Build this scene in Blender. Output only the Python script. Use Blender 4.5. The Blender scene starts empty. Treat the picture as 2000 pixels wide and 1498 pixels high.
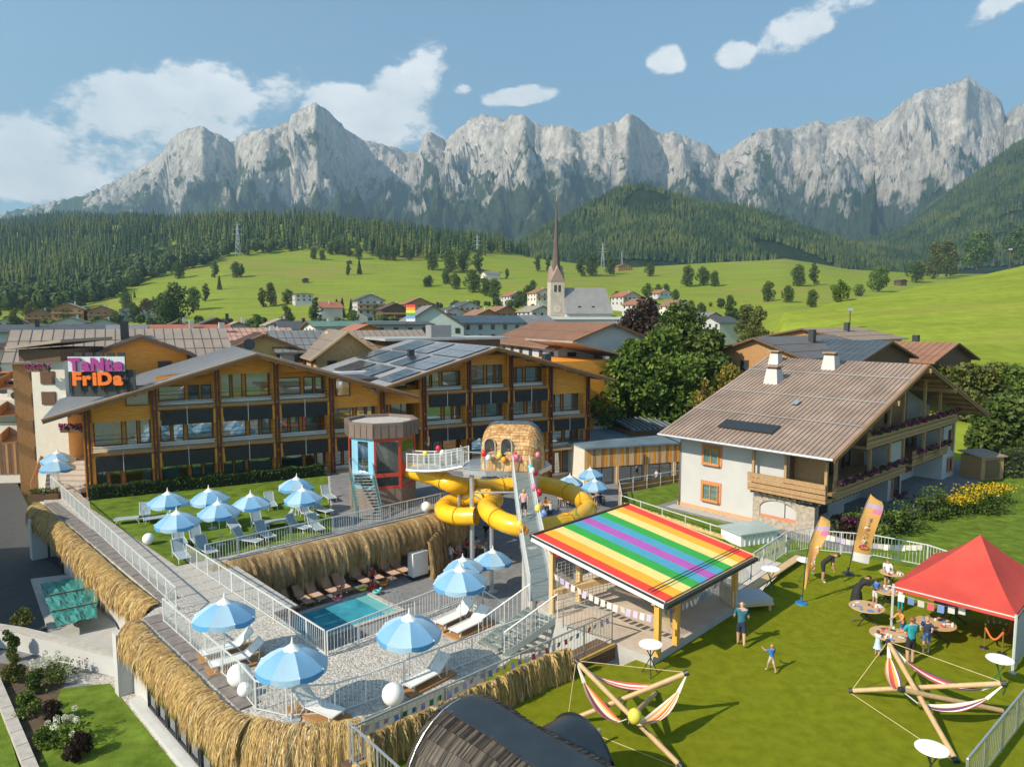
import bpy, math, random
import numpy as np
from mathutils import Vector, Matrix, noise as mnoise
R = math.radians
rnd = random.Random(7)
sc = bpy.context.scene
col = sc.collection

# ---------------------------------------------------------------- camera, sky, sun, exposure
F, CX, CY, HOR, H = 1390., 1000., 749., 617., 12.4      # focal length and horizon in photo pixels, height in metres
TH = math.atan((CY - HOR) / F); CT, ST = math.cos(TH), math.sin(TH)
cam_d = bpy.data.cameras.new('camera'); cam = bpy.data.objects.new('camera', cam_d); col.objects.link(cam)
cam.location = (0, 0, H); cam.rotation_euler = (math.pi / 2 - TH, 0, 0)
cam_d.sensor_width = 36; cam_d.lens = 36 * F / 2000; cam_d.clip_start = .5; cam_d.clip_end = 40000
sc.camera = cam
SUN_EL, SUN_AZ = R(36), R(180 + 55)          # azimuth clockwise from +Y: the sun stands behind on the left
w = bpy.data.worlds.new('World'); sc.world = w; w.use_nodes = True
nt = w.node_tree; N = nt.nodes; L = nt.links; N.clear()
sky = N.new('ShaderNodeTexSky'); sky.sky_type = 'NISHITA'; sky.sun_disc = False
sky.sun_elevation = SUN_EL; sky.sun_rotation = SUN_AZ; sky.altitude = 800; sky.air_density = 1.0; sky.dust_density = 1.3; sky.ozone_density = 1.2
def mth(op, a, b=None, c=None):
    n = N.new('ShaderNodeMath'); n.operation = op
    for i, v in enumerate((a, b, c)):
        if v is None: continue
        if hasattr(v, 'is_linked'): L.new(v, n.inputs[i])
        else: n.inputs[i].default_value = v
    return n.outputs[0]
tc = N.new('ShaderNodeTexCoord'); sep = N.new('ShaderNodeSeparateXYZ'); L.new(tc.outputs['Generated'], sep.inputs[0])
azn = mth('ARCTAN2', sep.outputs[0], sep.outputs[1]); eln = mth('ARCSINE', sep.outputs[2])
def nz(scale, detail, rough, off=0):
    mp = N.new('ShaderNodeMapping'); mp.inputs['Scale'].default_value = (1, 1, 1.7); mp.inputs['Location'].default_value = (off, off * .7, 0)
    L.new(tc.outputs['Generated'], mp.inputs[0])
    n = N.new('ShaderNodeTexNoise'); n.inputs['Scale'].default_value = scale; n.inputs['Detail'].default_value = detail; n.inputs['Roughness'].default_value = rough
    L.new(mp.outputs[0], n.inputs['Vector']); return n.outputs[0]
n1 = nz(9, 8, .6); n2 = nz(34, 6, .65, 3)
# cumulus banks: (azimuth, elevation, half width, half height, tilt) in degrees
CL = [(-26.5, 13.6, 9.5, 3.2, .28), (-19.2, 15.7, 5, 2.3, .2), (-34, 11.4, 9, 1.8, .1), (-34, 8.6, 7, 1.4, .12), (-13.3, 15.2, 4.2, 2.4, -.1), (-10, 14.2, 4.6, 2.8, .0), (-8.2, 17.0, 3.9, 2.6, .6), (.5, 16.6, 3.0, .75, .12), (-3.9, 17.0, .9, .5, 0),
      (11.9, 18.6, 1.5, 1.1, 0), (16.9, 18.6, 1.5, .95, 0), (22.3, 20.2, 4.0, 1.7, .36), (27.5, 23.0, 5.0, 1.9, .12), (34, 19.8, 2.6, 1.0, .5), (19.5, 22.6, .7, .35, .3),
      (52, 18, 6, 2, .2), (-52, 12, 9, 3, .2), (95, 17, 9, 2.5, .1), (-95, 20, 9, 3, .1), (150, 22, 9, 3, .1), (-145, 17, 9, 2.5, 0)]
best = None
for a, e, wd, hh, t in CL:
    da = mth('MULTIPLY', mth('SUBTRACT', azn, R(a)), math.cos(R(e)))
    de = mth('SUBTRACT', mth('SUBTRACT', eln, R(e)), mth('MULTIPLY', da, t))
    q = mth('ADD', mth('POWER', mth('ABSOLUTE', mth('DIVIDE', da, R(wd))), 2.), mth('POWER', mth('ABSOLUTE', mth('DIVIDE', de, R(hh))), 2.))
    v = mth('SUBTRACT', 1., q)
    best = v if best is None else mth('MAXIMUM', best, v)
dens = mth('ADD', best, mth('ADD', mth('MULTIPLY', mth('SUBTRACT', n1, .52), 3.4), mth('MULTIPLY', mth('SUBTRACT', n2, .5), 1.7)))
mr = N.new('ShaderNodeMapRange'); mr.interpolation_type = 'SMOOTHSTEP'; L.new(dens, mr.inputs[0]); mr.inputs[1].default_value = -.05; mr.inputs[2].default_value = .6
cmask = mth('MULTIPLY', mr.outputs[0], .96)
n3 = nz(16, 6, .6, 5)
cr = N.new('ShaderNodeMapRange'); L.new(mth('ADD', mth('MULTIPLY', n3, .9), mth('MULTIPLY', mr.outputs[0], .35)), cr.inputs[0]); cr.inputs[1].default_value = .45; cr.inputs[2].default_value = .95
cc = N.new('ShaderNodeMix'); cc.data_type = 'RGBA'; L.new(cr.outputs[0], cc.inputs[0]); cc.inputs[6].default_value = (5.6, 5.8, 5.9, 1); cc.inputs[7].default_value = (8.6, 8.4, 8.1, 1)
mx = N.new('ShaderNodeMix'); mx.data_type = 'RGBA'; L.new(cmask, mx.inputs[0]); tn = N.new('ShaderNodeMix'); tn.data_type = 'RGBA'; tn.blend_type = 'MULTIPLY'; tn.inputs[0].default_value = 1; L.new(sky.outputs[0], tn.inputs[6]); tn.inputs[7].default_value = (.88, 1.05, 1.0, 1); L.new(tn.outputs[2], mx.inputs[6]); L.new(cc.outputs[2], mx.inputs[7])
bg = N.new('ShaderNodeBackground'); bg.inputs[1].default_value = .125; L.new(mx.outputs[2], bg.inputs[0])
w.cycles.sampling_method = 'MANUAL'; w.cycles.sample_map_resolution = 256
wo = N.new('ShaderNodeOutputWorld'); L.new(bg.outputs[0], wo.inputs[0])
sd = bpy.data.lights.new('sun', 'SUN'); sd.energy = 4.4; sd.angle = R(.53); sd.color = (1, .89, .72)
sun = bpy.data.objects.new('sun', sd); col.objects.link(sun)
sv = Vector((math.sin(SUN_AZ) * math.cos(SUN_EL), math.cos(SUN_AZ) * math.cos(SUN_EL), math.sin(SUN_EL)))
sun.rotation_euler = sv.to_track_quat('Z', 'Y').to_euler(); sun.location = (-60, -30, 80)
vs = sc.view_settings; vs.view_transform = 'Standard'; vs.look = 'None'; vs.exposure = 0.6; vs.gamma = 1
try: vs.use_curve_mapping = False
except Exception: pass
sc.render.engine = 'CYCLES'; sc.cycles.volume_bounces = 0; sc.cycles.transparent_max_bounces = 16

# ---------------------------------------------------------------- from a photo pixel to a place on a level
def ray(px, py):
    a = (px - CX) / F; b = (CY - py) / F
    return (a, CT + b * ST, -ST + b * CT)
def at(px, py, z):
    d = ray(px, py); t = (z - H) / d[2]; return (d[0] * t, d[1] * t, z)
def atY(px, py, Y):
    d = ray(px, py); t = Y / d[1]; return (d[0] * t, Y, H + d[2] * t)
def zat(Y, py):
    b = (CY - py) / F; return H + Y * (-ST + b * CT) / (CT + b * ST)
class Fr:                                             # a level frame: local x points to azimuth az, local y to its left
    def __init__(s, o, az): s.o = o; s.d = (math.sin(R(az)), math.cos(R(az))); s.n = (-s.d[1], s.d[0]); s.az = az
    def __call__(s, x, y, z=None):
        return (s.o[0] + x * s.d[0] + y * s.n[0], s.o[1] + x * s.d[1] + y * s.n[1], s.o[2] if z is None else z)
    def loc(s, p):
        a, b = p[0] - s.o[0], p[1] - s.o[1]; return (a * s.d[0] + b * s.d[1], a * s.n[0] + b * s.n[1])
class Id:
    def __call__(s, x, y, z): return (x, y, z)
ID = Id()

# ---------------------------------------------------------------- mesh building
PM = {}
class MB:
    def __init__(s): s.v = []; s.f = []; s.m = []; s.k = 0
    def add(s, vs_, fs_):
        o = len(s.v); s.v += [tuple(p) for p in vs_]; s.f += [tuple(i + o for i in f) for f in fs_]; s.m += [s.k] * len(fs_); return s
    def box(s, fr, x0, x1, y0, y1, z0, z1):
        p = [fr(x, y, z) for z in (z0, z1) for x, y in ((x0, y0), (x1, y0), (x1, y1), (x0, y1))]
        return s.add(p, [(3, 2, 1, 0), (4, 5, 6, 7), (0, 1, 5, 4), (1, 2, 6, 5), (2, 3, 7, 6), (3, 0, 4, 7)])
    def quad(s, a, b, c, d): return s.add((a, b, c, d), [(0, 1, 2, 3)])
    def poly(s, pts): return s.add(pts, [tuple(range(len(pts)))])
    def prism(s, pts, z0, z1):                        # pts: (x, y) outline, counter-clockwise
        n = len(pts); v = [(p[0], p[1], z0) for p in pts] + [(p[0], p[1], z1) for p in pts]
        return s.add(v, [tuple(range(n - 1, -1, -1)), tuple(range(n, 2 * n))] + [(i, (i + 1) % n, n + (i + 1) % n, n + i) for i in range(n)])
    def slab(s, q, th):                               # a tilted plate: four corners of the top face, thickness down
        v = [tuple(p) for p in q] + [(p[0], p[1], p[2] - th) for p in q]
        n = len(q)
        return s.add(v, [tuple(range(n)), tuple(range(2 * n - 1, n - 1, -1))] + [(i, n + i, n + (i + 1) % n, (i + 1) % n) for i in range(n)])
    def plate(s, q, th):                              # the same, thickness along the face normal, downwards side
        a, b, c = (Vector(q[i]) for i in (0, 1, 2)); nn = (b - a).cross(c - a).normalized() * th
        v = [tuple(p) for p in q] + [tuple(Vector(p) - nn) for p in q]; n = len(q)
        return s.add(v, [tuple(range(n)), tuple(range(2 * n - 1, n - 1, -1))] + [(i, n + i, n + (i + 1) % n, (i + 1) % n) for i in range(n)])
    def beam(s, a, b, w_, h_=None, up=(0, 0, 1)):     # rectangular bar from a to b
        a, b = Vector(a), Vector(b); h_ = w_ if h_ is None else h_
        d = (b - a).normalized(); up = Vector(up)
        if abs(d.dot(up)) > .98: up = Vector((1, 0, 0))
        x = d.cross(up).normalized() * w_ / 2; y = x.cross(d).normalized() * h_ / 2
        v = [p + i * x + j * y for p in (a, b) for i, j in ((-1, -1), (1, -1), (1, 1), (-1, 1))]
        return s.add(v, [(3, 2, 1, 0), (4, 5, 6, 7), (0, 1, 5, 4), (1, 2, 6, 5), (2, 3, 7, 6), (3, 0, 4, 7)])
    def bar(s, a, b, r, n=8, r2=None, cap=True):
        a, b = Vector(a), Vector(b); d = (b - a).normalized(); r2 = r if r2 is None else r2
        up = Vector((0, 0, 1)) if abs(d.z) < .95 else Vector((1, 0, 0))
        x = d.cross(up).normalized(); y = x.cross(d)
        v = [p + (x * math.cos(2 * math.pi * i / n) + y * math.sin(2 * math.pi * i / n)) * rr for p, rr in ((a, r), (b, r2)) for i in range(n)]
        f = [(i, (i + 1) % n, n + (i + 1) % n, n + i) for i in range(n)]
        if cap: f += [tuple(range(n - 1, -1, -1)), tuple(range(n, 2 * n))]
        return s.add(v, f)
    def tube(s, pts, r, n=8, cap=True):
        pts = [Vector(p) for p in pts]; rs = r if isinstance(r, (list, tuple)) else [r] * len(pts)
        v = []; f = []; up = Vector((0, 0, 1))
        for i, p in enumerate(pts):
            d = (pts[min(i + 1, len(pts) - 1)] - pts[max(i - 1, 0)]).normalized()
            x = d.cross(up)
            x = Vector((1, 0, 0)) if x.length < .05 else x.normalized()
            y = x.cross(d)
            v += [p + (x * math.cos(2 * math.pi * k / n) + y * math.sin(2 * math.pi * k / n)) * rs[i] for k in range(n)]
        for i in range(len(pts) - 1):
            f += [(i * n + k, i * n + (k + 1) % n, (i + 1) * n + (k + 1) % n, (i + 1) * n + k) for k in range(n)]
        if cap: f += [tuple(range(n - 1, -1, -1)), tuple(range((len(pts) - 1) * n, len(pts) * n))]
        return s.add(v, f)
    def lathe(s, c, prof, n=16, sx=1., sy=1., a0=0):
        v = []; f = []
        for r, z in prof: v += [(c[0] + r * sx * math.cos(a0 + 2 * math.pi * k / n), c[1] + r * sy * math.sin(a0 + 2 * math.pi * k / n), c[2] + z) for k in range(n)]
        for i in range(len(prof) - 1): f += [(i * n + k, i * n + (k + 1) % n, (i + 1) * n + (k + 1) % n, (i + 1) * n + k) for k in range(n)]
        if prof[0][0] > 1e-3: f.append(tuple(range(n - 1, -1, -1)))
        if prof[-1][0] > 1e-3: f.append(tuple(range((len(prof) - 1) * n, len(prof) * n)))
        return s.add(v, f)
    def ball(s, c, r, n=14, m=9, sz=1.):
        return s.lathe(c, [(max(r * math.sin(math.pi * i / m), 1e-4), -r * sz * math.cos(math.pi * i / m)) for i in range(m + 1)], n)
    def mapf(s, fn): s.v = [fn(*p) for p in s.v]; return s
    def build(s, name, mat, parent=None, smooth=False, kind=None, label=None, cat=None, group=None):
        me = bpy.data.meshes.new(name); v = s.v
        if parent is not None and PM.get(parent.name) is not None:
            iv = PM[parent.name]; v = [tuple(iv @ Vector(p)) for p in v]
        me.from_pydata(v, [], s.f)
        for m_ in (mat if isinstance(mat, (list, tuple)) else [mat]): me.materials.append(m_)
        if isinstance(mat, (list, tuple)): me.polygons.foreach_set('material_index', s.m)
        if smooth: me.polygons.foreach_set('use_smooth', [True] * len(s.f))
        me.update()
        return place(name, me, parent, kind, label, cat, group)
def place(name, me, parent=None, kind=None, label=None, cat=None, group=None):
    o = bpy.data.objects.new(name, me); col.objects.link(o); o.parent = parent
    if parent is not None: PM[o.name] = PM.get(parent.name)
    if kind: o['kind'] = kind
    return tag(o, label, cat, group)
def tag(o, label=None, cat=None, group=None):
    if label: o['label'] = label
    if cat: o['category'] = cat
    if group: o['group'] = group
    return o
def thing(name, label, cat, loc=(0, 0, 0), group=None):
    o = bpy.data.objects.new(name, None); o.empty_display_size = .3; col.objects.link(o); o.location = loc
    PM[o.name] = Matrix.Translation(Vector(loc)).inverted()
    return tag(o, label, cat, group)
def copy_tree(o, loc=None, rz=None, label=None, sc_=None, parent=None):
    c = o.copy(); col.objects.link(c); c.parent = parent
    if loc is not None: c.location = loc
    if rz is not None: c.rotation_euler = (0, 0, rz)
    if sc_ is not None: c.scale = (sc_,) * 3 if not isinstance(sc_, tuple) else sc_
    if label: c['label'] = label
    for ch in [x for x in bpy.data.objects if x.parent == o] if parent is None else list(o.children): copy_tree(ch, parent=c)
    return c
def mesh_np(name, V, Fc, mats, mi=None, smooth=False):
    """mesh from numpy arrays: V (n,3), Fc (m,k) with one k for all faces"""
    me = bpy.data.meshes.new(name); V = np.asarray(V, np.float32); Fc = np.asarray(Fc, np.int32); k = Fc.shape[1]
    me.vertices.add(len(V)); me.vertices.foreach_set('co', V.ravel())
    me.loops.add(Fc.size); me.loops.foreach_set('vertex_index', Fc.ravel())
    me.polygons.add(len(Fc)); me.polygons.foreach_set('loop_start', np.arange(0, Fc.size, k, dtype=np.int32))
    try: me.polygons.foreach_set('loop_total', np.full(len(Fc), k, np.int32))
    except Exception: pass
    for m_ in (mats if isinstance(mats, (list, tuple)) else [mats]): me.materials.append(m_)
    if mi is not None: me.polygons.foreach_set('material_index', np.asarray(mi, np.int32))
    if smooth: me.polygons.foreach_set('use_smooth', np.ones(len(Fc), bool))
    me.update(calc_edges=True); me.validate(); return me

# ---------------------------------------------------------------- materials
MATS = {}
def mat(name, c, rough=.7, var=.12, scale=4., bump=0., bscale=None, metal=0., spec=.5, c2=None, stretch=(1, 1, 1), detail=4., trans=0., emit=0., coat=0., sheen=0.):
    if name in MATS: return MATS[name]
    m = bpy.data.materials.new(name); m.use_nodes = True; t = m.node_tree; b = t.nodes['Principled BSDF']
    b.inputs['Roughness'].default_value = rough; b.inputs['Metallic'].default_value = metal; b.inputs['Specular IOR Level'].default_value = spec
    if coat: b.inputs['Coat Weight'].default_value = coat
    tcn = t.nodes.new('ShaderNodeTexCoord'); mp = t.nodes.new('ShaderNodeMapping'); mp.inputs['Scale'].default_value = stretch
    t.links.new(tcn.outputs['Object'], mp.inputs[0])
    nn = t.nodes.new('ShaderNodeTexNoise'); nn.inputs['Scale'].default_value = scale; nn.inputs['Detail'].default_value = detail; nn.inputs['Roughness'].default_value = .6
    t.links.new(mp.outputs[0], nn.inputs['Vector'])
    cr_ = t.nodes.new('ShaderNodeValToRGB'); e = cr_.color_ramp.elements
    ca = tuple(max(0, x * (1 - var)) for x in c[:3]); cb = tuple(min(1, x * (1 + var)) for x in (c2 or c)[:3])
    e[0].position = .3; e[0].color = (*ca, 1); e[1].position = .7; e[1].color = (*cb, 1)
    t.links.new(nn.outputs[0], cr_.inputs[0]); t.links.new(cr_.outputs[0], b.inputs['Base Color'])
    if bump:
        bn = t.nodes.new('ShaderNodeTexNoise'); bn.inputs['Scale'].default_value = bscale or scale * 6; bn.inputs['Detail'].default_value = 3
        t.links.new(mp.outputs[0], bn.inputs['Vector'])
        bp = t.nodes.new('ShaderNodeBump'); bp.inputs['Strength'].default_value = bump; bp.inputs['Distance'].default_value = .05
        t.links.new(bn.outputs[0], bp.inputs['Height']); t.links.new(bp.outputs[0], b.inputs['Normal'])
    if trans:
        tr = t.nodes.new('ShaderNodeBsdfTranslucent'); t.links.new(cr_.outputs[0], tr.inputs[0])
        ms = t.nodes.new('ShaderNodeMixShader'); ms.inputs[0].default_value = trans
        t.links.new(b.outputs[0], ms.inputs[1]); t.links.new(tr.outputs[0], ms.inputs[2]); t.links.new(ms.outputs[0], t.nodes['Material Output'].inputs[0])
    MATS[name] = m; return m
def leafmat(name, c, c2, scale=.35, trans=.25, rough=.6):
    return mat(name, c, rough, .25, scale, c2=c2, trans=trans, spec=.25, detail=6)
def glassmat(name, tint=(.75, .85, .85), refl=.22):
    m = bpy.data.materials.new(name); m.use_nodes = True; t = m.node_tree; t.nodes.clear()
    o = t.nodes.new('ShaderNodeOutputMaterial'); tr = t.nodes.new('ShaderNodeBsdfTransparent'); tr.inputs[0].default_value = (*tint, 1)
    gl = t.nodes.new('ShaderNodeBsdfGlossy'); gl.inputs['Roughness'].default_value = .03; gl.inputs[0].default_value = (.95, .97, 1, 1)
    fr = t.nodes.new('ShaderNodeFresnel'); fr.inputs[0].default_value = 1.5
    a = t.nodes.new('ShaderNodeMath'); a.operation = 'ADD'; a.inputs[1].default_value = refl; a.use_clamp = True; t.links.new(fr.outputs[0], a.inputs[0])
    ms = t.nodes.new('ShaderNodeMixShader'); t.links.new(a.outputs[0], ms.inputs[0]); t.links.new(tr.outputs[0], ms.inputs[1]); t.links.new(gl.outputs[0], ms.inputs[2]); t.links.new(ms.outputs[0], o.inputs[0])
    MATS[name] = m; return m
M = MATS
# ---------------------------------------------------------------- the land: meadows, hills, mountain range
def ground_mat():
    m = bpy.data.materials.new('meadow'); m.use_nodes = True; t = m.node_tree; b = t.nodes['Principled BSDF']; b.inputs['Roughness'].default_value = .9; b.inputs['Specular IOR Level'].default_value = .1
    g = t.nodes.new('ShaderNodeNewGeometry')
    def noi(s, d=5, st=(1, 1, 1)):
        mp = t.nodes.new('ShaderNodeMapping'); mp.inputs['Scale'].default_value = st; t.links.new(g.outputs['Position'], mp.inputs[0])
        n = t.nodes.new('ShaderNodeTexNoise'); n.inputs['Scale'].default_value = s; n.inputs['Detail'].default_value = d; t.links.new(mp.outputs[0], n.inputs['Vector']); return n.outputs[0]
    def ramp(x, p0, c0, p1, c1):
        r = t.nodes.new('ShaderNodeValToRGB'); e = r.color_ramp.elements; e[0].position = p0; e[0].color = (*c0, 1); e[1].position = p1; e[1].color = (*c1, 1); t.links.new(x, r.inputs[0]); return r.outputs[0]
    def mixc(f, a, b_):
        n = t.nodes.new('ShaderNodeMix'); n.data_type = 'RGBA'; t.links.new(f, n.inputs[0]); t.links.new(a, n.inputs[6]); t.links.new(b_, n.inputs[7]); return n.outputs[2]
    fine = ramp(noi(.35, 8), .3, (.185, .235, .02), .7, (.25, .30, .034))
    patch = ramp(noi(.9, 6), .3, (.23, .21, .035), .7, (.30, .26, .06))
    mow = ramp(noi(.09, 2, (.25, 1.6, 1)), .35, (.86, .86, .86), .65, (1.1, 1.1, 1.1)); mm_ = t.nodes.new('ShaderNodeMix'); mm_.data_type = 'RGBA'; mm_.blend_type = 'MULTIPLY'; mm_.inputs[0].default_value = 1; t.links.new(fine, mm_.inputs[6]); t.links.new(mow, mm_.inputs[7]); fine = mm_.outputs[2]
    msk = ramp(noi(.011, 3, (1, 2.2, 1)), .53, (0, 0, 0), .63, (.75, .75, .75))
    c_ = mixc(msk, fine, patch)
    sx = t.nodes.new('ShaderNodeSeparateXYZ'); t.links.new(g.outputs['Position'], sx.inputs[0])
    mrr = t.nodes.new('ShaderNodeMapRange'); t.links.new(sx.outputs[2], mrr.inputs[0]); mrr.inputs[1].default_value = -4.9; mrr.inputs[2].default_value = -3.5; mrr.inputs[3].default_value = .8; mrr.inputs[4].default_value = 0
    town = ramp(noi(.06, 4), .45, (.09, .12, .04), .55, (.16, .155, .145))
    c_ = mixc(mrr.outputs[0], c_, town)
    t.links.new(c_, b.inputs['Base Color'])
    bp = t.nodes.new('ShaderNodeBump'); bp.inputs['Strength'].default_value = .35; bp.inputs['Distance'].default_value = .6; t.links.new(noi(.6, 6), bp.inputs['Height']); t.links.new(bp.outputs[0], b.inputs['Normal'])
    return m
G0 = -5.0
# columns of the near land: photo column -> (distance, photo row) of bare ground; the first metres are level
TCOL = {
 -500: [(380, 640), (500, 612), (900, 560), (1400, 470), (1700, 470)],
 0: [(380, 640), (480, 612), (800, 560), (1250, 468), (1500, 452), (1700, 465)],
 150: [(380, 640), (480, 618), (700, 575), (1000, 510), (1350, 442), (1700, 465)],
 300: [(380, 636), (480, 608), (700, 553), (950, 500), (1300, 432), (1700, 470)],
 450: [(360, 644), (480, 606), (680, 545), (860, 505), (1200, 436), (1700, 490)],
 600: [(330, 652), (420, 626), (600, 570), (800, 520), (900, 496), (1150, 432), (1700, 500)],
 800: [(330, 650), (420, 620), (600, 572), (780, 526), (880, 506), (1130, 456), (1700, 520)],
 950: [(330, 650), (420, 612), (600, 574), (780, 536), (900, 508), (1050, 480), (1700, 530)],
 1050: [(330, 650), (420, 608), (600, 570), (780, 536), (950, 507), (1100, 506), (1700, 540)],
 1200: [(330, 648), (420, 610), (600, 575), (780, 545), (950, 524), (1150, 526), (1700, 540)],
 1400: [(330, 645), (420, 608), (600, 572), (780, 538), (950, 513), (1150, 522), (1700, 540)],
 1480: [(140, 800), (330, 645), (420, 606), (600, 570), (780, 532), (950, 508), (1150, 522), (1700, 540)],
 1530: [(70, 915), (110, 790), (150, 690), (190, 606), (260, 640), (420, 600), (600, 566), (780, 528), (950, 504), (1150, 522), (1700, 540)],
 1650: [(70, 915), (95, 800), (130, 690), (215, 583), (300, 625), (420, 600), (600, 566), (780, 538), (950, 526), (1150, 530), (1700, 540)],
 1800: [(70, 915), (95, 790), (130, 680), (240, 552), (330, 600), (600, 570), (950, 535), (1700, 540)],
 2000: [(70, 915), (95, 780), (125, 690), (260, 514), (360, 580), (600, 570), (950, 535), (1700, 540)],
 2500: [(70, 915), (95, 780), (125, 670), (280, 470), (400, 560), (700, 560), (1700, 530)],
}
YS = np.concatenate([np.linspace(6, 60, 12), np.linspace(64, 300, 70), np.linspace(305, 1000, 110), np.linspace(1010, 1700, 40)])
TX = np.array(sorted(TCOL)); TZ = []
for x in TX:
    pts = TCOL[x]; ys = [0] + ([60] if pts[0][0] <= 140 else [60, 260]); zs = [G0] * len(ys)
    for (Y, r_) in pts: ys.append(Y); zs.append(max(G0, zat(Y, r_)))
    z = np.interp(YS, ys, zs)
    k = np.ones(5) / 5; zz = np.convolve(np.pad(z, 2, 'edge'), k, 'valid'); TZ.append(zz)
TZ = np.array(TZ)
def terr(X, Y):
    if Y < 6: return G0
    px = CX + F * X / (Y * CT + 3 * ST)
    row = np.array([np.interp(Y, YS, TZ[j]) for j in range(len(TX))])
    return float(np.interp(px, TX, row))
def hit(px, py, y0=100):
    d = ray(px, py); prev = None
    for i in range(1200):
        Y = y0 * (1700 / y0) ** (i / 1200.); t_ = Y / d[1]; z = H + d[2] * t_
        if z < terr(d[0] * t_, Y): return (d[0] * t_, Y, terr(d[0] * t_, Y))
    return atY(px, py, 1100)
AX = np.linspace(-700, 2700, 300)
V = []; 
for Y in YS:
    row = np.array([np.interp(Y, YS, TZ[j]) for j in range(len(TX))])
    zz = np.interp(AX, TX, row)
    for px, z in zip(AX, zz):
        X = (px - CX) / F * (Y * CT + 3 * ST)
        if Y > 110: z += 1.2 * mnoise.noise((X * .012, Y * .012, 0)) * min(1, (Y - 110) / 150)
        V.append((X, Y, z))
nx, ny = len(AX), len(YS)
idx = np.arange(nx * ny).reshape(ny, nx)
FC = np.stack([idx[:-1, :-1], idx[:-1, 1:], idx[1:, 1:], idx[1:, :-1]], -1).reshape(-1, 4)
n0 = len(V); V += [(-400, -400, G0), (400, -400, G0), (400, 6, G0), (-400, 6, G0), (-2600, 6.02, G0 - .1), (2600, 6.02, G0 - .1), (2600, 1700, G0 - .1), (-2600, 1700, G0 - .1)]
FC = np.concatenate([FC, [[n0, n0 + 1, n0 + 2, n0 + 3], [n0 + 4, n0 + 5, n0 + 6, n0 + 7]]])
GM = ground_mat()
place('ground', mesh_np('ground', V, FC, GM, smooth=True), kind='structure')

def mount_mat(name, treeline, soft, rock1, rock2, forest1, forest2, meadow=None):
    m = bpy.data.materials.new(name); m.use_nodes = True; t = m.node_tree; b = t.nodes['Principled BSDF']; b.inputs['Roughness'].default_value = .95; b.inputs['Specular IOR Level'].default_value = .05
    g = t.nodes.new('ShaderNodeNewGeometry')
    def noi(s, d=6, st=(1, 1, 1), ro=.6):
        mp = t.nodes.new('ShaderNodeMapping'); mp.inputs['Scale'].default_value = st; t.links.new(g.outputs['Position'], mp.inputs[0])
        n = t.nodes.new('ShaderNodeTexNoise'); n.inputs['Scale'].default_value = s; n.inputs['Detail'].default_value = d; n.inputs['Roughness'].default_value = ro; t.links.new(mp.outputs[0], n.inputs['Vector']); return n.outputs[0]
    def ma(op, a, b_=None):
        n = t.nodes.new('ShaderNodeMath'); n.operation = op
        for i, v_ in enumerate((a, b_)):
            if v_ is None: continue
            if hasattr(v_, 'is_linked'): t.links.new(v_, n.inputs[i])
            else: n.inputs[i].default_value = v_
        return n.outputs[0]
    def ramp(x, p0, c0, p1, c1):
        r = t.nodes.new('ShaderNodeValToRGB'); e = r.color_ramp.elements; e[0].position = p0; e[0].color = (*c0, 1); e[1].position = p1; e[1].color = (*c1, 1); t.links.new(x, r.inputs[0]); return r.outputs[0]
    def mixc(f, a, b_):
        n = t.nodes.new('ShaderNodeMix'); n.data_type = 'RGBA'; t.links.new(f, n.inputs[0]); t.links.new(a, n.inputs[6]); t.links.new(b_, n.inputs[7]); return n.outputs[2]
    sp = t.nodes.new('ShaderNodeSeparateXYZ'); t.links.new(g.outputs['Position'], sp.inputs[0])
    sn = t.nodes.new('ShaderNodeSeparateXYZ'); t.links.new(g.outputs['True Normal'], sn.inputs[0])
    big = noi(.0016, 7); med = noi(.005, 7, (1, 1, .8)); fin = noi(.025, 6, (1, 1, .6))
    rock = mixc(ramp(med, .3, (0, 0, 0), .7, (1, 1, 1)), ramp(fin, .34, tuple(x * .5 for x in rock1), .6, rock1), ramp(fin, .34, tuple(x * .62 for x in rock2), .62, tuple(min(1, x * 1.08) for x in rock2)))
    forest = ramp(noi(.02, 8), .35, forest1, .65, forest2)
    hgt = ma('DIVIDE', ma('SUBTRACT', treeline, sp.outputs[2]), soft)
    f_ = ma('ADD', ma('ADD', hgt, ma('MULTIPLY', ma('SUBTRACT', big, .5), 4.6)), ma('ADD', ma('MULTIPLY', ma('SUBTRACT', med, .5), 5.0), ma('MULTIPLY', ma('SUBTRACT', sn.outputs[2], .6), 1.0)))
    f_ = ma('ADD', f_, ma('MULTIPLY', ma('SUBTRACT', fin, .5), 1.6))
    mk = t.nodes.new('ShaderNodeMapRange'); t.links.new(f_, mk.inputs[0]); mk.inputs[1].default_value = -.15; mk.inputs[2].default_value = .35
    c_ = mixc(mk.outputs[0], rock, forest)
    if meadow:
        c_ = mixc(ramp(noi(.0032, 4, (1, 1, 2)), .62, (0, 0, 0), .68, (.8, .8, .8)), c_, ramp(noi(.02, 4), .3, meadow, .7, tuple(x * 1.3 for x in meadow)))
    t.links.new(c_, b.inputs['Base Color'])
    bp = t.nodes.new('ShaderNodeBump'); bp.inputs['Strength'].default_value = .9; bp.inputs['Distance'].default_value = 75; t.links.new(noi(.012, 9, (1, 1, .5), .65), bp.inputs['Height']); t.links.new(bp.outputs[0], b.inputs['Normal'])
    return m
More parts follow.
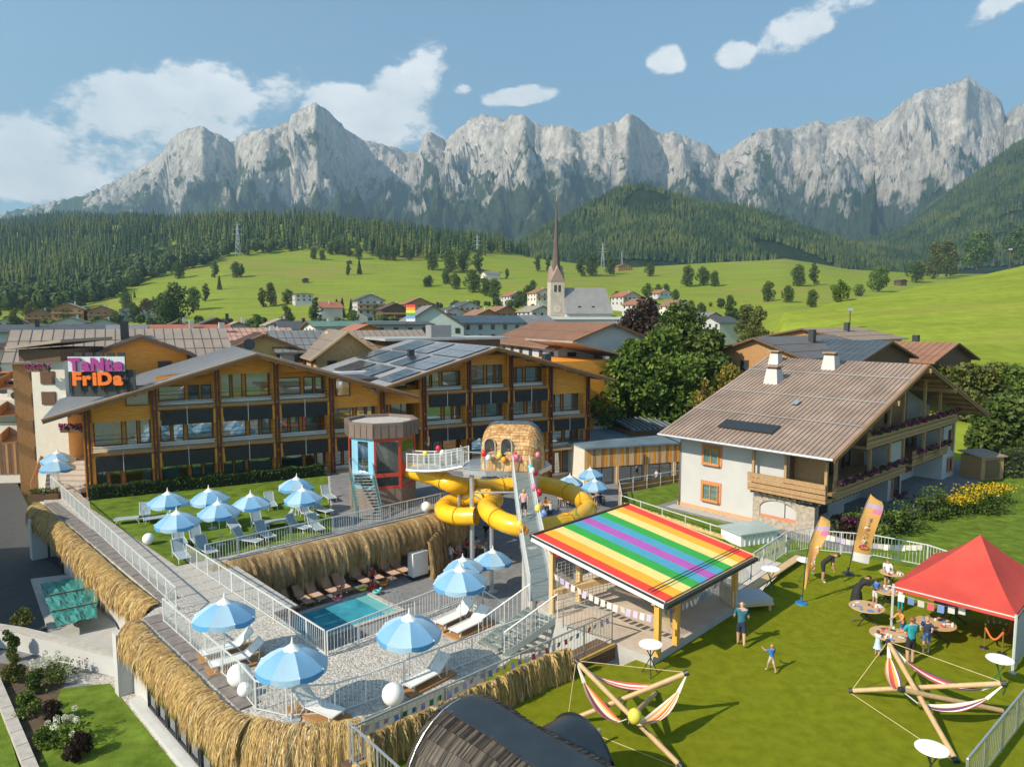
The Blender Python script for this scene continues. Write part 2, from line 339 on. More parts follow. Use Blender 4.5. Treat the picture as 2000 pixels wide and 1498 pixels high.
SKYL = [(-800, 380), (-500, 400), (-300, 430), (-100, 432), (0, 424), (60, 408), (130, 395), (190, 380), (250, 350), (310, 318), (335, 300), (350, 275), (380, 253), (410, 247), (440, 262), (470, 280), (478, 272), (500, 258), (545, 250), (575, 240), (582, 225), (610, 212), (628, 201), (650, 215), (665, 232), (700, 265), (720, 275), (760, 285), (800, 297), (822, 298), (832, 266), (842, 258), (862, 268), (872, 276), (900, 250), (925, 233), (945, 224), (960, 228), (985, 235), (1000, 226), (1020, 224), (1040, 240), (1060, 248), (1080, 245), (1110, 248), (1135, 262), (1165, 245), (1200, 240), (1212, 228), (1224, 220), (1240, 232), (1260, 250), (1290, 264), (1310, 258), (1340, 272), (1370, 285), (1392, 300), (1415, 293), (1450, 265), (1490, 248), (1530, 255), (1545, 248), (1580, 235), (1600, 245), (1640, 230), (1660, 226), (1690, 238), (1710, 228), (1740, 200), (1770, 180), (1790, 175), (1830, 165), (1858, 151), (1880, 165), (1910, 185), (1925, 200), (1935, 228), (1950, 212), (1975, 198), (2000, 195), (2100, 185), (2300, 220), (2800, 260)]
def ridged(p, o=5, g=2.0, l=2.1):
    s_ = 0; a = 1.; tot = 0
    for i in range(o):
        n_ = 1 - abs(mnoise.noise(p)) * 1.9; s_ += a * n_ * n_; tot += a; a /= g; p = (p[0] * l, p[1] * l, p[2] * l + 7)
    return s_ / tot
AX = np.linspace(-600, 2600, 660); UY = np.concatenate([np.linspace(0, .8, 150), np.linspace(.82, 1, 12)])
sx_, sy_ = zip(*SKYL); sky_row = np.interp(AX, sx_, sy_) + np.array([3.2 * mnoise.noise((x * .055, 7., 1.)) + 2.6 * mnoise.noise((x * .14, 3., 1.)) + 1.6 * abs(mnoise.noise((x * .3, 5., 1.))) for x in AX]); sky_sm = np.convolve(np.pad(sky_row, 60, 'edge'), np.ones(121) / 121, 'valid')
def fbm(p, o=4):
    s_ = 0; a = 1.
    for i in range(o): s_ += a * mnoise.noise(p); a *= .5; p = (p[0] * 2.1, p[1] * 2.1, p[2] + 5)
    return s_
V = []; shf = [mnoise.noise((px * .004, 3.3, 2.)) * 260 + 90 * mnoise.noise((px * .013, 8.3, 2.)) for px in AX]
for u in UY:
    v = min(1, u / .8)
    for px, sr, sm_, sh in zip(AX, sky_row, sky_sm, shf):
        a = (px - CX) / F; Yc = 5600 + 1000 * mnoise.noise((px * .0048, 1.7, 0)) + 9 * (sr - sm_)
        if u > .8: Y = Yc + (u - .8) * 7000; z = zat(Yc, sr) - (u - .8) * 4600 - 50 * mnoise.noise((px * .02, u * 9, 3)); V.append((a * Y, Y, z)); continue
        Y = 2300 + (Yc - 2300) * v; s2 = sh * (1 - v) ** 1.1; q = px + s2
        sq = np.interp(q, sx_, sy_); k = v ** 1.3; row = sm_ * (1 - k) + (sq * .999 + .001 * sr) * k if v < .999 else sr
        row = row * (1 - v ** 8) + sr * v ** 8
        zc = zat(Yc, row); base = .62 * v ** 1.25 + .38 * v ** 3.2
        X = a * Y; wx = X + 260 * fbm((X / 1500, Y / 1500, 3.), 2) + s2 * 1.5; wy = Y + 260 * fbm((X / 1500, Y / 1500, 9.), 2)
        env = min(1, v * 2.4) * (1 - v ** 9)
        r1 = ridged((wx / 760, wy / 1500, .3), 2) - .55; ra_ = ridged(((wx * .80 + wy * .60) / 330, (wy * .8 - wx * .6) / 700, 4.), 3); rb2_ = ridged(((wx * .80 - wy * .60) / 330, (wy * .8 + wx * .6) / 700, 14.), 3); r2 = max(ra_, rb2_) * .7 + .3 * min(ra_, rb2_) - .6; r3 = max(ridged(((wx + wy * .8) / 110, (wy - wx * .8) / 230, 9.), 2), ridged(((wx - wy * .8) / 110, (wy + wx * .8) / 230, 19.), 2)) - .7
        z = -5 + (zc + 5) * base + env * (zc / 1500) * (780 * r1 + 470 * r2 + 240 * r3) + v ** 2 * (1 - v ** 30) * 60 * (ridged((wx / 40, wy / 70, 2.), 2) - .6)
        if v > .93: z -= (v - .93) / .07 * 22 * (ridged((px * .11, 2., 1.), 3) - .75)
        ln_ = zat(Y, sr + 3 + (1 - v) * 90); z = z if z < ln_ or v > .995 else ln_ + (z - ln_) * .12
        V.append((X, Y, z))
nx, ny = len(AX), len(UY); idx = np.arange(nx * ny).reshape(ny, nx)
FC = np.stack([idx[:-1, :-1], idx[:-1, 1:], idx[1:, 1:], idx[1:, :-1]], -1).reshape(-1, 4)
MM = mount_mat('limestone_range', 1060, 330, (.52, .475, .42), (.82, .74, .65), (.03, .052, .022), (.065, .092, .036))
place('mountain_range', mesh_np('mountain_range', V, FC, MM), kind='structure')

def hillsheet(name, prof, Y0, Yr, Y1, row0, mt, x0, x1, amp=25, n=160, m=50, seed=0):
    sx2, sy2 = zip(*prof); A = np.linspace(x0, x1, n); V = []
    for j in range(m):
        u = j / (m - 1)
        for px in A:
            a = (px - CX) / F; zr = zat(Yr, np.interp(px, sx2, sy2)); z0 = zat(Y0, row0) - 30
            if u < .7: v = u / .7; Y = Y0 + (Yr - Y0) * v; z = z0 + (zr - z0) * (v * .75 + .25 * math.sin(v * math.pi / 2))
            else: v = (u - .7) / .3; Y = Yr + (Y1 - Yr) * v; z = zr - (zr - z0 + 60) * v * v
            z += amp * mnoise.noise((a * Y * .004, Y * .004, seed)) * math.sin(math.pi * min(1, max(0, u)))
            V.append((a * Y, Y, z))
    idx = np.arange(n * m).reshape(m, n)
    FC = np.stack([idx[:-1, :-1], idx[:-1, 1:], idx[1:, 1:], idx[1:, :-1]], -1).reshape(-1, 4)
    o = place(name, mesh_np(name, V, FC, mt, smooth=True), kind='structure')
    return np.array(V).reshape(m, n, 3)
FH = mat('forest_floor', (.022, .042, .016), .95, .3, .02, spec=.05)
FHG = mount_mat('forest_slope_ground', 2000, 330, (.3, .28, .22), (.4, .36, .3), (.02, .04, .016), (.04, .07, .024), (.09, .13, .03))
hill1 = hillsheet('forest_hill', [(900, 540), (1000, 505), (1025, 482), (1060, 458), (1100, 440), (1150, 415), (1200, 387), (1250, 372), (1300, 382), (1350, 400), (1420, 408), (1500, 434), (1560, 455), (1650, 480), (1720, 500), (1900, 530)], 1200, 1950, 2600, 530, FHG, 900, 1900, 30)
hill2 = hillsheet('forest_slope', [(1560, 520), (1640, 500), (1720, 474), (1760, 446), (1800, 414), (1850, 374), (1900, 334), (1950, 294), (2000, 266), (2100, 220), (2400, 180)], 1500, 2900, 3600, 530, FHG, 1560, 2400, 60, seed=3)
hill3 = hillsheet('wooded_foothill', [(-600, 440), (-200, 446), (0, 448), (120, 426), (200, 428), (280, 424), (350, 434), (500, 450), (700, 470)], 1500, 2100, 2700, 500, FHG, -600, 700, 20, seed=5)

# ---------------------------------------------------------------- woods that read as one mass
def conifer_tmpl(tiers, n, hgt=1., rad=.17):
    v = []; f = []
    for k in range(tiers):
        z0 = .1 + .8 * k / tiers; z1 = min(1, z0 + 1.45 / tiers); r_ = rad * (1 - k / tiers * .82); o = len(v)
        for i in range(n):
            a = 2 * math.pi * (i + .5 * (k % 2)) / n; rr = r_ * (1 if i % 2 else .72); v.append((rr * math.cos(a), rr * math.sin(a), z0 + (0 if i % 2 else .03)))
        v.append((0, 0, z1)); f += [(o + i, o + (i + 1) % n, o + n) for i in range(n)]
    return np.array(v), np.array(f)
def round_tmpl(k, s_, seed):
    g = np.random.RandomState(seed); v = []; f = []
    for i in range(k):
        d = g.normal(size=3); d /= np.linalg.norm(d); rr = .42 * (.75 + .35 * g.rand()); c = np.array([d[0] * rr * .8, d[1] * rr * .8, .56 + d[2] * rr])
        a = np.cross(d + g.normal(size=3) * .5, [0, 0, 1.]); a /= np.linalg.norm(a) + 1e-6; b_ = np.cross(d, a); o = len(v)
        for q in range(3):
            an = 2 * math.pi * q / 3 + g.rand(); v.append(c + (a * math.cos(an) + b_ * math.sin(an)) * s_ * (.7 + .6 * g.rand()))
        f.append((o, o + 1, o + 2))
    return np.array(v), np.array(f)
def wood(name, pts, hs, tmpl, mats, wid=1., kind='stuff', label=None, cat=None, seed=1, group=None):
    g = np.random.RandomState(seed); TV, TF = tmpl; pts = np.asarray(pts); n = len(pts)
    an = g.rand(n) * 6.28; ca, sa = np.cos(an), np.sin(an); hs = np.asarray(hs)
    P = np.empty((n, len(TV), 3)); wv = hs * wid
    P[:, :, 0] = pts[:, None, 0] + (TV[None, :, 0] * ca[:, None] - TV[None, :, 1] * sa[:, None]) * wv[:, None]
    P[:, :, 1] = pts[:, None, 1] + (TV[None, :, 0] * sa[:, None] + TV[None, :, 1] * ca[:, None]) * wv[:, None]
    P[:, :, 2] = pts[:, None, 2] + TV[None, :, 2] * hs[:, None]
    FF = TF[None] + (np.arange(n) * len(TV))[:, None, None]
    nz_ = np.array([mnoise.noise((p[0] * .011, p[1] * .011, seed)) + .5 * mnoise.noise((p[0] * .04, p[1] * .04, seed + 3)) for p in pts]); hs = hs * (1 + .28 * nz_)
    P[:, :, 2] = pts[:, None, 2] + TV[None, :, 2] * hs[:, None]
    mi = np.repeat(np.clip(((nz_ * .75 + .5 + .45 * (g.rand(n) - .5)) * len(mats)).astype(int), 0, len(mats) - 1), len(TF))
    return place(name, mesh_np(name, P.reshape(-1, 3), FF.reshape(-1, 3), mats, mi), kind=kind, label=label, cat=cat, group=group)
CON = [mat('conifer_dark', (.026, .05, .018), .9, .3, .05, spec=.1), mat('conifer_mid', (.04, .07, .022), .9, .3, .05, spec=.1), mat('conifer_light', (.065, .09, .028), .9, .3, .05, spec=.1), mat('larch_light', (.095, .115, .03), .9, .3, .05, spec=.1)]
DEC = [leafmat('leaf_wood', (.055, .09, .02), (.09, .13, .03), .05), leafmat('leaf_wood_light', (.08, .12, .026), (.125, .165, .04), .05), leafmat('leaf_wood_deep', (.035, .065, .018), (.06, .095, .026), .05)]
g = np.random.RandomState(11)
def on_sheet(S, n, u0, u1, x0, x1):
    m_, k_, _ = S.shape; u = u0 + (u1 - u0) * g.rand(n); q = x0 + (x1 - x0) * g.rand(n)
    i = u * (m_ - 1); j = q * (k_ - 1); i0 = np.minimum(i.astype(int), m_ - 2); j0 = np.minimum(j.astype(int), k_ - 2); fi = (i - i0)[:, None]; fj = (j - j0)[:, None]
    return S[i0, j0] * (1 - fi) * (1 - fj) + S[i0 + 1, j0] * fi * (1 - fj) + S[i0, j0 + 1] * (1 - fi) * fj + S[i0 + 1, j0 + 1] * fi * fj
def clear(P, sc_, th, sd): return np.array([mnoise.noise((p[0] * sc_, p[1] * sc_, sd)) < th for p in P])
tm = conifer_tmpl(2, 5, rad=.2)
P = on_sheet(hill1, 15000, .12, .76, .06, .9); P = P[clear(P, .0045, .42, 2)]
wood('hillside_spruce_wood', P, 12 + 15 * g.rand(len(P)), tm, CON, label='dense blue-green spruce wood covering the domed hill below the range', cat='wood')
P = on_sheet(hill2, 17000, .05, .74, .0, .62); P = P[clear(P, .003, .36, 5)]
wood('valley_spruce_wood', P, 12 + 16 * g.rand(len(P)), tm, CON, label='hazy spruce wood on the steep slope at the right edge', cat='wood')
P = on_sheet(hill3, 7000, .2, .78, .15, .98); P = P[clear(P, .004, .4, 8)]
wood('foothill_spruce_wood', P, 16 + 10 * g.rand(len(P)), tm, CON[:2], label='distant spruce wood on the ridge at the left edge', cat='wood')
# the near wooded ridge above the left meadow
EDGE = [(-400, 640), (0, 640), (60, 622), (120, 614), (200, 590), (270, 560), (330, 535), (400, 520), (460, 500), (560, 492), (640, 490), (700, 492), (760, 505), (840, 510), (900, 504), (950, 500), (1000, 498), (1035, 505)]
ex, ey = zip(*EDGE); P = []; D_ = []
tries = 0
while tries < 26000:
    tries += 1; px = g.uniform(-350, 1033); Y = 480 + 900 * g.rand() ** .8
    X = (px - CX) / F * (Y * CT); z = terr(X, Y); zc_ = Y * CT - (z - H) * ST; row = CY - F * (Y * ST + (z - H) * CT) / zc_
    e = np.interp(px, ex, ey) + 7 * mnoise.noise((px * .03, 0, 4))
    if row > e or row < 300: continue
    (D_ if (row > e - 46 * max(.25, min(1, (560 - px) / 300)) and px < 560 and rnd.random() < .8) else P).append((X, Y, z - .5))
    if len(P) > 6500: break
tm2 = conifer_tmpl(4, 7, rad=.15)
P = np.array(P); wood('ridge_spruce_wood', P, 13 + 15 * g.rand(len(P)), tm2, CON, label='tall dark spruce wood along the ridge above the bright meadow', cat='wood')
D_ = np.array(D_)[:1400]; wood('meadow_edge_wood', D_, 11 + 7 * g.rand(len(D_)), round_tmpl(120, .16, 3), DEC, .85, label='rounded broadleaf wood between the spruces and the left meadow', cat='wood')
print('wood counts', len(P), len(D_))
# ---------------------------------------------------------------- haze: one closed box of even air round everything
hb = MB().box(ID, -9000, 9000, -600, 9200, -60, 2600)
hm = bpy.data.materials.new('haze'); hm.use_nodes = True; t = hm.node_tree; t.nodes.clear()
ho = t.nodes.new('ShaderNodeOutputMaterial'); pv = t.nodes.new('ShaderNodeVolumePrincipled'); pv.inputs['Color'].default_value = (.50, .77, 1, 1); pv.inputs['Density'].default_value = 1.2e-4; pv.inputs['Anisotropy'].default_value = .2
t.links.new(pv.outputs[0], ho.inputs['Volume'])
hb.build('haze', hm, kind='stuff', label='thin blue summer haze over the valley', cat='haze')
# ---------------------------------------------------------------- common materials
WHITE = mat('white_paint', (.78, .77, .73), .6, .04, 2); CREAM = mat('cream_render', (.62, .58, .5), .9, .06, 1.5, .1)
METAL = mat('galvanised_steel', (.55, .57, .58), .4, .1, 8, metal=.7); WMET = mat('white_coated_steel', (.66, .68, .67), .4, .05, 5, metal=.2); DMET = mat('dark_steel', (.05, .055, .06), .45, .1, 5, metal=.5)
GRAT = mat('grey_green_grating', (.26, .31, .30), .5, .15, 20, metal=.4); TEALM = mat('teal_steel', (.10, .2, .2), .45, .1, 6, metal=.3)
ORW = mat('orange_larch', (.68, .25, .022), .6, .14, 1.2, .25, 30, stretch=(1, 1, 14), c2=(.74, .32, .038)); WOODL = mat('pale_timber', (.58, .40, .20), .6, .12, 2, .1, stretch=(4, 4, 1)); WOODM = mat('warm_timber', (.36, .19, .075), .65, .2, 2, .2, stretch=(6, 6, 1))
WOODD = mat('dark_timber', (.12, .065, .035), .7, .25, 2, .2, stretch=(6, 6, 1)); DRED = mat('dark_red_post', (.10, .022, .015), .5, .2, 3); BROWNF = mat('brown_window_frame', (.11, .05, .026), .5, .15, 3); BLACKP = mat('black_solar_board', (.022, .022, .024), .55, .25, 2.5, spec=.4)
GLASS = glassmat('window_glass'); DARKIN = mat('unlit_interior_tone', (.05, .043, .036), .9, .4, .8); CURT = mat('curtain', (.66, .64, .56), .9, .12, 6, stretch=(8, 8, .3)); CURTG = mat('green_curtain', (.30, .36, .33), .9, .12, 6, stretch=(8, 8, .3))  # interior tone: shade inside rooms and openings put into the colour
ROOFG = mat('grey_brown_sheet_roof', (.37, .365, .37), .5, .1, .6, metal=.1, c2=(.43, .42, .42)); ROOFB = mat('brown_sheet_roof', (.28, .205, .16), .55, .18, .5, metal=.12, c2=(.335, .245, .19)); SEAM = mat('roof_seam', (.17, .13, .105), .5, .1, 1, metal=.3)
FASC = mat('brown_fascia', (.22, .105, .045), .6, .15, 2); PV = mat('solar_panel', (.035, .05, .075), .18, .2, 1, spec=.8, coat=.5); PVF = mat('solar_frame', (.5, .52, .54), .4, .05, 2, metal=.6)
STONE = mat('pale_paving', (.42, .39, .35), .9, .15, 3, .2, 30); CONC = mat('concrete', (.40, .39, .37), .9, .12, 1.2, .15, 20); GREYP = mat('grey_pavers', (.19, .19, .195), .85, .22, 1.5, .2, 12)
ASPH = mat('asphalt', (.055, .057, .06), .9, .15, 1.5, .2, 60); SOIL = mat('soil', (.09, .06, .035), .95, .35, 3, .4)
TURF = mat('turf', (.19, .215, .010), .95, .14, 2.2, .9, 60, spec=.05, c2=(.215, .24, .014), detail=9); LAWN = mat('terrace_grass', (.095, .155, .015), .95, .25, 1.2, .9, 30, spec=.1, c2=(.14, .205, .026), detail=8)
SAND = mat('sandy_deck', (.50, .42, .34), .9, .12, 1.5, .15, 25); ROPE = mat('rope', (.52, .40, .22), .9, .1, 20); PINKW = mat('terracotta_band', (.55, .30, .16), .9, .1, 2)
def gravel_mat():
    m = bpy.data.materials.new('gravel'); m.use_nodes = True; t = m.node_tree; b = t.nodes['Principled BSDF']; b.inputs['Roughness'].default_value = .9
    g_ = t.nodes.new('ShaderNodeNewGeometry'); v = t.nodes.new('ShaderNodeTexVoronoi'); v.inputs['Scale'].default_value = 13; t.links.new(g_.outputs['Position'], v.inputs['Vector'])
    sp = t.nodes.new('ShaderNodeSeparateColor'); t.links.new(v.outputs['Color'], sp.inputs[0])
    r = t.nodes.new('ShaderNodeValToRGB'); e = r.color_ramp.elements; e[0].color = (.27, .25, .225, 1); e[1].color = (.56, .52, .47, 1); e2 = e.new(.5); e2.color = (.43, .40, .355, 1); t.links.new(sp.outputs[0], r.inputs[0])
    t.links.new(r.outputs[0], b.inputs['Base Color'])
    bp = t.nodes.new('ShaderNodeBump'); bp.inputs['Strength'].default_value = .8; bp.inputs['Distance'].default_value = .035; bp.invert = True; t.links.new(v.outputs['Distance'], bp.inputs['Height']); t.links.new(bp.outputs[0], b.inputs['Normal'])
    return m
GRAVEL = gravel_mat()
STRAW = [mat('straw_light', (.58, .41, .17), .9, .15, 3), mat('straw_gold', (.48, .315, .11), .9, .15, 3), mat('straw_brown', (.31, .19, .07), .9, .15, 3), mat('straw_pale', (.62, .49, .26), .9, .15, 3)]
STRAWD = [mat('weathered_straw_light', (.48, .34, .17), .9, .15, 3), mat('weathered_straw', (.36, .235, .10), .9, .15, 3), mat('weathered_straw_brown', (.24, .15, .065), .9, .15, 3)]
# levels in metres against the event lawn
T, C, CH, DK = -1.2, -4.6, -2.5, .3
XY = lambda p: (p[0], p[1])
def outline(pts, z): return [XY(at(px, py, z)) for px, py in pts]
def ccw(p): return p if sum(p[i][0] * p[(i + 1) % len(p)][1] - p[(i + 1) % len(p)][0] * p[i][1] for i in range(len(p))) > 0 else p[::-1]
HF = Fr(at(175, 972, T), 62)            # hotel frame: x along the facade, y into the building
PF = Fr(at(550, 1213, C), 46)           # pool frame
CF = Fr((13.2, 55.2, CH), 48)           # chalet frame: x along the gable front, y to the back
def slab(name, pts, z0, z1, mt, side=None):
    b = MB().prism(ccw(pts), z0, z1); b.m = [1] + [0] + [1] * (len(b.f) - 2)
    return b.build(name, [mt, side or mt], kind='structure')
slab('courtyard_floor', [(-40, 30), (60, 30), (60, 90), (-45, 90)], G0 + .05, C, GREYP)
hc = [XY(HF(x, y)) for x, y in ((-.4, .3), (26, .3), (26, -1.2))]
terr_poly = outline([(85, 985), (315, 1178), (272, 1212), (462, 1392), (555, 1412), (712, 1400), (1090, 1262), (985, 1222), (905, 1171), (637, 1273), (405, 1102), (897, 988)], T) + [XY(HF(30.5, -5.5)), XY(HF(26.5, .3)), XY(HF(-.4, .3))] + outline([(95, 880)], T)
RTO = slab('roof_terrace', terr_poly, T - .4, T, GRAVEL, CREAM)
_b = list(terr_poly); _o = (-math.cos(R(46)) * 4.6, math.sin(R(46)) * 4.6)
for _i in (10, 11): _b[_i] = (_b[_i][0] + _o[0] + .25 * (_i == 10), _b[_i][1] + _o[1])
slab('terrace_base', _b, C + .01, T - .401, CREAM, CREAM)
slab('terrace_lawn', outline([(176, 992), (345, 1106), (420, 1090), (648, 1042)], T) + [XY(HF(17.6, -.5)), XY(HF(0, -.5))], T + .002, T + .05, LAWN, WOODD)
slab('paved_terrace', outline([(652, 1040), (880, 991)], T) + [XY(HF(28.5, -5.2)), XY(HF(25.5, -.4)), XY(HF(17.9, -.4))], T + .002, T + .02, GREYP)
lawn_p = outline([(1000, 1285), (1215, 1300), (1445, 1195), (1560, 1085), (1590, 1072), (1800, 1112), (2150, 1170)], 0) + [(34, 14), (20, 8), (-1, 8)] + outline([(690, 1530)], 0)
slab('event_lawn', lawn_p, C + .02, 0, TURF, CONC)
slab('deck_floor', outline([(1048, 1180), (1085, 1150), (1205, 1090), (1445, 1178), (1275, 1284), (1215, 1262), (1100, 1218)], DK), C + .03, DK, SAND, CONC)
slab('chalet_garden', outline([(1208, 966), (1218, 992), (1440, 1075), (1600, 1120), (2150, 1220)], CH) + [(64, 34), (80, 90), (40, 98)] + outline([(1350, 936)], CH), C + .04, CH, LAWN, CONC)
slab('chalet_forecourt', [XY(CF(x, y)) for x, y in ((-1.6, 1), (-1.6, -14.5), (12, -13.6), (28, -13.5), (42, -16), (42, 12), (30, 12), (29.5, 1))], CH + .002, CH + .03, GREYP)
# lower garden at the left with its walls and lane
slab('garden_lawn', outline([(60, 1600), (90, 1420), (120, 1345), (215, 1335), (345, 1498), (400, 1600)], C), G0 + .06, C + .03, LAWN)
slab('shaded_lane', outline([(-60, 1275), (100, 1260), (230, 1240), (60, 1000), (30, 935), (60, 880), (-150, 880)], C), G0 + .06, C + .012, ASPH)
slab('gravel_strip', outline([(345, 1515), (215, 1337), (120, 1333), (130, 1310), (250, 1325), (400, 1515)], C), G0 + .06, C + .022, GRAVEL)
slab('plant_bed', outline([(-40, 1290), (125, 1310), (120, 1345), (90, 1420), (80, 1600), (-10, 1330)], C), G0 + .06, C + .016, SOIL)
slab('side_lawn', outline([(-80, 1330), (-10, 1350), (70, 1600), (-200, 1600)], C), G0 + .06, C + .05, LAWN)

# ---------------------------------------------------------------- railings, thatch
def lerp(a, b, k): return tuple(a[i] + (b[i] - a[i]) * k for i in range(3))
def railing(name, label, pts, h=1.05, mt=None, post=1.5, sp=.16, group=None, bal=True, cat='railing'):
    mt = mt or WMET; t_ = thing(name, label, cat, pts[0], group)
    tr = MB(); br = MB(); bb = MB(); up = lambda p, k: (p[0], p[1], p[2] + k); pp = []
    for a, b in zip(pts, pts[1:]):
        tr.beam(up(a, h), up(b, h), .05, .045); br.beam(up(a, .1), up(b, .1), .03)
        Ln = (Vector(b) - Vector(a)).length; n = max(1, round(Ln / post)); pp += [lerp(a, b, i / n) for i in range(n)]
        if bal:
            k = int(Ln / sp)
            for i in range(1, k): p = lerp(a, b, i / k); bb.beam(up(p, .1), up(p, h), .015)
    pp.append(pts[-1]); tr.build('top_rail', mt, t_); br.build('bottom_rail', mt, t_)
    for p in pp: MB().beam(up(p, -.02), up(p, h), .05).build('post', mt, t_)
    if bal: bb.build('balusters', mt, t_, kind='stuff')
    return t_
def thatch(name, label, pts, width=1.2, drop=1.1, n=6000, mats=None, side=1, seed=1, sl=.5, parent_label=None, flat=False, sw=.028, lift=.12):
    """a straw skirt: pts is its upper edge, it bulges out to one side and hangs down"""
    mats = mats or STRAW; g_ = np.random.RandomState(seed); P = np.array(pts, float); t_ = thing(name, label, 'thatch', pts[0])
    seg = np.linalg.norm(np.diff(P[:, :2], axis=0), axis=1); cum = np.concatenate([[0], np.cumsum(seg)]); Ln = cum[-1]
    dirs = np.diff(P[:, :2], axis=0) / seg[:, None]; nor = np.stack([dirs[:, 1], -dirs[:, 0]], 1) * side
    vn = np.array([nor[max(0, min(len(nor) - 1, i))] if i in (0, len(P) - 1) else (nor[i - 1] + nor[i]) / max(.4, 1 + float(nor[i - 1] @ nor[i])) for i in range(len(P))])
    def base(s_):
        x = np.interp(s_, cum, P[:, 0]); y = np.interp(s_, cum, P[:, 1]); z = np.interp(s_, cum, P[:, 2]); nx_ = np.interp(s_, cum, vn[:, 0]); ny_ = np.interp(s_, cum, vn[:, 1]); return x, y, z, nx_, ny_
    def surf(s_, u, off):
        x, y, z, nx_, ny_ = base(np.clip(s_, 0, Ln)); a = np.clip(u, 0, 1.6)
        lump = .06 * np.sin(s_ * 2.1 + 3 * np.sin(s_ * .7)) + .05 * np.sin(s_ * 6.3 + 2 * np.sin(s_ * 2.7)) + .03 * np.sin(s_ * 17)
        out = width * np.sin(np.minimum(a, 1) * math.pi / 2) + (off + lump) * (1 if flat else np.minimum(1, .35 + a)); dn = drop * (a ** 1.7) - lift * np.sin(np.minimum(a, 1) * math.pi) - (off * .6) * (1 - np.minimum(a, 1))
        return np.stack([x + nx_ * out, y + ny_ * out, z - dn], -1)
    k = max(8, int(Ln / .5)); S_ = np.linspace(0, Ln, k); U_ = np.linspace(0, 1.0, 7); V_ = np.concatenate([surf(S_, np.full(k, u), 0.) for u in U_]); id_ = np.arange(k * 7).reshape(7, k)
    FCc = np.stack([id_[:-1, :-1], id_[:-1, 1:], id_[1:, 1:], id_[1:, :-1]], -1).reshape(-1, 4)
    o = place('under_layer', mesh_np('under_layer', V_ - np.array(pts[0]), FCc, mats[min(2, len(mats) - 1)], smooth=True), t_)
    row = g_.randint(0, 7, n) / 7.; s0 = g_.rand(n) * Ln; u0 = row * .95 + g_.rand(n) * .07; ln = sl * (.5 + .8 * g_.rand(n)) * (1 + .22 * np.sin(s0 * 7.1 + 2.2 * np.sin(s0 * 2.3))); off = .02 + .15 * g_.rand(n) ** 1.6; ds = g_.normal(size=n) * .13 + .05 * np.sin(s0 * 4.7); wv = sw * (.5 + 1.0 * g_.rand(n))
    A = surf(s0 - wv, u0, off * .5); B = surf(s0 + wv, u0, off * .5); Cc = surf(s0 + ds * .6 + wv, u0 + ln * .5, off); D = surf(s0 + ds * .6 - wv, u0 + ln * .5, off); E_ = surf(s0 + ds, u0 + ln, off * (.3 + 1.6 * g_.rand(n)))
    VV = np.stack([A, B, Cc, D, E_], 1).reshape(-1, 3) - np.array(pts[0]); b5 = np.arange(n) * 5
    FT = np.concatenate([np.stack([b5, b5 + 1, b5 + 2], 1), np.stack([b5, b5 + 2, b5 + 3], 1), np.stack([b5 + 3, b5 + 2, b5 + 4], 1)])
    bund = (np.sin(s0 * 3.3 + 2 * np.sin(s0 * 1.3)) * .9 + g_.normal(size=n) * .8); mi = np.clip(np.round((len(mats) - 1) * (.5 + .25 * bund)), 0, len(mats) - 1); mi = np.concatenate([mi] * 3)
    place('straw', mesh_np('straw', VV, FT, mats, mi), t_, kind='stuff')
    return t_
Z = lambda p, dz: (p[0], p[1], p[2] + dz)
def A_(pts, z): return [at(px, py, z) for px, py in pts]
thatch('thatch_skirt', 'long golden straw skirt along the upper left terrace edge above the lane', A_([(80, 982), (150, 1042), (235, 1118), (314, 1180)], T + .1), .75, .85, 22000, side=1, seed=2, sw=.02)
thatch('thatch_skirt', 'golden straw skirt above the garden windows at lower left', A_([(272, 1208), (345, 1280), (405, 1338), (462, 1390), (500, 1402)], T + .1), .7, .85, 26000, side=1, seed=3, sw=.015)
thatch('thatch_skirt', 'golden straw skirt along the bottom edge of the gravel terrace', A_([(462, 1390), (555, 1411), (640, 1409), (705, 1402)], T + .1), .7, 1.35, 15000, side=1, seed=4, sw=.015, sl=.55)
thatch('pool_thatch', 'brown weathered straw canopy hanging over the shaded pool loungers', A_([(402, 1106), (520, 1078), (690, 1040), (800, 1014), (897, 990)], T + .12), 1.1, 1.15, 30000, STRAWD, side=1, seed=5, sw=.022, lift=.05)
pe0, pe1 = at(834, 1130, C), at(890, 1078, C)
thatch('thatch_end_wall', 'weathered straw end wall beside the white pillar of the pool', [(pe0[0], pe0[1], T - 1.0), (pe1[0], pe1[1], T - .2)], .3, 2.6, 6000, STRAWD, side=1, seed=6, sw=.03)

nb = thing('neighbour_house', 'tall white house outside the left picture edge that shades the lane', 'house', (-44, 31, C))
NBF = Fr((-44, 31, C), 90); MB().box(NBF, -8, 8, -11, 11, C, C + 8.5).build('wall', CREAM, nb)
MB().add([NBF(x, y, z) for y in (-12, 12) for x, z in ((-9, C + 8.2), (9, C + 8.2), (0, C + 12))], [(0, 1, 2), (5, 4, 3), (0, 2, 5, 3), (1, 4, 5, 2), (0, 3, 4, 1)]).build('roof', ROOFB, nb)
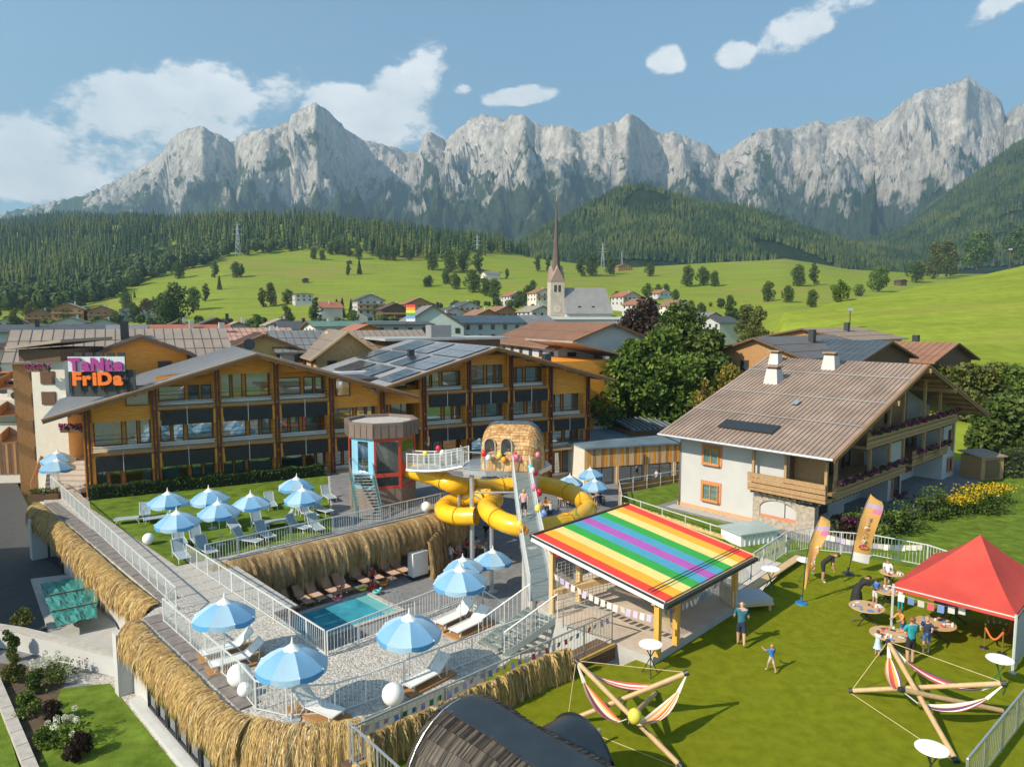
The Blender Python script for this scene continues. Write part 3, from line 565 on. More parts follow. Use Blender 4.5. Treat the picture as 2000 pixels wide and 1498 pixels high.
# ---------------------------------------------------------------- the hotel: two gabled wings
def window(parent, fr, x0, x1, y, z0, z1, fm=None, curtain=None, bars=(), name='window', depth=.12, side=-1, pane=None, sill=None):
    """an opening in a wall that faces -y of the frame: frame bars, pane, curtain behind it"""
    fm = fm or BROWNF; b = MB(); t_ = .07
    for a in (x0, x1 - t_, *bars): b.box(fr, a, a + t_, y - depth, y, z0, z1)
    b.box(fr, x0 + t_, x1 - t_, y - depth + .005, y - .005, z0, z0 + t_); b.box(fr, x0 + t_, x1 - t_, y - depth + .005, y - .005, z1 - t_, z1)
    o = b.build(name, fm, parent)
    MB().box(fr, x0 + t_, x1 - t_, y - .06, y - .05, z0 + t_, z1 - t_).build('pane', pane or GLASS, o)
    if curtain: 
        a, c_, cm = curtain; n = 14; q = MB()
        vs_ = [fr(a + (c_ - a) * i / n, y - .025 - .018 * (i % 2), z) for z in (z0 + t_, z1 - t_) for i in range(n + 1)]
        q.add(vs_, [(i, i + 1, n + 2 + i, n + 1 + i) for i in range(n)]).build('curtain', cm, o)
    if sill: MB().box(fr, x0 - .08, x1 + .08, y - depth - .1, y, z0 - .09, z0 - .002).build('sill', sill, o)
    return o
def gable_wall(fr, x0, x1, xa, za, zl, zr, y0, y1, zb):      # a wall slice with a gable top
    p = [(x0, zb), (x1, zb), (x1, zr), (xa, za), (x0, zl)]
    return MB().add([fr(x, y, z) for y in (y0, y1) for x, z in p], [(0, 1, 2, 3, 4), (9, 8, 7, 6, 5)] + [(i, 5 + i, 5 + (i + 1) % 5, (i + 1) % 5) for i in range(5)])
F0, F1, F2, BAY = -1.15, 2.12, 5.36, 4.54
def facade(t_, s0, nb, y, floors, rake, mirror=0, ground=True):
    """floors: list of (z, first bay, last bay); rake(x) gives the roof underside"""
    yb = y + 1.25                                # window line behind the balcony
    for fi, (z, b0, b1) in enumerate(floors):
        slabm = MB().box(HF, s0 + b0 * BAY, s0 + b1 * BAY, y - .18, yb, z - .22, z - .02); slabm.build('balcony_slab', WOODL, t_)
        if z > 0:
            MB().box(HF, s0 + b0 * BAY + .1, s0 + b1 * BAY - .1, y - .24, y - .19, z - .2, z + .03).build('edge_board', WOODM, t_)
        for b in range(b0, b1):
            x = s0 + b * BAY; top = min(z + 2.55, rake(x + .5) - .25, rake(x + BAY - .5) - .25)
            if z > 0:                             # pair of black boards hanging under the slab
                for k in (0, 1):
                    MB().box(HF, x + .42 + k * 1.88, x + 2.24 + k * 1.88, y - .3, y - .26, z - 1.42, z - .32).build('solar_board', BLACKP, t_)
                MB().beam(HF(x + 2.27, y - .3, z - 1.5), HF(x + 2.27, y - .3, z + .05), .05).build('hanger_rod', METAL, t_)
                MB().box(HF, x + .12, x + .36, y - .24, y - .16, z - 1.5, z - .3).build('bracket_board', ORW, t_); MB().box(HF, x + 4.18, x + 4.42, y - .24, y - .16, z - 1.5, z - .3).build('bracket_board', ORW, t_)
            if top - z < 1.2: continue
            fl = (b + fi + mirror) % 2; cm = CURTG if (b * 3 + fi) % 4 == 1 else CURT
            def wx(a, c_): return (x + a, x + c_) if not fl else (x + BAY - c_, x + BAY - a)
            a, c_ = wx(.35, 1.1); window(t_, HF, a, c_, yb, z + .35, top, curtain=(a + .1, c_ - .08, CURT))
            a, c_ = wx(1.25, 2.05); window(t_, HF, a, c_, yb - .02, z + .02, top, name='balcony_door', curtain=(a + .1, c_ - .1, cm) if (b + 2 * fi) % 3 else None)
            a, c_ = wx(2.3, 4.2); window(t_, HF, a, c_, yb, z + .35, top, curtain=((a + .1, a + 1.25, cm) if (b + fi) % 3 == 1 else (a + .1, c_ - .1, cm)) if (b * 2 + fi) % 5 else (a + 1.2, c_ - .1, CURT))
            MB().box(HF, x + .2, x + BAY - .2, yb - .16, yb - .03, z, z + .3).build('white_plinth', WHITE, t_)
            rl = MB()
            for zz in (.35, .62, .95): rl.bar(HF(x + .15, y - .1, z + zz), HF(x + BAY - .15, y - .1, z + zz), .016, 5)
            rl.build('balcony_rail', DMET, t_)
def columns(t_, xs, y, rake, zb):
    for x in xs:
        for d in (-.12, .12): MB().box(HF, x + d - .07, x + d + .07, y - .32, y - .12, zb, rake(x + d) - .02).build('column', DRED, t_)
        b = MB()
        for k in range(6):
            z = zb + 1.1 + k * 1.35
            if z < rake(x) - .6: b.lathe(HF(x, y - .34, z), [(.02, -.1), (.05, 0), (.02, .1)], 6)
        b.build('turned_knobs', ORW, t_)
        MB().box(HF, x - .3, x + .3, y + .1, y + .2, zb, rake(x) - .05).build('pier', ORW, t_)
def gable_roof(t_, xl, xa, xr, zl, za, zr, y0, y1, mt, th=.26, seam=SEAM, HF=HF, sp=.62):
    """two sheets with standing seams; y0 front edge, y1 back edge"""
    for nm, (xe, ze) in (('roof_sheet', (xl, zl)), ('roof_sheet', (xr, zr))):
        q = [HF(xe, y0, ze), HF(xa, y0, za), HF(xa, y1, za), HF(xe, y1, ze)]
        if xe > xa: q = [q[1], q[0], q[3], q[2]]
        o = MB().slab(q, th).build(nm, mt, t_)
        Ln = math.hypot(xe - xa, ze - za); n = int((y1 - y0) / sp); sm = MB()
        for i in range(1, n):
            yy = y0 + (y1 - y0) * i / n; sm.beam(HF(xe, yy, ze + .02), HF(xa, yy, za + .02), .035, .05)
        sm.build('standing_seams', seam, o, kind='stuff')
        MB().beam(HF(xe, y0 - .05, ze - .16), HF(xa, y0 - .05, za - .16), .1, .36).build('barge_board', FASC, t_)
        MB().beam(HF(xe, y0 - .12, ze - .05), HF(xa, y0 - .12, za - .05), .06, .12).build('barge_board', WOODM, t_)
        pl_ = MB()
        for i in range(1, 9):
            k = i / 9; xx = xe + (xa - xe) * k; zz = ze + (za - ze) * k - th - .1; pl_.beam(HF(xx, y0 + .1, zz), HF(xx, y0 + 2.4, zz), .16, .2)
        pl_.build('purlins', WOODM, t_)
def rake_fn(xl, xa, xr, zl, za, zr): return lambda x: (zl + (za - zl) * (x - xl) / (xa - xl) if x < xa else zr + (za - zr) * (xr - x) / (xr - xa)) - .3
# west wing
wa = thing('hotel_wing', 'left orange timber hotel wing with wide gable, black balcony boards and grey roof', 'hotel', HF(0, 0, F0))
xa_, xl_, xr_ = 12.0, -2.5, 25.6; za_, zl_, zr_ = 9.45, 5.15, 5.35
rk = rake_fn(xl_, xa_, xr_, zl_, za_, zr_)
A0, A5 = .1, .1 + 5 * BAY
gable_wall(HF, A0, A5, xa_, rk(xa_), rk(A0), rk(A5), 1.25, 14, F0 - .3).build('wall', ORW, wa)
# upper side panels stand forward over the outer bays
def front_panel(t_, x0, x1, y, zb, rk_):
    p = [(x0, zb), (x1, zb), (x1, rk_(x1)), (x0, rk_(x0))]
    MB().add([HF(x, yy, z) for yy in (y, y + .12) for x, z in p], [(0, 1, 2, 3), (7, 6, 5, 4)] + [(i, 4 + i, 4 + (i + 1) % 4, (i + 1) % 4) for i in range(4)]).build('gable_panel', ORW, t_)
front_panel(wa, A0, A0 + BAY - .2, .1, F2 - .95, rk); front_panel(wa, A0 + 4 * BAY + .2, A5, .1, F2 - .95, rk)
for b in (1, 2, 3):
    x = A0 + b * BAY; p = [(x + .2, F2 + 2.65), (x + BAY - .2, F2 + 2.65), (x + BAY - .2, rk(x + BAY - .2)), (x + .2, rk(x + .2))]
    if b == 2: p = [(x + .2, F2 + 2.65), (x + BAY - .2, F2 + 2.65), (x + BAY - .2, rk(x + BAY - .2)), (xa_, rk(xa_)), (x + .2, rk(x + .2))]
    p = [(a, min(c_, F2 + 2.3) if i < 2 else c_) for i, (a, c_) in enumerate(p)]; n = len(p)
    MB().add([HF(a, yy, z) for yy in (.55, .67) for a, z in p], [tuple(range(n)), tuple(range(2 * n - 1, n - 1, -1))] + [(i, n + i, n + (i + 1) % n, (i + 1) % n) for i in range(n)]).build('gable_panel', ORW, wa)
facade(wa, A0, 5, 0, [(F0, 0, 5), (F1, 0, 5), (F2, 1, 4)], rk)
window(wa, HF, A0 + 2.6, A0 + 4.2, .1, F2 + .2, F2 + 1.75); window(wa, HF, A0 + 4 * BAY + .4, A0 + 4 * BAY + 1.7, .1, F2 + .1, F2 + 1.7)
columns(wa, [A0 + k * BAY for k in range(6)], 0, rk, F0)
gable_roof(wa, xl_, xa_, xr_, zl_, za_, zr_, -1.9, 13.5, ROOFG, seam=mat('grey_roof_seam', (.31, .31, .32), .5, .1, 1, metal=.1))
dish = thing('satellite_dish', 'dark grey round dish behind the ridge of the left hotel roof', 'dish', HF(12.6, 8, za_ - .4))
MB().lathe((0, 0, 0), [(.02, 0), (.3, .08), (.52, .2)], 18).mapf(lambda x, y, z: HF(12.8 + x, 8 - z, za_ + .35 + y)).build('bowl', DMET, dish); MB().bar(HF(12.8, 8.05, za_ - .6), HF(12.8, 8.05, za_ + .3), .06).build('mast', METAL, dish)
# link between the wings
lk = thing('hotel_link', 'recessed timber bay with dark flat roof between the two hotel gables', 'hotel', HF(A5, 1.5, F0))
B0 = 26.95
MB().box(HF, A5, B0, 2.6, 13, F0 - .3, 5.9).build('wall', ORW, lk)
for z in (F1, F2 - .02): MB().box(HF, A5 + .05, B0 - .05, .6, 2.6, z - .2, z).build('balcony_slab', WOODL, lk)
MB().box(HF, A5 + .3, B0 - .3, .5, .58, F2 - .95, F2 + .3).build('gable_panel', ORW, lk); MB().box(HF, A5 + .6, B0 - .6, .55, .6, F1 - 1.4, F1 - .3).build('solar_board', BLACKP, lk)
for z in (F0, F1):
    window(lk, HF, A5 + .3, A5 + 1.3, 2.6, z + .1, z + 2.4, curtain=(A5 + .4, A5 + 1.2, CURT)); window(lk, HF, A5 + 1.6, A5 + 3.9, 2.6, z + .1, z + 2.4, bars=(A5 + 2.6,))
window(lk, HF, A5 + 1.2, A5 + 3.2, 2.6, F2 + .3, F2 + 1.1)
MB().box(HF, A5 - 2.2, B0 + 3.4, 3.2, 9, 5.91, 6.6).build('flat_roof', mat('dark_roof_membrane', (.05, .05, .055), .7, .2, 1), lk); MB().box(HF, A5 - 2.6, B0 + 3.6, 8.9, 9.6, 6.2, 6.85).build('roof_hood', WHITE, lk)
# east wing with the solar roof
wb = thing('hotel_wing', 'right orange timber hotel wing with solar panels on its gabled roof', 'hotel', HF(B0, .5, F0))
xb, xbl, xbr = B0 + 6.7, B0 - 5.2, B0 + 20.3; zb_, zbl, zbr = 9.5, 6.0, 5.9
rk2 = rake_fn(xbl, xb, xbr, zbl, zb_, zbr); B4 = B0 + 4 * BAY
gable_wall(HF, B0, B4, xb, rk2(xb), rk2(B0), rk2(B4), 1.75, 16, C).build('wall', ORW, wb)
front_panel(wb, B0 + 3 * BAY + .2, B4 - .2, .6, F2 - .95, rk2)
facade(wb, B0, 4, .5, [(F0 - 3.2, 0, 4), (F0, 0, 4), (F1, 0, 4), (F2, 0, 3)], rk2, 1)
for b in (0, 1, 2):
    x = B0 + b * BAY; a, c_ = x + .2, x + BAY - .2; zt = F2 + 2.3
    p = [(a, min(zt, rk2(a) - .05)), (c_, min(zt, rk2(c_) - .05)), (c_, rk2(c_)), (a, rk2(a))]
    MB().add([HF(q, yy, z) for yy in (1.05, 1.17) for q, z in p], [(0, 1, 2, 3), (7, 6, 5, 4)] + [(i, 4 + i, 4 + (i + 1) % 4, (i + 1) % 4) for i in range(4)]).build('gable_panel', ORW, wb)
columns(wb, [B0 + k * BAY for k in range(5)], .5, rk2, C + .1)
gable_roof(wb, xbl, xb, xbr, zbl, zb_, zbr, -1.4, 23, ROOFG, seam=MATS['grey_roof_seam'])
WB1 = 1
def solar(t_, fn, nu, nv, u0, u1, v0, v1, gap=.02):
    for i in range(nu):
        for j in range(nv):
            a, b = u0 + (u1 - u0) * (i + gap) / nu, u0 + (u1 - u0) * (i + 1 - gap) / nu; c_, d = v0 + (v1 - v0) * (j + gap) / nv, v0 + (v1 - v0) * (j + 1 - gap) / nv
            o = MB().plate([fn(a, c_), fn(b, c_), fn(b, d), fn(a, d)], .04).build('solar_panel', PV, t_)
slf = lambda u, v: HF(xbl + (xb - xbl) * u, v, zbl + (zb_ - zbl) * u + .16)
for (u0, u1, v0, v1, a, b) in ((.13, .37, -1.0, 3.0, 2, 2), (.40, .66, -1.0, 4.5, 2, 3), (.69, .96, -1.0, 6.2, 2, 4), (.40, .66, 5.2, 9.2, 2, 2), (.1, .36, 5.6, 11, 2, 3), (.69, .96, 7.4, 11.6, 2, 2), (.40, .66, 11, 17, 2, 3), (.69, .96, 13, 19, 2, 3), (.1, .36, 12, 18, 2, 3), (.40, .66, 18, 22, 2, 2)):
    solar(wb, slf, a, b, u0, u1, v0, v1)
srf = lambda u, v: HF(xb + (xbr - xb) * u, v, zb_ + (zbr - zb_) * u + .14)
MB().plate([srf(.06, .5), srf(.42, .5), srf(.42, 4), srf(.06, 4)], .05).build('dark_hatch', mat('dark_sheet', (.09, .09, .11), .4, .1, 2, metal=.4), wb)
MB().box(HF, xb + 6.2, xb + 6.9, .2, .9, 7.2, 8.6).build('vent_stack', DMET, wb); MB().box(HF, xb - 5, xb - 4.4, 9, 9.6, 8, 8.9).build('vent_stack', DMET, wb)
# flat roofed house behind the east wing
hb_ = thing('plant_room', 'flat pale-roofed block with a chimney box behind the solar wing', 'building', HF(xb, 20, F0))
MB().box(HF, xb - 2, xb + 13, 23.5, 31, F0, 9.3).build('wall', WOODD, hb_); MB().box(HF, xb - 3, xb + 14, 23.1, 32, 9.31, 9.6).build('flat_roof', mat('pale_flat_roof', (.34, .35, .34), .7, .12, 1), hb_); MB().box(HF, xb + 3.8, xb + 6.6, 25, 27, 9.61, 11.2).build('chimney_box', mat('grey_sheet', (.26, .26, .27), .5, .1, 1, metal=.3), hb_)
sw_ = thing('solar_lean_to', 'brown sheet roof with a block of blue solar panels right of the hotel', 'building', HF(xb + 13, 10, F0))
MB().box(HF, xb + 9, xb + 19, 6.5, 15.5, F0, 7.3).build('wall', ORW, sw_)
rf_ = lambda u, v: HF(xb + 13.2 + 7.5 * u, 6 + 11 * v, 9.6 - 1.7 * u)
MB().slab([rf_(0, 0), rf_(1.15, 0), rf_(1.15, 1), rf_(0, 1)], .25).build('roof_sheet', ROOFB, sw_); solar(sw_, lambda u, v: Z(rf_(u, v), .1), 5, 5, .05, .8, .1, .95)
# ---------------------------------------------------------------- the sign
SG = thing('rooftop_sign', 'large purple and orange letters on a mesh frame at the left hotel eave', 'sign', HF(-2.9, 1.5, 5.4))
sgf = Fr(at(133, 790, 4.6), 88)
p_ = atY(133, 752, 52); sgf = Fr((p_[0], p_[1], 0), 86); zb0, zt0 = zat(52, 752), zat(52, 697)
wS = (241 - 133) / F * 52; HS = zt0 - zb0
MB().box(sgf, 0, wS, .12, .15, zb0 + HS * .47, zt0).build('backing_panel', mat('pale_mesh', (.55, .6, .62), .6, .1, 3), SG)
MB().box(sgf, 0, wS + .6, .3, .42, zb0 - .9, zb0 + HS * .52).build('dark_wall', mat('slate_grey', (.035, .04, .042), .8, .15, 2), SG)
fm_ = MB()
for i in range(6): fm_.beam(sgf(wS * i / 5, .2, zb0 - .6), sgf(wS * i / 5, .2, zt0 + .1), .06)
fm_.build('frame', DMET, SG)
for i in range(5): MB().box(sgf, .3 + i * wS / 5.3, .85 + i * wS / 5.3, .5, .6, zt0 - .05, zt0 + .28).build('letter_back', mat('black_letter_back', (.02, .02, .02), .6), SG)
PURP = mat('purple_letter', (.33, .03, .22), .5, .05, 2); ORNG = mat('orange_letter', (.75, .16, .012), .5, .05, 2)
def letters(txt, mt, x0, x1, z0, hgt, fr, y, parent, ext=.07, nm='letter', bold=.018):
    out = []; x = 0; spans = []
    dg = None
    for ch in txt:
        cu = bpy.data.curves.new('t', 'FONT'); cu.body = ch; cu.extrude = ext; cu.size = 1; cu.offset = bold; cu.resolution_u = 3
        ob = bpy.data.objects.new('t', cu); col.objects.link(ob); dg = bpy.context.evaluated_depsgraph_get(); me = bpy.data.meshes.new_from_object(ob.evaluated_get(dg)); bpy.data.objects.remove(ob); bpy.data.curves.remove(cu)
        xs = [v.co.x for v in me.vertices]; spans.append((x - min(xs), me)); x += max(xs) - min(xs) + .05
    k = (x1 - x0) / x
    for off, me in spans:
        zs = max(v.co.y for v in me.vertices)
        for v in me.vertices:
            c_ = v.co.copy(); p = fr(x0 + (c_.x + off) * k, y - c_.z, z0 + c_.y * hgt / .73); v.co = PM[parent.name] @ Vector(p)
        me.materials.clear(); me.materials.append(mt); o = place(nm, me, parent); out.append(o)
    return out
letters('TaNte', PURP, .1, wS - .02, zb0 + HS * .52, HS * .44, sgf, 0, SG, bold=.05)
letters('FriDa', ORNG, .35, wS - .05, zb0 + .02, HS * .46, sgf, 0, SG, bold=.05)
# hedge in front of the west wing
HEDGE = leafmat('hedge_leaf', (.02, .05, .01), (.05, .09, .015), 1.2)
def leaf_cloud(n, fn, size, seed, mats, jit=.6, name='foliage', parent=None, kind=None, label=None, cat=None, group=None):
    g_ = np.random.RandomState(seed); P = fn(g_, n); n = len(P); a = g_.normal(size=(n, 3)); a /= np.linalg.norm(a, axis=1)[:, None]; b = np.cross(a, g_.normal(size=(n, 3))); b /= np.linalg.norm(b, axis=1)[:, None]
    s_ = size * (.6 + .8 * g_.rand(n))[:, None]; c1 = P + a * s_; c2 = P + b * s_ * .62; c3 = P - a * s_; c4 = P - b * s_ * .62
    V_ = np.stack([c1, c2, c3, c4], 1).reshape(-1, 3); F_ = np.arange(n * 4).reshape(n, 4)
    if parent is not None and PM.get(parent.name) is not None: V_ = V_ + np.array(PM[parent.name].translation)
    clump = np.floor(P / (size * 6)); hsh = (clump @ np.array([12.9, 78.2, 37.7])); mi = (np.abs(np.sin(hsh) * 43758.5) % 1 * .7 + g_.rand(n) * .6); mi = np.clip((mi / 1.3 * len(mats)).astype(int), 0, len(mats) - 1)
    return place(name, mesh_np(name, V_, F_, mats, mi), parent, kind, label, cat, group)
hd = thing('clipped_hedge', 'clipped dark green hedge along the foot of the left hotel wing', 'hedge', HF(0, -.9, T))
def hf_(g_, n):
    x = g_.rand(n) * 17.3; y = -1.25 + .75 * g_.rand(n); z = T + 1.05 * g_.rand(n) ** .6 + .08 * np.sin(x * 2.3); d, nn = HF.d, HF.n
    return np.stack([HF.o[0] + x * d[0] + y * nn[0], HF.o[1] + x * d[1] + y * nn[1], z], 1)
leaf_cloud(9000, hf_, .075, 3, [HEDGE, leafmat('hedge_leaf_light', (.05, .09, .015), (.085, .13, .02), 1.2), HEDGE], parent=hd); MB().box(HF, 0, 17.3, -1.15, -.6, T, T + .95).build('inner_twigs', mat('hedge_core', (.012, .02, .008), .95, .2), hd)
# ---------------------------------------------------------------- pool
WATER = mat('pool_water', (.04, .27, .38), .06, .18, .7, .12, 3, spec=.6, c2=(.06, .35, .45)); WATER2 = mat('shallow_water', (.16, .46, .47), .06, .1, 1, .12, 3)
po = thing('swimming_pool', 'narrow blue pool with pale edge sunk in the lower courtyard', 'pool', PF(0, 0))
MB().box(PF, 0, 4.7, -3.4, 0, C + .01, C + .03).build('water', WATER, po); MB().box(PF, 4.7, 5.5, -3.4, 0, C + .01, C + .03).build('shallow_ledge', WATER2, po)
for q in ((-.3, 5.8, 0, .3), (-.3, 5.8, -3.7, -3.4), (-.3, 0, -3.4, 0), (5.5, 5.8, -3.4, 0)): MB().box(PF, *q, C + .005, C + .09).build('coping', STONE, po)
ld = thing('pool_ladder', 'bent steel handrail at the right end of the pool', 'ladder', PF(5.9, -3.0, C))
for d in (0, .5): MB().tube([PF(5.3, -3.2 + d, C), PF(5.3, -3.2 + d, C + .9), PF(5.9, -3.2 + d, C + .95), PF(6.0, -3.2 + d, C)], .035, 6).build('handrail', METAL, ld)
# shaded wall and posts under the straw canopy
wl = thing('white_pillar', 'broad white pillar at the right end of the straw canopy', 'pillar', at(822, 1140, C))
pw = PF.loc(at(822, 1132, C)); MB().box(PF, pw[0] - .45, pw[0] + .75, pw[1] + .2, pw[1] + .8, C + .2, -2.85).build('shaft', WHITE, wl); MB().box(PF, pw[0] - .48, pw[0] + .78, pw[1] + .17, pw[1] + .83, C, C + .2).build('base', DMET, wl)
for px, py, lb in ((522, 1185, 'slim blue-grey post left of the pool loungers'), (720, 1130, 'slim blue-grey post in the middle of the pool loungers')):
    p = at(px, py, C); t_ = thing('canopy_post', lb, 'post', p); MB().box(Fr(p, 46), -.09, .09, -.09, .09, C + .04, T - .2).build('shaft', mat('blue_grey_post', (.2, .27, .31), .6, .1, 2), t_); MB().box(Fr(p, 46), -.16, .16, -.16, .16, C, C + .04).build('foot_plate', METAL, t_)
# ---------------------------------------------------------------- railings of the terraces
railing('terrace_railing', 'white bar railing above the straw canopy of the pool', A_([(402, 1100), (525, 1070), (690, 1033), (890, 985)], T))
railing('terrace_railing', 'white bar railing left of the pool beside the paved path', A_([(365, 1098), (635, 1280)], T))
railing('terrace_railing', 'white bar railing between gravel terrace and pool', A_([(640, 1282), (905, 1172), (985, 1222)], T))
railing('terrace_railing', 'white bar railing along the upper left roof edge above the lane', A_([(100, 955), (345, 1190), (325, 1206)], T))
railing('terrace_railing', 'white bar railing along the lower left straw edge', A_([(320, 1215), (470, 1350), (500, 1388), (560, 1402), (655, 1395), (715, 1375), (1037, 1250)], T), h=1.1)
railing('ramp_railing', 'grey bar railing hung with small flags beside the wooden ramp', A_([(690, 1494), (1195, 1252), (1100, 1224)], DK), mt=METAL, h=1.1)
railing('ramp_railing', 'grey bar railing running out of the lower picture edge left of the dark hut', A_([(684, 1486), (800, 1600)], DK), mt=METAL, h=1.1)
railing('courtyard_railing', 'light railing right of the red and blue pavilion', [HF(29.0, -6.5, T), HF(31.5, -10.5, T), at(899, 987, T)])
thatch('ramp_thatch', 'upright straw screen behind the flag railing of the ramp', [Z(p, 0) for p in A_([(712, 1436), (900, 1352), (1105, 1263)], DK + .75)], .12, 1.5, 9000, STRAW, side=1, seed=8, flat=True, sw=.02)
rw = thing('wooden_ramp', 'weathered plank ramp with a yellow kerb beam beside the lawn', 'ramp', at(900, 1400, DK))
ra, rb_, rc, rd = at(690, 1500, DK), at(1200, 1258, DK), at(1168, 1242, DK), at(664, 1486, DK)
n = 60
for i in range(n):
    a, b = lerp(ra, rb_, i / n), lerp(ra, rb_, (i + .93) / n); c_, d = lerp(rd, rc, (i + .93) / n), lerp(rd, rc, i / n)
    MB().slab([Z(a, -.06), Z(b, -.06), Z(c_, -.06), Z(d, -.06)], .05).build('plank', WOODD, rw)
MB().beam(Z(ra, 0), Z(rb_, 0), .14, .12).build('kerb_beam', mat('yellow_beam', (.55, .33, .09), .6, .15, 2), rw)
for i in range(4):
    MB().beam(Z(lerp(ra, rb_, .0), -.1 - .13 * i), Z(rb_, -.1 - .13 * i), .05, .12).build('side_board', WOODD, rw)
st = thing('terrace_stair', 'grey-green metal stair from the gravel terrace up to the deck', 'stair', at(960, 1262, T))
s0, s1 = at(935, 1258, T), at(1035, 1195, DK - .2); wv = Vector((.72, -.69, 0)) * 1.5
for i in range(8):
    a = lerp(s0, s1, i / 8); b = lerp(s0, s1, (i + .85) / 8); z = T + .17 + i * (DK - T - .05) / 8
    MB().slab([(a[0], a[1], z), (a[0] + wv.x, a[1] + wv.y, z), (b[0] + wv.x, b[1] + wv.y, z), (b[0], b[1], z)], .05).build('tread', GRAT, st)
for k in (0, 1):
    o = wv * k; MB().beam(Vector(s0) + o, Vector((s1[0], s1[1], DK - .05)) + o, .05, .25).build('stringer', GRAT, st)
    q = [Vector((s0[0], s0[1], T)) + o, Vector((s0[0], s0[1], T + 1)) + o, Vector((s1[0], s1[1], DK + 1)) + o, Vector((s1[0], s1[1], DK)) + o]
    MB().tube(q, .03, 6).build('handrail', WMET, st); m_ = MB()
    for i in range(1, 12): p = Vector(lerp((s0[0], s0[1], T), (s1[0], s1[1], DK), i / 12)) + o; m_.bar(p, p + Vector((0, 0, 1)), .012, 5)
    m_.build('balusters', WMET, st, kind='stuff')
# ---------------------------------------------------------------- rainbow canopy
KF = Fr((*XY(at(1040, 1047, 3.5)), DK), 44.3)
kw, kd, zh, zl2 = 6.75, 6.25, 3.5, 2.5              # along the high edge, down the slope
kp = lambda u, v, dz=0: KF(u, -v, zh + (zl2 - zh) * v / kd + dz)
cp = thing('rainbow_canopy', 'timber play shelter roofed with bright rainbow stripes', 'shelter', KF(0, 0, DK))
RB = [(.80, .06, .03), (.85, .42, .03), (.80, .66, .22), (.04, .36, .05), (.08, .33, .48), (.44, .10, .42), (.08, .33, .48), (.04, .36, .05), (.80, .66, .22), (.85, .42, .03), (.80, .06, .03)]
for i, c_ in enumerate(RB):
    k = c_; mt = mat('stripe_%s' % ['red', 'amber', 'straw', 'green', 'blue', 'violet'][[(.80, .06, .03), (.85, .42, .03), (.80, .66, .22), (.04, .36, .05), (.08, .33, .48), (.44, .10, .42)].index(c_)], c_, .55, .07, 1.5, .05)
    u0, u1 = kw * (i + .012) / 11, kw * (i + .988) / 11
    MB().plate([kp(u0, .06, .03 + .004 * (i % 2)), kp(u0, kd - .05, .03 + .004 * (i % 2)), kp(u1, kd - .05, .03 + .004 * (i % 2)), kp(u1, .06, .03 + .004 * (i % 2))], .05).build('roof_stripe', mt, cp)
MB().plate([kp(0, 0, -.03), kp(0, kd, -.03), kp(kw, kd, -.03), kp(kw, 0, -.03)], .14).build('roof_deck', WOODL, cp)
MB().beam(kp(-.04, -.02, -.06), kp(-.04, kd, -.06), .06, .26).build('fascia', WHITE, cp); MB().beam(kp(-.1, -.04, .04), kp(-.1, kd, .04), .1, .05).build('edge_trim', DMET, cp); MB().beam(kp(kw + .04, 0, -.05), kp(kw + .04, kd, -.05), .06, .22).build('fascia', WOODL, cp)
MB().beam(kp(-.1, -.04, -.02), kp(kw + .1, -.04, -.02), .08, .2).build('edge_trim', WOODD, cp); MB().beam(kp(-.1, kd + .07, -.1), kp(kw + .1, kd + .07, -.1), .14, .14).build('gutter', DMET, cp)
for v in (kd - .75, kd - .6): MB().bar(kp(.1, v, .12), kp(kw - .1, v, .12), .018, 5).build('snow_rail', DMET, cp)
for u, v in ((.55, .6), (2.3, .6), (kw - .5, .6), (.35, kd - .5), (1.6, kd - .5), (kw - .45, kd - .6)):
    z = zh + (zl2 - zh) * v / kd - .3; MB().box(Fr(KF(u, -v), 44.3), -.1, .1, -.1, .1, DK, z).build('post', mat('yellow_timber', (.62, .34, .07), .55, .12, 2, stretch=(5, 5, 1)) if v > 2 else WOODL, cp)
for v in (.6, kd - .55): z = zh + (zl2 - zh) * v / kd - .26; MB().beam(KF(.1, -v, z), KF(kw - .1, -v, z), .14, .2).build('beam', WOODL, cp)
for u in (.4, kw / 2, kw - .4): MB().beam(kp(u, .3, -.26), kp(u, kd - .3, -.26), .12, .2).build('rafter', WOODL, cp)
MB().beam(KF(.5, -.7, DK + .9), KF(5.4, -3.2, DK + 1.5), .3, .22).build('climbing_log', WOODL, cp); MB().beam(KF(kw - .6, -.6, DK + .3), KF(kw - .5, -kd + .6, DK + 1.9), .16, .2).build('brace', mat('yellow_timber', (.62, .34, .07)), cp)
for lb_, f_ in (('net', lambda a, z: KF(.45 + a * 4.6, -.95 - a * 1.2, DK + .2 + z * 2.0)), ('net', lambda a, z: KF(1.8 + 1.8 * a, -kd + .9 + a * 1.8, DK + .3 + z * 1.5)), ('net', lambda a, z: KF(kw - .45, -.8 - a * (kd - 1.6), DK + .1 + z * 1.6))):
    m_ = MB()
    for i in range(25): m_.bar(f_(i / 24, 0), f_(i / 24, 1), .011, 3, cap=False)
    for i in range(15): m_.bar(f_(0, i / 14), f_(1, i / 14), .011, 3, cap=False)
    m_.build('net', ROPE, cp, kind='stuff')
MB().add([KF(2.2 + 2.2 * i / 8, -2.4 - 1.6 * math.sin(j), DK + .6 + .5 * (i / 4 - 1) ** 2) for j in (0, .9) for i in range(9)], [(i, i + 1, 10 + i, 9 + i) for i in range(8)]).build('lounging_cloth', mat('sand_cloth', (.6, .5, .4), .9), cp)
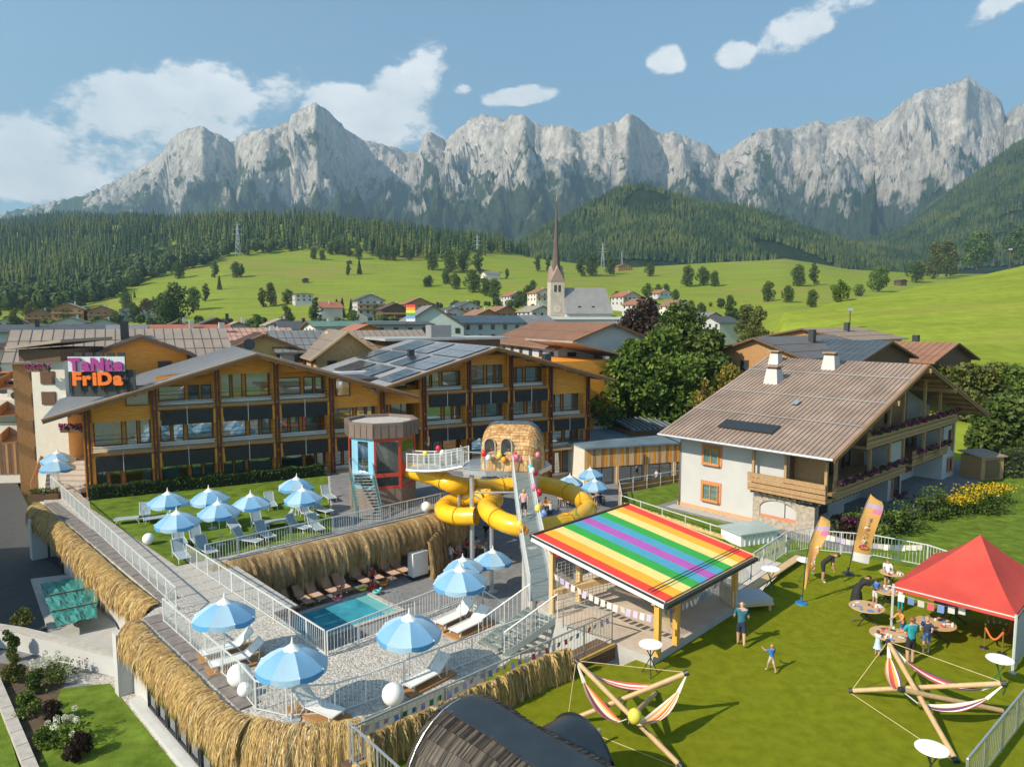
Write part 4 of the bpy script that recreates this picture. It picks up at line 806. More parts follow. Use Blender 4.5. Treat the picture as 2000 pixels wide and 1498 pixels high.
# ---------------------------------------------------------------- pavilion, hut on the platform, bridge, slide
RED = mat('pavilion_red', (.52, .05, .022), .45, .08, 2); BLUE = mat('pavilion_blue', (.22, .48, .62), .45, .06, 2); TAUPE = mat('taupe_sheet', (.20, .145, .115), .55, .12, 2, metal=.2)
oc = (-9.45, 51.0); ov = thing('octagonal_pavilion', 'octagonal red and sky blue pavilion with taupe flat roof', 'pavilion', (*oc, T)); OR_ = 2.45
op = lambda k, r=OR_: (oc[0] + r * math.cos(math.pi / 8 + k * math.pi / 4 + .35), oc[1] + r * math.sin(math.pi / 8 + k * math.pi / 4 + .35))
MB().prism([op(k) for k in range(8)], T, .35).build('plinth', mat('brown_plinth', (.22, .16, .12), .8, .1), ov)
MB().prism([op(k, 2.7) for k in range(8)], 3.95, 4.8).build('roof_band', TAUPE, ov)
MB().prism([op(k, 2.4) for k in range(8)], 4.801, 4.82).build('roof_top', STONE, ov)
for k in range(8):
    a, b = op(k, 2.72), op((k + 1) % 8, 2.72); c_, d = op(k, 2.45), op((k + 1) % 8, 2.45); MB().add([(*a, 4.8), (*b, 4.8), (*b, 5.02), (*a, 5.02), (*c_, 4.8), (*d, 4.8), (*d, 5.02), (*c_, 5.02)], [(0, 1, 2, 3), (5, 4, 7, 6), (3, 2, 6, 7)]).build('parapet', TAUPE, ov)
    sm = MB()
    for j in range(4): q = (a[0] + (b[0] - a[0]) * j / 4, a[1] + (b[1] - a[1]) * j / 4); sm.beam((*q, 3.96), (*q, 5.0), .025)
    sm.build('panel_seams', SEAM, ov)
    e = (Vector((*op((k + 1) % 8), 0)) - Vector((*op(k), 0))); fr = Fr((*op(k), 0), math.degrees(math.atan2(e.x, e.y))); Lk = e.length
    mid = (Vector((*op(k), 0)) + Vector((*op((k + 1) % 8), 0))) / 2; out = mid - Vector((*oc, 0))
    facing = out.normalized().dot(Vector((.18, -1, 0)).normalized())
    fr2 = Fr((*op((k + 1) % 8), 0), math.degrees(math.atan2(-e.x, -e.y))) if False else fr
    isdoor = False
    cm = RED
    o = MB()
    ang = math.degrees(math.atan2(out.x, -out.y))       # 0 = towards the camera, positive right
    door = -45 < ang < 0
    cm = BLUE if door else RED
    for x0, x1 in ((0, .16), (Lk - .16, Lk)): o.box(fr, x0, x1, 0, .1, .35, 3.95)
    o.box(fr, .16, Lk - .16, 0, .09, 3.7, 3.95); o.box(fr, .16, Lk - .16, 0, .09, 1.2, 1.5 if door else 1.45); o.box(fr, .16, Lk - .16, 0, .09, .35, .55)
    if door: o.box(fr, .16, .5, .01, .08, 1.5, 3.7); o.box(fr, Lk - .5, Lk - .16, .01, .08, 1.5, 3.7)
    elif ang > 45: o.box(fr, .16, Lk - .16, .01, .08, 1.45, 2.1)
    wp = o.build('blue_wall' if door else 'red_wall', cm, ov)
    MB().box(fr, .17, Lk - .17, .04, .06, .55, 3.7).build('glazing', GLASS, wp)
MB().prism([op(k, 2.0) for k in range(8)], 1.35, 1.45).build('floor', GREYP, ov); MB().prism([op(k, 1.5) for k in range(8)], .4, 3.8).build('inner_core', mat('shelf_wall', (.42, .30, .19), .8, .6, 1.6), ov)
ps = thing('pavilion_stair', 'teal metal stair climbing to the blue pavilion door', 'stair', at(735, 1030, T))
a0, a1 = Vector(at(700, 1016, T)), Vector((*XY(atY(683, 940, 48.7)), 1.45)); wd = Vector((1.55, .1, 0))
for i in range(15):
    p = a0.lerp(a1, i / 15); q = a0.lerp(a1, (i + .8) / 15); z = T + .17 + i * (1.45 - T - .17) / 14
    MB().slab([(p.x, p.y, z), (p.x + wd.x, p.y + wd.y, z), (q.x + wd.x, q.y + wd.y, z), (q.x, q.y, z)], .04).build('tread', METAL, ps)
for k in (0, 1):
    o = wd * k; MB().beam(a0 + o, a1 + o, .06, .24).build('stringer', TEALM, ps); MB().tube([a0 + o, a0 + o + Vector((0, 0, 1)), a1 + o + Vector((0, 0, 1)), a1 + o + Vector((0, .9, 1)), a1 + o + Vector((0, .9, 0))], .035, 6).build('handrail', TEALM, ps)
    m_ = MB()
    for i in range(1, 14): p = a0.lerp(a1, i / 14) + o; m_.bar(p, p + Vector((0, 0, 1)), .013, 5)
    m_.build('balusters', TEALM, ps, kind='stuff')
MB().box(ID, a1.x - .05, a1.x + wd.x + .05, a1.y, a1.y + 1.3, 1.38, 1.45).build('landing', METAL, ps); MB().bar((a1.x, a1.y + .8, T), (a1.x, a1.y + .8, 1.38), .07).build('leg', TEALM, ps); MB().bar((a1.x + 1.5, a1.y + .8, T), (a1.x + 1.5, a1.y + .8, 1.38), .07).build('leg', TEALM, ps)
PZ = 2.45
pfm = Fr((-3.2, 45.6, PZ), 82)
pt = thing('hut_platform', 'pale steel platform on posts carrying the straw-coloured hut', 'platform', (-1, 47, C))
plat = [pfm(0, 0), pfm(1.4, -.9), pfm(4.9, -.9), pfm(6.0, .6), pfm(5.8, 3.8), pfm(.4, 3.2)]
MB().slab([Z(p, 0) for p in plat], .3).build('deck', METAL, pt)
for p in (pfm(.6, .2), pfm(4.6, -.3), pfm(5.4, 3.2), pfm(.8, 2.8)): MB().bar((p[0], p[1], C), Z(p, -.3), .16, 10).build('post', METAL, pt)
for p, q in ((pfm(.6, .2), pfm(4.6, -.3)), (pfm(.6, .2), pfm(.8, 2.8))): MB().bar(Z(p, -1.6), Z(q, -1.6), .08, 6).build('cross_tie', METAL, pt); MB().bar(Z(p, -1.7), Z(q, -4.2), .06, 6).build('cross_tie', METAL, pt)
railing('platform_railing', 'dark-posted railing round the hut platform', [pfm(0, 2.2), pfm(0, 0), pfm(1.4, -.9), pfm(2.4, -.9)], h=1.2, mt=METAL, post=1.2, bal=False)
def barrel(t_, fr, L_, W_, Hh, mats, ridge_m, rows=14, nose=.75, cols=34, shp=.32, seed=3, sw=.17):
    """a shingled barrel hut: closed shell, courses of shingles, dark ridge sheet"""
    g_ = random.Random(seed)
    def sp(u, a, off=0):                                 # u along 0..1, a around 0..pi
        e = 1 - abs(2 * u - 1) ** 6 * (1 - nose); ex = min(u, 1 - u); rr = math.sqrt(max(0.0, 1 - max(0, 1 - ex / shp) ** 2.2)); rr = .0 + rr
        bul = 1 + .05 * math.sin(u * math.pi * 5)
        y = math.cos(a) * (W_ / 2 + off) * rr * bul * (1 - .08 * math.sin(a)); z = math.sin(a) ** .62 * (Hh + off) * (rr ** .55)
        return fr(u * L_, y, fr.o[2] + z)
    m_ = MB(); nu = 30; na = 18
    m_.add([sp(i / nu, math.pi * j / na) for i in range(nu + 1) for j in range(na + 1)], [(i * (na + 1) + j, i * (na + 1) + j + 1, (i + 1) * (na + 1) + j + 1, (i + 1) * (na + 1) + j) for i in range(nu) for j in range(na)])
    m_.build('shell', mats[0], t_, smooth=True)
    sh = MB()
    for r_ in range(rows):
        a0_ = math.pi * r_ / (rows * 2) * .93
        for sd in (0, 1):
            u = .012
            while u < .985:
                du = sw / L_ * (.7 + .6 * g_.random()); a1_ = a0_ + math.pi / (rows * 2) * 1.25; lo, hi = a0_ - .0, a1_
                if sd: lo, hi = math.pi - lo, math.pi - hi
                o1 = .05 + .03 * g_.random(); sh.k = g_.randrange(len(mats)); u1 = min(.988, u + du * .93)
                sh.add([sp(u, lo, o1), sp(u1, lo, o1), sp(u1, hi, .012), sp(u, hi, .012)], [(0, 1, 2, 3)]); sh.add([sp(u, lo, o1), sp(u1, lo, o1), sp(u1, lo, 0), sp(u, lo, 0)], [(3, 2, 1, 0)])
                u += du
    sh.build('shingles', mats, t_, kind='stuff')
    rg = MB(); n = 26
    rg.add([sp(.02 + .96 * i / n, a, .075) for i in range(n + 1) for a in (math.pi / 2 - .34, math.pi / 2 - .12, math.pi / 2 + .12, math.pi / 2 + .34)], [(i * 4 + j, i * 4 + j + 1, i * 4 + 5 + j, i * 4 + 4 + j) for i in range(n) for j in range(3)])
    rg.build('ridge_sheet', ridge_m, t_, smooth=True)
    return sp
SHG = [mat('honey_shingle', (.50, .29, .12), .7, .2, 3), mat('honey_shingle_light', (.58, .37, .17), .7, .2, 3), mat('honey_shingle_brown', (.40, .21, .08), .7, .2, 3)]; RIDGE = mat('blue_grey_ridge', (.11, .15, .19), .4, .1, 2, metal=.5)
pd = thing('shingled_hut', 'rounded honey-coloured shingle hut with two arched windows on the platform', 'hut', pfm(1.6, 1.4))
sp_ = barrel(pd, Fr(pfm(1.35, 1.3), 100), 4.3, 3.1, 2.95, SHG, RIDGE, 15, shp=.3)
def arch(parent, O, ux, uz, nrm, wd, hg, nm, fm, gm, door=False):
    O, ux, uz, nrm = map(Vector, (O, ux, uz, nrm)); P2 = lambda s_, off: [O + ux * x * s_ + uz * z * (1 if z > 0 else 1) + nrm * off for x, z in ([(-wd / 2, 0), (wd / 2, 0)] + [(wd / 2 * math.cos(a), hg - wd / 2 + wd / 2 * math.sin(a)) for a in [math.pi * i / 10 for i in range(11)]])]
    i_, o_ = P2(.82, .1), P2(1.0, .1); b_ = P2(1.0, -.3); n = len(i_); m_ = MB()
    m_.add(i_ + o_ + b_, [(k, (k + 1) % n, n + (k + 1) % n, n + k) for k in range(n)] + [(n + k, n + (k + 1) % n, 2 * n + (k + 1) % n, 2 * n + k) for k in range(n)])
    o = m_.build(nm, fm, parent); MB().poly(P2(.84, .06)).build('pane', gm, o)
    if door: MB().add([O + ux * x + uz * z + nrm * .09 for x, z in ((-wd * .38, .02), (wd * .38, .02), (wd * .38, hg * .42), (-wd * .38, hg * .42))], [(0, 1, 2, 3)]).build('door_panel', mat('grey_door', (.4, .43, .45), .6), o)
pfr = Fr(pfm(1.35, 1.3), 100); STG = mat('stone_grey_frame', (.42, .36, .28), .7, .1, 3)
for u, dr in ((.2, True), (.46, False)): arch(pd, pfr(4.3 * u, -1.52 if u > .3 else -1.38, PZ + (.1 if dr else .75)), (*pfr.d, 0), (0, 0, 1), (-pfr.n[0], -pfr.n[1], 0), .8, 1.95 if dr else 1.35, 'arched_door' if dr else 'arched_window', STG, mat('dark_pane', (.05, .05, .05), .1, .3, 2), dr)
br = thing('pavilion_bridge', 'gently curved steel footbridge from the pavilion to the hut platform', 'bridge', (-6, 48, 1.5))
b0, b1 = Vector((-7.3, 48.6, 1.75)), Vector(pfm(.1, 1.0, PZ - .02)); bw = Vector((.25, 1, 0)).normalized() * 1.2
pb = [b0.lerp(b1, i / 10) + Vector((0, 0, -.18 * math.sin(math.pi * i / 10))) for i in range(11)]
for k in (0, 1):
    o = bw * k; MB().tube([p + o for p in pb], .11, 8).build('girder', METAL, br); MB().tube([p + o + Vector((0, 0, 1.15)) for p in pb], .025, 5).build('handrail', METAL, br)
    for p in pb[::2]: MB().beam(p + o, p + o + Vector((0, 0, 1.2)), .07).build('post', WMET, br)
    m_ = MB()
    for i in range(10):
        for j in range(8): p = pb[i].lerp(pb[i + 1], j / 8) + o; m_.bar(p, p + Vector((0, 0, 1.15)), .006, 3, cap=False)
        for z in (.25, .5, .75, .95): m_.bar(pb[i] + o + Vector((0, 0, z)), pb[i + 1] + o + Vector((0, 0, z)), .006, 3, cap=False)
    m_.build('mesh_infill', WMET, br, kind='stuff')
for i in range(10): MB().slab([pb[i] + Vector((0, 0, .08)), pb[i + 1] + Vector((0, 0, .08)), pb[i + 1] + bw + Vector((0, 0, .08)), pb[i] + bw + Vector((0, 0, .08))], .05).build('deck_panel', METAL, br)
gb = thing('grating_bridge', 'long narrow grating footbridge with net sides sloping down to the deck', 'bridge', at(1055, 1170, DK))
g0, g1 = Vector((.05, 44.8, PZ)), Vector(at(1035, 1172, DK + .05)); gw = Vector((1.05, .05, 0)); n = 22
pg = [g0.lerp(g1, i / n) + Vector((0, 0, -.35 * math.sin(math.pi * i / n))) for i in range(n + 1)]
for i in range(n):
    a, b = pg[i], pg[i].lerp(pg[i + 1], .95); MB().slab([a, b, b + gw, a + gw], .05).build('grating_panel', GRAT, gb)
for k in (0, 1):
    o = gw * k; MB().tube([p + o for p in pg], .07, 6).build('stringer', METAL, gb); MB().tube([p + o + Vector((0, 0, 1.1)) for p in pg], .025, 5).build('handrail', WMET, gb); m_ = MB()
    for i in range(n):
        for j in range(4):
            p = pg[i].lerp(pg[i + 1], j / 4) + o; q = pg[i].lerp(pg[i + 1], j / 4 + .25) + o; m_.bar(p, q + Vector((0, 0, 1.1)), .008, 3, cap=False); m_.bar(q, p + Vector((0, 0, 1.1)), .008, 3, cap=False)
    m_.build('net_side', WMET, gb, kind='stuff')
    for i in range(0, n + 1, 2): MB().beam(pg[i] + o, pg[i] + o + Vector((0, 0, 1.12)), .04).build('post', WMET, gb)
for i in (8, 14): p = pg[i] + gw / 2; MB().bar((p.x, p.y, C), p, .28, 10).build('support', CONC, gb)
YEL = mat('slide_yellow', (.78, .42, .012), .3, .06, 1, spec=.5, c2=(.82, .47, .02))
sl_ = thing('tube_slide', 'thick yellow tube slide winding in loops below the hut', 'slide', (2, 45, C))
SP = [(800, 918, 50.2), (850, 932, 49.2), (885, 946, 48.4), (920, 950, 49.5), (960, 952, 51), (1000, 948, 51.5), (1045, 945, 51), (1090, 953, 50), (1130, 971, 48), (1146, 993, 45.5), (1126, 1014, 43.2), (1082, 1027, 41.6), (1030, 1030, 41), (988, 1021, 41.5), (960, 1005, 43), (952, 990, 45), (966, 977, 47), (945, 968, 48.5), (905, 974, 49.2), (872, 986, 48.6), (868, 1000, 47.2), (895, 1008, 46), (930, 1008, 45.5)]
SP = [Vector(atY(*p)) for p in SP]
def spline(P, k=6):
    out = []
    for i in range(len(P) - 1):
        p0, p1, p2, p3 = P[max(0, i - 1)], P[i], P[i + 1], P[min(len(P) - 1, i + 2)]
        for j in range(k):
            t_ = j / k; out.append(.5 * ((2 * p1) + (p2 - p0) * t_ + (2 * p0 - 5 * p1 + 4 * p2 - p3) * t_ ** 2 + (3 * p1 - p0 - 3 * p2 + p3) * t_ ** 3))
    return out + [P[-1]]
SPS = spline(SP)
def rings(P, r, n):
    out = []
    for i, p in enumerate(P): d = (P[min(i + 1, len(P) - 1)] - P[max(i - 1, 0)]).normalized(); x = d.cross(Vector((0, 0, 1))).normalized(); y = x.cross(d); out.append([p + (x * math.cos(2 * math.pi * k / n) + y * math.sin(2 * math.pi * k / n)) * r for k in range(n)])
    return out
RG = rings(SPS, .6, 20); RG2 = rings(SPS, .66, 20)
for i in range(0, len(SPS) - 1, 9):
    sg = RG[i:i + 10]; MB().add([p for q in sg for p in q], [(j * 20 + k, j * 20 + (k + 1) % 20, j * 20 + 20 + (k + 1) % 20, j * 20 + 20 + k) for j in range(len(sg) - 1) for k in range(20)]).build('tube_segment', YEL, sl_, smooth=True)
    if i:
        d = (SPS[min(i + 1, len(SPS) - 1)] - SPS[i - 1]).normalized() * .035; m_ = MB(); ra = [p - d for p in RG2[i]] + [p + d for p in RG2[i]] + [p - d for p in RG[i]] + [p + d for p in RG[i]]
        m_.add(ra, [(k, (k + 1) % 20, 20 + (k + 1) % 20, 20 + k) for k in range(20)] + [(40 + k, 40 + (k + 1) % 20, (k + 1) % 20, k) for k in range(20)] + [(20 + k, 20 + (k + 1) % 20, 60 + (k + 1) % 20, 60 + k) for k in range(20)]); m_.build('flange', mat('slide_flange', (.62, .30, .01), .5), sl_)
for i in (14, 60, 84, 110):
    p = SPS[min(i, len(SPS) - 1)]; MB().bar((p.x, p.y, C), (p.x, p.y, p.z - .5), .13, 10).build('support', METAL, sl_)

# paving slabs of the terrace path and the stone capping along the straw edges
PSL = mat('aggregate_slab', (.40, .375, .34), .9, .2, 9, .3, 40, detail=8); CAP = mat('brown_grey_capping', (.19, .165, .15), .9, .25, 2.5, .2, 20)
pa_, pb2 = Vector(at(205, 1010, T)), Vector(at(470, 1218, T)); pdv = (pb2 - pa_).normalized(); pnv = Vector((pdv.y, -pdv.x, 0)); Lp = (pb2 - pa_).length; n = int(Lp / 1.2)
for i in range(n):
    for j in (-1.35, -.15, 1.05):
        c_ = pa_ + pdv * (i * 1.2) + pnv * (j - .3); h2 = 1.14; z = T + .012 + .006 * rnd.random(); MB().slab([(p.x, p.y, z) for p in (c_, c_ + pdv * h2, c_ + pdv * h2 - pnv * h2, c_ - pnv * h2)], .03).build('paving_slab', PSL, RTO)
for e in (((85, 985), (315, 1178)), ((278, 1210), (466, 1390))):
    a, b = Vector(at(*e[0], T)), Vector(at(*e[1], T)); d = (b - a).normalized(); q = Vector((-d.y, d.x, 0)); L_ = (b - a).length; n = int(L_ / .9)
    for i in range(n): c_ = a + d * (i * L_ / n) + q * .06; z = T + .06 + .012 * rnd.random(); w2 = L_ / n - .05; MB().slab([(p.x, p.y, z) for p in (c_, c_ + d * w2, c_ + d * w2 + q * .72, c_ + q * .72)], .07).build('capping_stone', CAP, RTO)
# ---------------------------------------------------------------- white chalet with the brown roof
ct = thing('chalet', 'white chalet with wide brown metal roof, wooden balconies and purple flower boxes', 'house', CF(0, -10.9))
GX, GY, RX = 28.2, -10.9, 14.2
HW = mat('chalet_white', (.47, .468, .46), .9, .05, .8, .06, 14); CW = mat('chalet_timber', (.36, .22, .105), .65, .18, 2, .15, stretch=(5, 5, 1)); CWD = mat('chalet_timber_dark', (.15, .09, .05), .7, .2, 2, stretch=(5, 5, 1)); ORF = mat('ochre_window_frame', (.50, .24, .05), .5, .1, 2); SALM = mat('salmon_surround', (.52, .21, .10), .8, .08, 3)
xl, xr = -1.9, 31.2; ze, za, zr = 3.4, 8.65, 3.2
rk3 = lambda x: (ze + (za - ze) * (x - xl) / (RX - xl) if x < RX else zr + (za - zr) * (xr - x) / (xr - RX)) - .3
LF = Fr(CF(0, 0), 138)                               # the long wall: x runs towards the viewer
b = gable_wall(CF, .06, GX, RX, rk3(RX), rk3(0), rk3(GX), GY + 2.2, 0, CH); b.build('wall', HW, ct)
MB().box(LF, 0, 6.35, 0, 3, CH, rk3(0) - .05).build('wall', HW, ct)
MB().box(LF, -.1, 6.4, -.08, 0, CH, CH + .3).build('terracotta_base', PINKW, ct); MB().box(LF, -.3, 7, -1.2, -.09, CH + .031, CH + .06).build('path_slab', STONE, ct)
for z0 in (CH + .95, CH + 3.75):
    MB().box(LF, 2.0, 3.75, -.06, -.01, z0 - .18, z0 + 1.45).build('window_surround', SALM, ct); o = window(ct, LF, 2.2, 3.55, -.07, z0, z0 + 1.25, fm=ORF, curtain=(2.28, 3.48, WHITE), bars=(2.84,), sill=SALM)
# corner: stone porch below, timber loggia above
MB().box(LF, 6.36, 8.7, 2.0, 2.2, CH, -.2).build('porch_wall', HW, ct); STN = mat('rubble_stone', (.36, .31, .25), .9, .35, 3.5, .5, 8)
for (x0, x1) in ((6.36, 6.9), (9.6, 10.9)): MB().box(LF, x0, x1, -.05, .55, CH, -.5).build('stone_pier', STN, ct)
ar = MB(); n = 12
ar.add([LF(6.9 + 2.7 * i / n, y, z) for y in (-.05, .5) for i in range(n + 1) for z in (-1.1 + .55 * math.sin(math.pi * i / n) ** .6, -.02)], [(2 * i, 2 * i + 2, 2 * i + 3, 2 * i + 1) for i in range(n)] + [(2 * n + 2 + 2 * i + 1, 2 * n + 2 + 2 * i + 3, 2 * n + 2 + 2 * i + 2, 2 * n + 2 + 2 * i) for i in range(n)] + [(2 * i, 2 * n + 2 + 2 * i, 2 * n + 4 + 2 * i, 2 * i + 2) for i in range(n)])
ar.build('porch_arch', STN, ct); MB().box(LF, 6.9, 9.6, 0, .12, CH + .05, CH + .8).build('porch_balustrade', SALM, ct); MB().box(LF, 6.9, 9.6, -.06, -.01, CH, CH + .6).build('stone_base', STN, ct); MB().box(LF, 7.3, 8.2, 1.9, 1.99, CH, CH + 2.1).build('porch_door', CW, ct); window(ct, LF, 8.35, 8.65, 1.98, CH + .9, CH + 1.9, fm=ORF)
def balcony(x0, x1, fr, y, z, dep, nm='balcony', flowers=True, pet=2):
    o = MB(); o.box(fr, x0, x1, y, y + dep, z - .2, z); bo = o.build(nm, CW, ct)
    k = int((x1 - x0) / .55)
    for zz in (z + .05, z + .42, z + .78): MB().box(fr, x0, x1, y - .04 - (.05 if zz > z + .7 else 0), y + .04, zz, zz + .3).build('parapet_board', CW, bo)
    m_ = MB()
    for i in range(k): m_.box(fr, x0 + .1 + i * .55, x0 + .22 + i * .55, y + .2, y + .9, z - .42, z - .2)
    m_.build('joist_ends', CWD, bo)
    return bo
balcony(6.3, 11.9, LF, -.75, .25, 1.6, flowers=False); balcony(.3, 13.2, CF, GY - 1.0, .25, 3.2); balcony(16.2, 24.8, CF, GY - .5, .25, 2.7); balcony(5.8, 25.6, CF, GY - .9, 3.05, 3.1)
MB().box(LF, 6.36, 10.9, 1.2, 1.35, .25, rk3(1)).build('loggia_wall', CW, ct)
for x in (6.5, 8.9, 11.7): MB().box(LF, x, x + .18, -.6, -.42, .25, 2.85).build('loggia_post', CW, ct)
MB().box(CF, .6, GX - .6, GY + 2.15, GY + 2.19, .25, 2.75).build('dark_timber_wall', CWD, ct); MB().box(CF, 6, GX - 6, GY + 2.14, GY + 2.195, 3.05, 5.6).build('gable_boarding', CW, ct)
MB().box(CF, 13.2, 16.0, GY + .2, GY + 2.18, CH, 2.7).build('white_bay', HW, ct); MB().box(CF, 25.0, GX, GY - .1, GY + 2.18, CH, 2.8).build('white_bay', HW, ct); MB().box(CF, .2, 7.5, GY + 1.2, GY + 2.18, CH, .0).build('white_bay', HW, ct)
for x in (1.0, 6.6, 10.2, 13.0, 17.6, 21.4, 25.0):
    MB().box(CF, x, x + .2, GY - .9, GY - .7, .3, min(3.0, rk3(x) - .1)).build('balcony_post', CW, ct)
    if 6 < x < 25: MB().box(CF, x, x + .2, GY - .8, GY - .6, 3.3, rk3(x) - .05).build('balcony_post', CW, ct)
for x in (8, 14.2, 20.4): MB().beam(CF(x, GY - 2.2, rk3(x) - .2), CF(x, GY + 2.2, rk3(x) - .2), .25, .35).build('purlin', CW, ct)
for x0, x1, z0, z1, f in ((2.2, 4.0, CH + .7, CH + 1.9, 1), (9.0, 10.2, .6, 2.2, 2.1), (3.2, 4.4, .4, 2.3, 2.1), (6.8, 7.8, .4, 2.4, 2.1), (18.3, 19.6, .4, 2.3, 2.1), (22.3, 23.8, .6, 2.1, 2.1), (22.3, 23.8, CH + .7, CH + 2.0, 2.1), (26.2, 27.2, .5, 2.0, -.2), (26.2, 27.2, CH + .6, CH + 1.9, -.2), (12, 13, 3.3, 5.2, 2.1), (17, 18, 3.3, 5.2, 2.1), (8.5, 9.4, 3.3, 4.9, 2.1)):
    window(ct, CF, x0, x1, GY + f, z0, z1, fm=BROWNF if z0 > 0 else SALM, curtain=(x0 + .1, x1 - .1, CURT) if x0 > 20 else None)
arch(ct, CF(14.6, GY + .15, CH + .3), (*CF.d, 0), (0, 0, 1), (-CF.n[0], -CF.n[1], 0), 1.5, 2.0, 'arched_window', SALM, mat('dark_pane', (.05, .05, .05)))
gable_roof(ct, xl, RX, xr, ze, za, zr, GY - 1.9, .7, ROOFB, HF=CF, sp=.34, th=.2)
for v in (.28, .52, .8): 
    x = xl + (RX - xl) * v; z = ze + (za - ze) * v; MB().bar(CF(x, GY - 1.8, z + .14), CF(x, .6, z + .14), .022, 5).build('snow_rail', METAL, ct)
MB().bar(CF(xl - .07, GY - 1.9, ze - .1), CF(xl - .07, .7, ze - .1), .09, 8).build('gutter', METAL, ct); MB().tube([CF(xl, .3, ze - .15), CF(-.15, -.1, ze - .9), CF(-.12, -.1, CH)], .05, 6).build('downpipe', CWD, ct)
MB().plate([CF(xl + a * (RX - xl), y, ze + a * (za - ze) + .1) for a, y in ((.12, -3.2), (.12, -7.6), (.2, -7.6), (.2, -3.2))][::-1], .04).build('dark_roof_plate', DMET, ct)
MB().plate([CF(xl + a * (RX - xl), y, ze + a * (za - ze) + .16) for a, y in ((.42, -6.5), (.42, -7.0), (.46, -7.0), (.46, -6.5))][::-1], .05).build('roof_light', METAL, ct)
for (x, y, s_) in ((9.0, -2.9, 1.0), (13.0, -.9, .8), (12.6, -6.0, .95)):
    zb = rk3(x) + .1; fr = Fr(CF(x, y), 48); ch = MB(); w0, w1, hh = .62 * s_, .45 * s_, 1.25 * s_
    ch.add([fr(i * w0, j * w0, zb) for i, j in ((-1, -1), (1, -1), (1, 1), (-1, 1))] + [fr(i * w1, j * w1, zb + hh) for i, j in ((-1, -1), (1, -1), (1, 1), (-1, 1))], [(4, 5, 6, 7), (0, 1, 5, 4), (1, 2, 6, 5), (2, 3, 7, 6), (3, 0, 4, 7)])
    o = ch.build('chimney', HW, ct); MB().box(fr, -w1 - .12, w1 + .12, -w1 - .12, w1 + .12, zb + hh + .18, zb + hh + .28).build('chimney_cap', ROOFB, o); MB().box(fr, -w1 + .05, w1 - .05, -w1 + .05, w1 - .05, zb + hh + .002, zb + hh + .18).build('chimney_throat', CWD, o)
FLW = [leafmat('petunia_purple', (.16, .015, .12), (.28, .03, .2), 2), leafmat('petunia_green', (.03, .06, .015), (.05, .09, .02), 2), leafmat('petunia_pink', (.36, .05, .2), (.45, .08, .26), 2)]
def flowerbox(fr, x0, x1, y, z, n, seed, parent):
    def fn(g_, n):
        x = x0 + (x1 - x0) * g_.rand(n); yy = y - .12 + .3 * (g_.rand(n) - .5); zz = z + .25 * (g_.rand(n) - .6) + .12 * np.sin(x * 4.1); return np.array([fr(a, b_, c_) for a, b_, c_ in zip(x, yy, zz)])
    leaf_cloud(n, fn, .09, seed, FLW, name='flower_box', parent=parent)
flowerbox(CF, .6, 12.8, GY - 1.15, 1.25, 1400, 5, ct); flowerbox(CF, 16.6, 24.6, GY - .65, 1.25, 900, 6, ct); flowerbox(CF, 6.0, 25.4, GY - 1.05, 4.05, 1800, 7, ct); flowerbox(CF, 14.0, 16.0, GY - .1, CH + .35, 200, 8, ct)
# ---------------------------------------------------------------- low timber annexe in the middle
an = thing('timber_annexe', 'low board-clad annexe with dark windows and blue-grey flat roof', 'building', HF(45.4, -2, C))
AF = Fr((*XY(at(1143, 950, C)), C), 72); BLR = mat('blue_grey_flat_roof', (.13, .19, .24), .5, .2, .4, c2=(.17, .24, .29))
an_o = AF.o; w_an = 13.5; zt = zat(AF(0, 0)[1], 878)
MB().box(AF, 0, w_an, .3, 12, C, zt - .05).build('wall', CREAM, an)
k = 44
bm = None
for i in range(k):
    MB().box(AF, i * w_an / k + .01, (i + 1) * w_an / k - .015, .2 - .015 * (i % 2), .29, zt - 1.95, zt - .06).build('cladding_board', [WOODM, ORW, WOODL][(i * 7) % 3] if i % 4 else WOODL, an)
MB().box(AF, -.1, w_an + .1, -.1, 12, zt, zt + .16).build('flat_roof', BLR, an)
for i in range(4):
    x = .5 + i * 3.3; MB().box(AF, x - .3, x - .02, .1, .29, C, zt - 1.96).build('pier', WOODL, an); window(an, AF, x, x + 2.7, .3, C + .1, zt - 2.0, fm=DMET, bars=(x + 1.35,), pane=GLASS)
    MB().box(AF, x + .08, x + 2.62, .285, .298, C + .15, zt - 2.05).build('unlit_room_sheet', DARKIN, an)  # dark sheet behind the glass stands in for the unlit room
MB().bar(AF(6.6, .05, C), AF(6.6, .05, zt - .9), .08, 8).build('downpipe', DMET, an)
up_ = thing('upper_roof_deck', 'pale-walled roof storey with blue roof behind the annexe', 'building', AF(0, 12, zt))
MB().box(AF, -1.5, 8.6, 10.5, 22, C, zt + 1.5).build('wall', CREAM, up_); MB().box(AF, -1.6, 8.8, 10.3, 22, zt + 1.51, zt + 1.75).build('flat_roof', BLR, up_)
sk = thing('glazed_roof', 'small dark ribbed glass roof beside the annexe', 'building', AF(9, 5, zt))
MB().slab([AF(7.5, 4.5, zt + .9), AF(13.2, 4.5, zt + .9), AF(13.2, 9.5, zt + 1.5), AF(7.5, 9.5, zt + 1.5)], .2).build('roof_sheet', mat('dark_glass_roof', (.04, .07, .085), .25, .2, 1), sk); MB().box(AF, 7.6, 13.1, 4.8, 9.4, zt + .17, zt + .65).build('wall', WOODD, sk)
for i in range(9): MB().beam(AF(7.8 + i * .65, 4.5, zt + .95), AF(7.8 + i * .65, 9.5, zt + 1.55), .08, .1).build('rib', METAL, sk)
railing('roof_deck_railing', 'pale railing along the blue roof deck behind the annexe', [AF(-1.3, 10.8, zt + 1.75), AF(8.7, 10.8, zt + 1.75), AF(8.7, 18, zt + 1.75)], sp=.4)
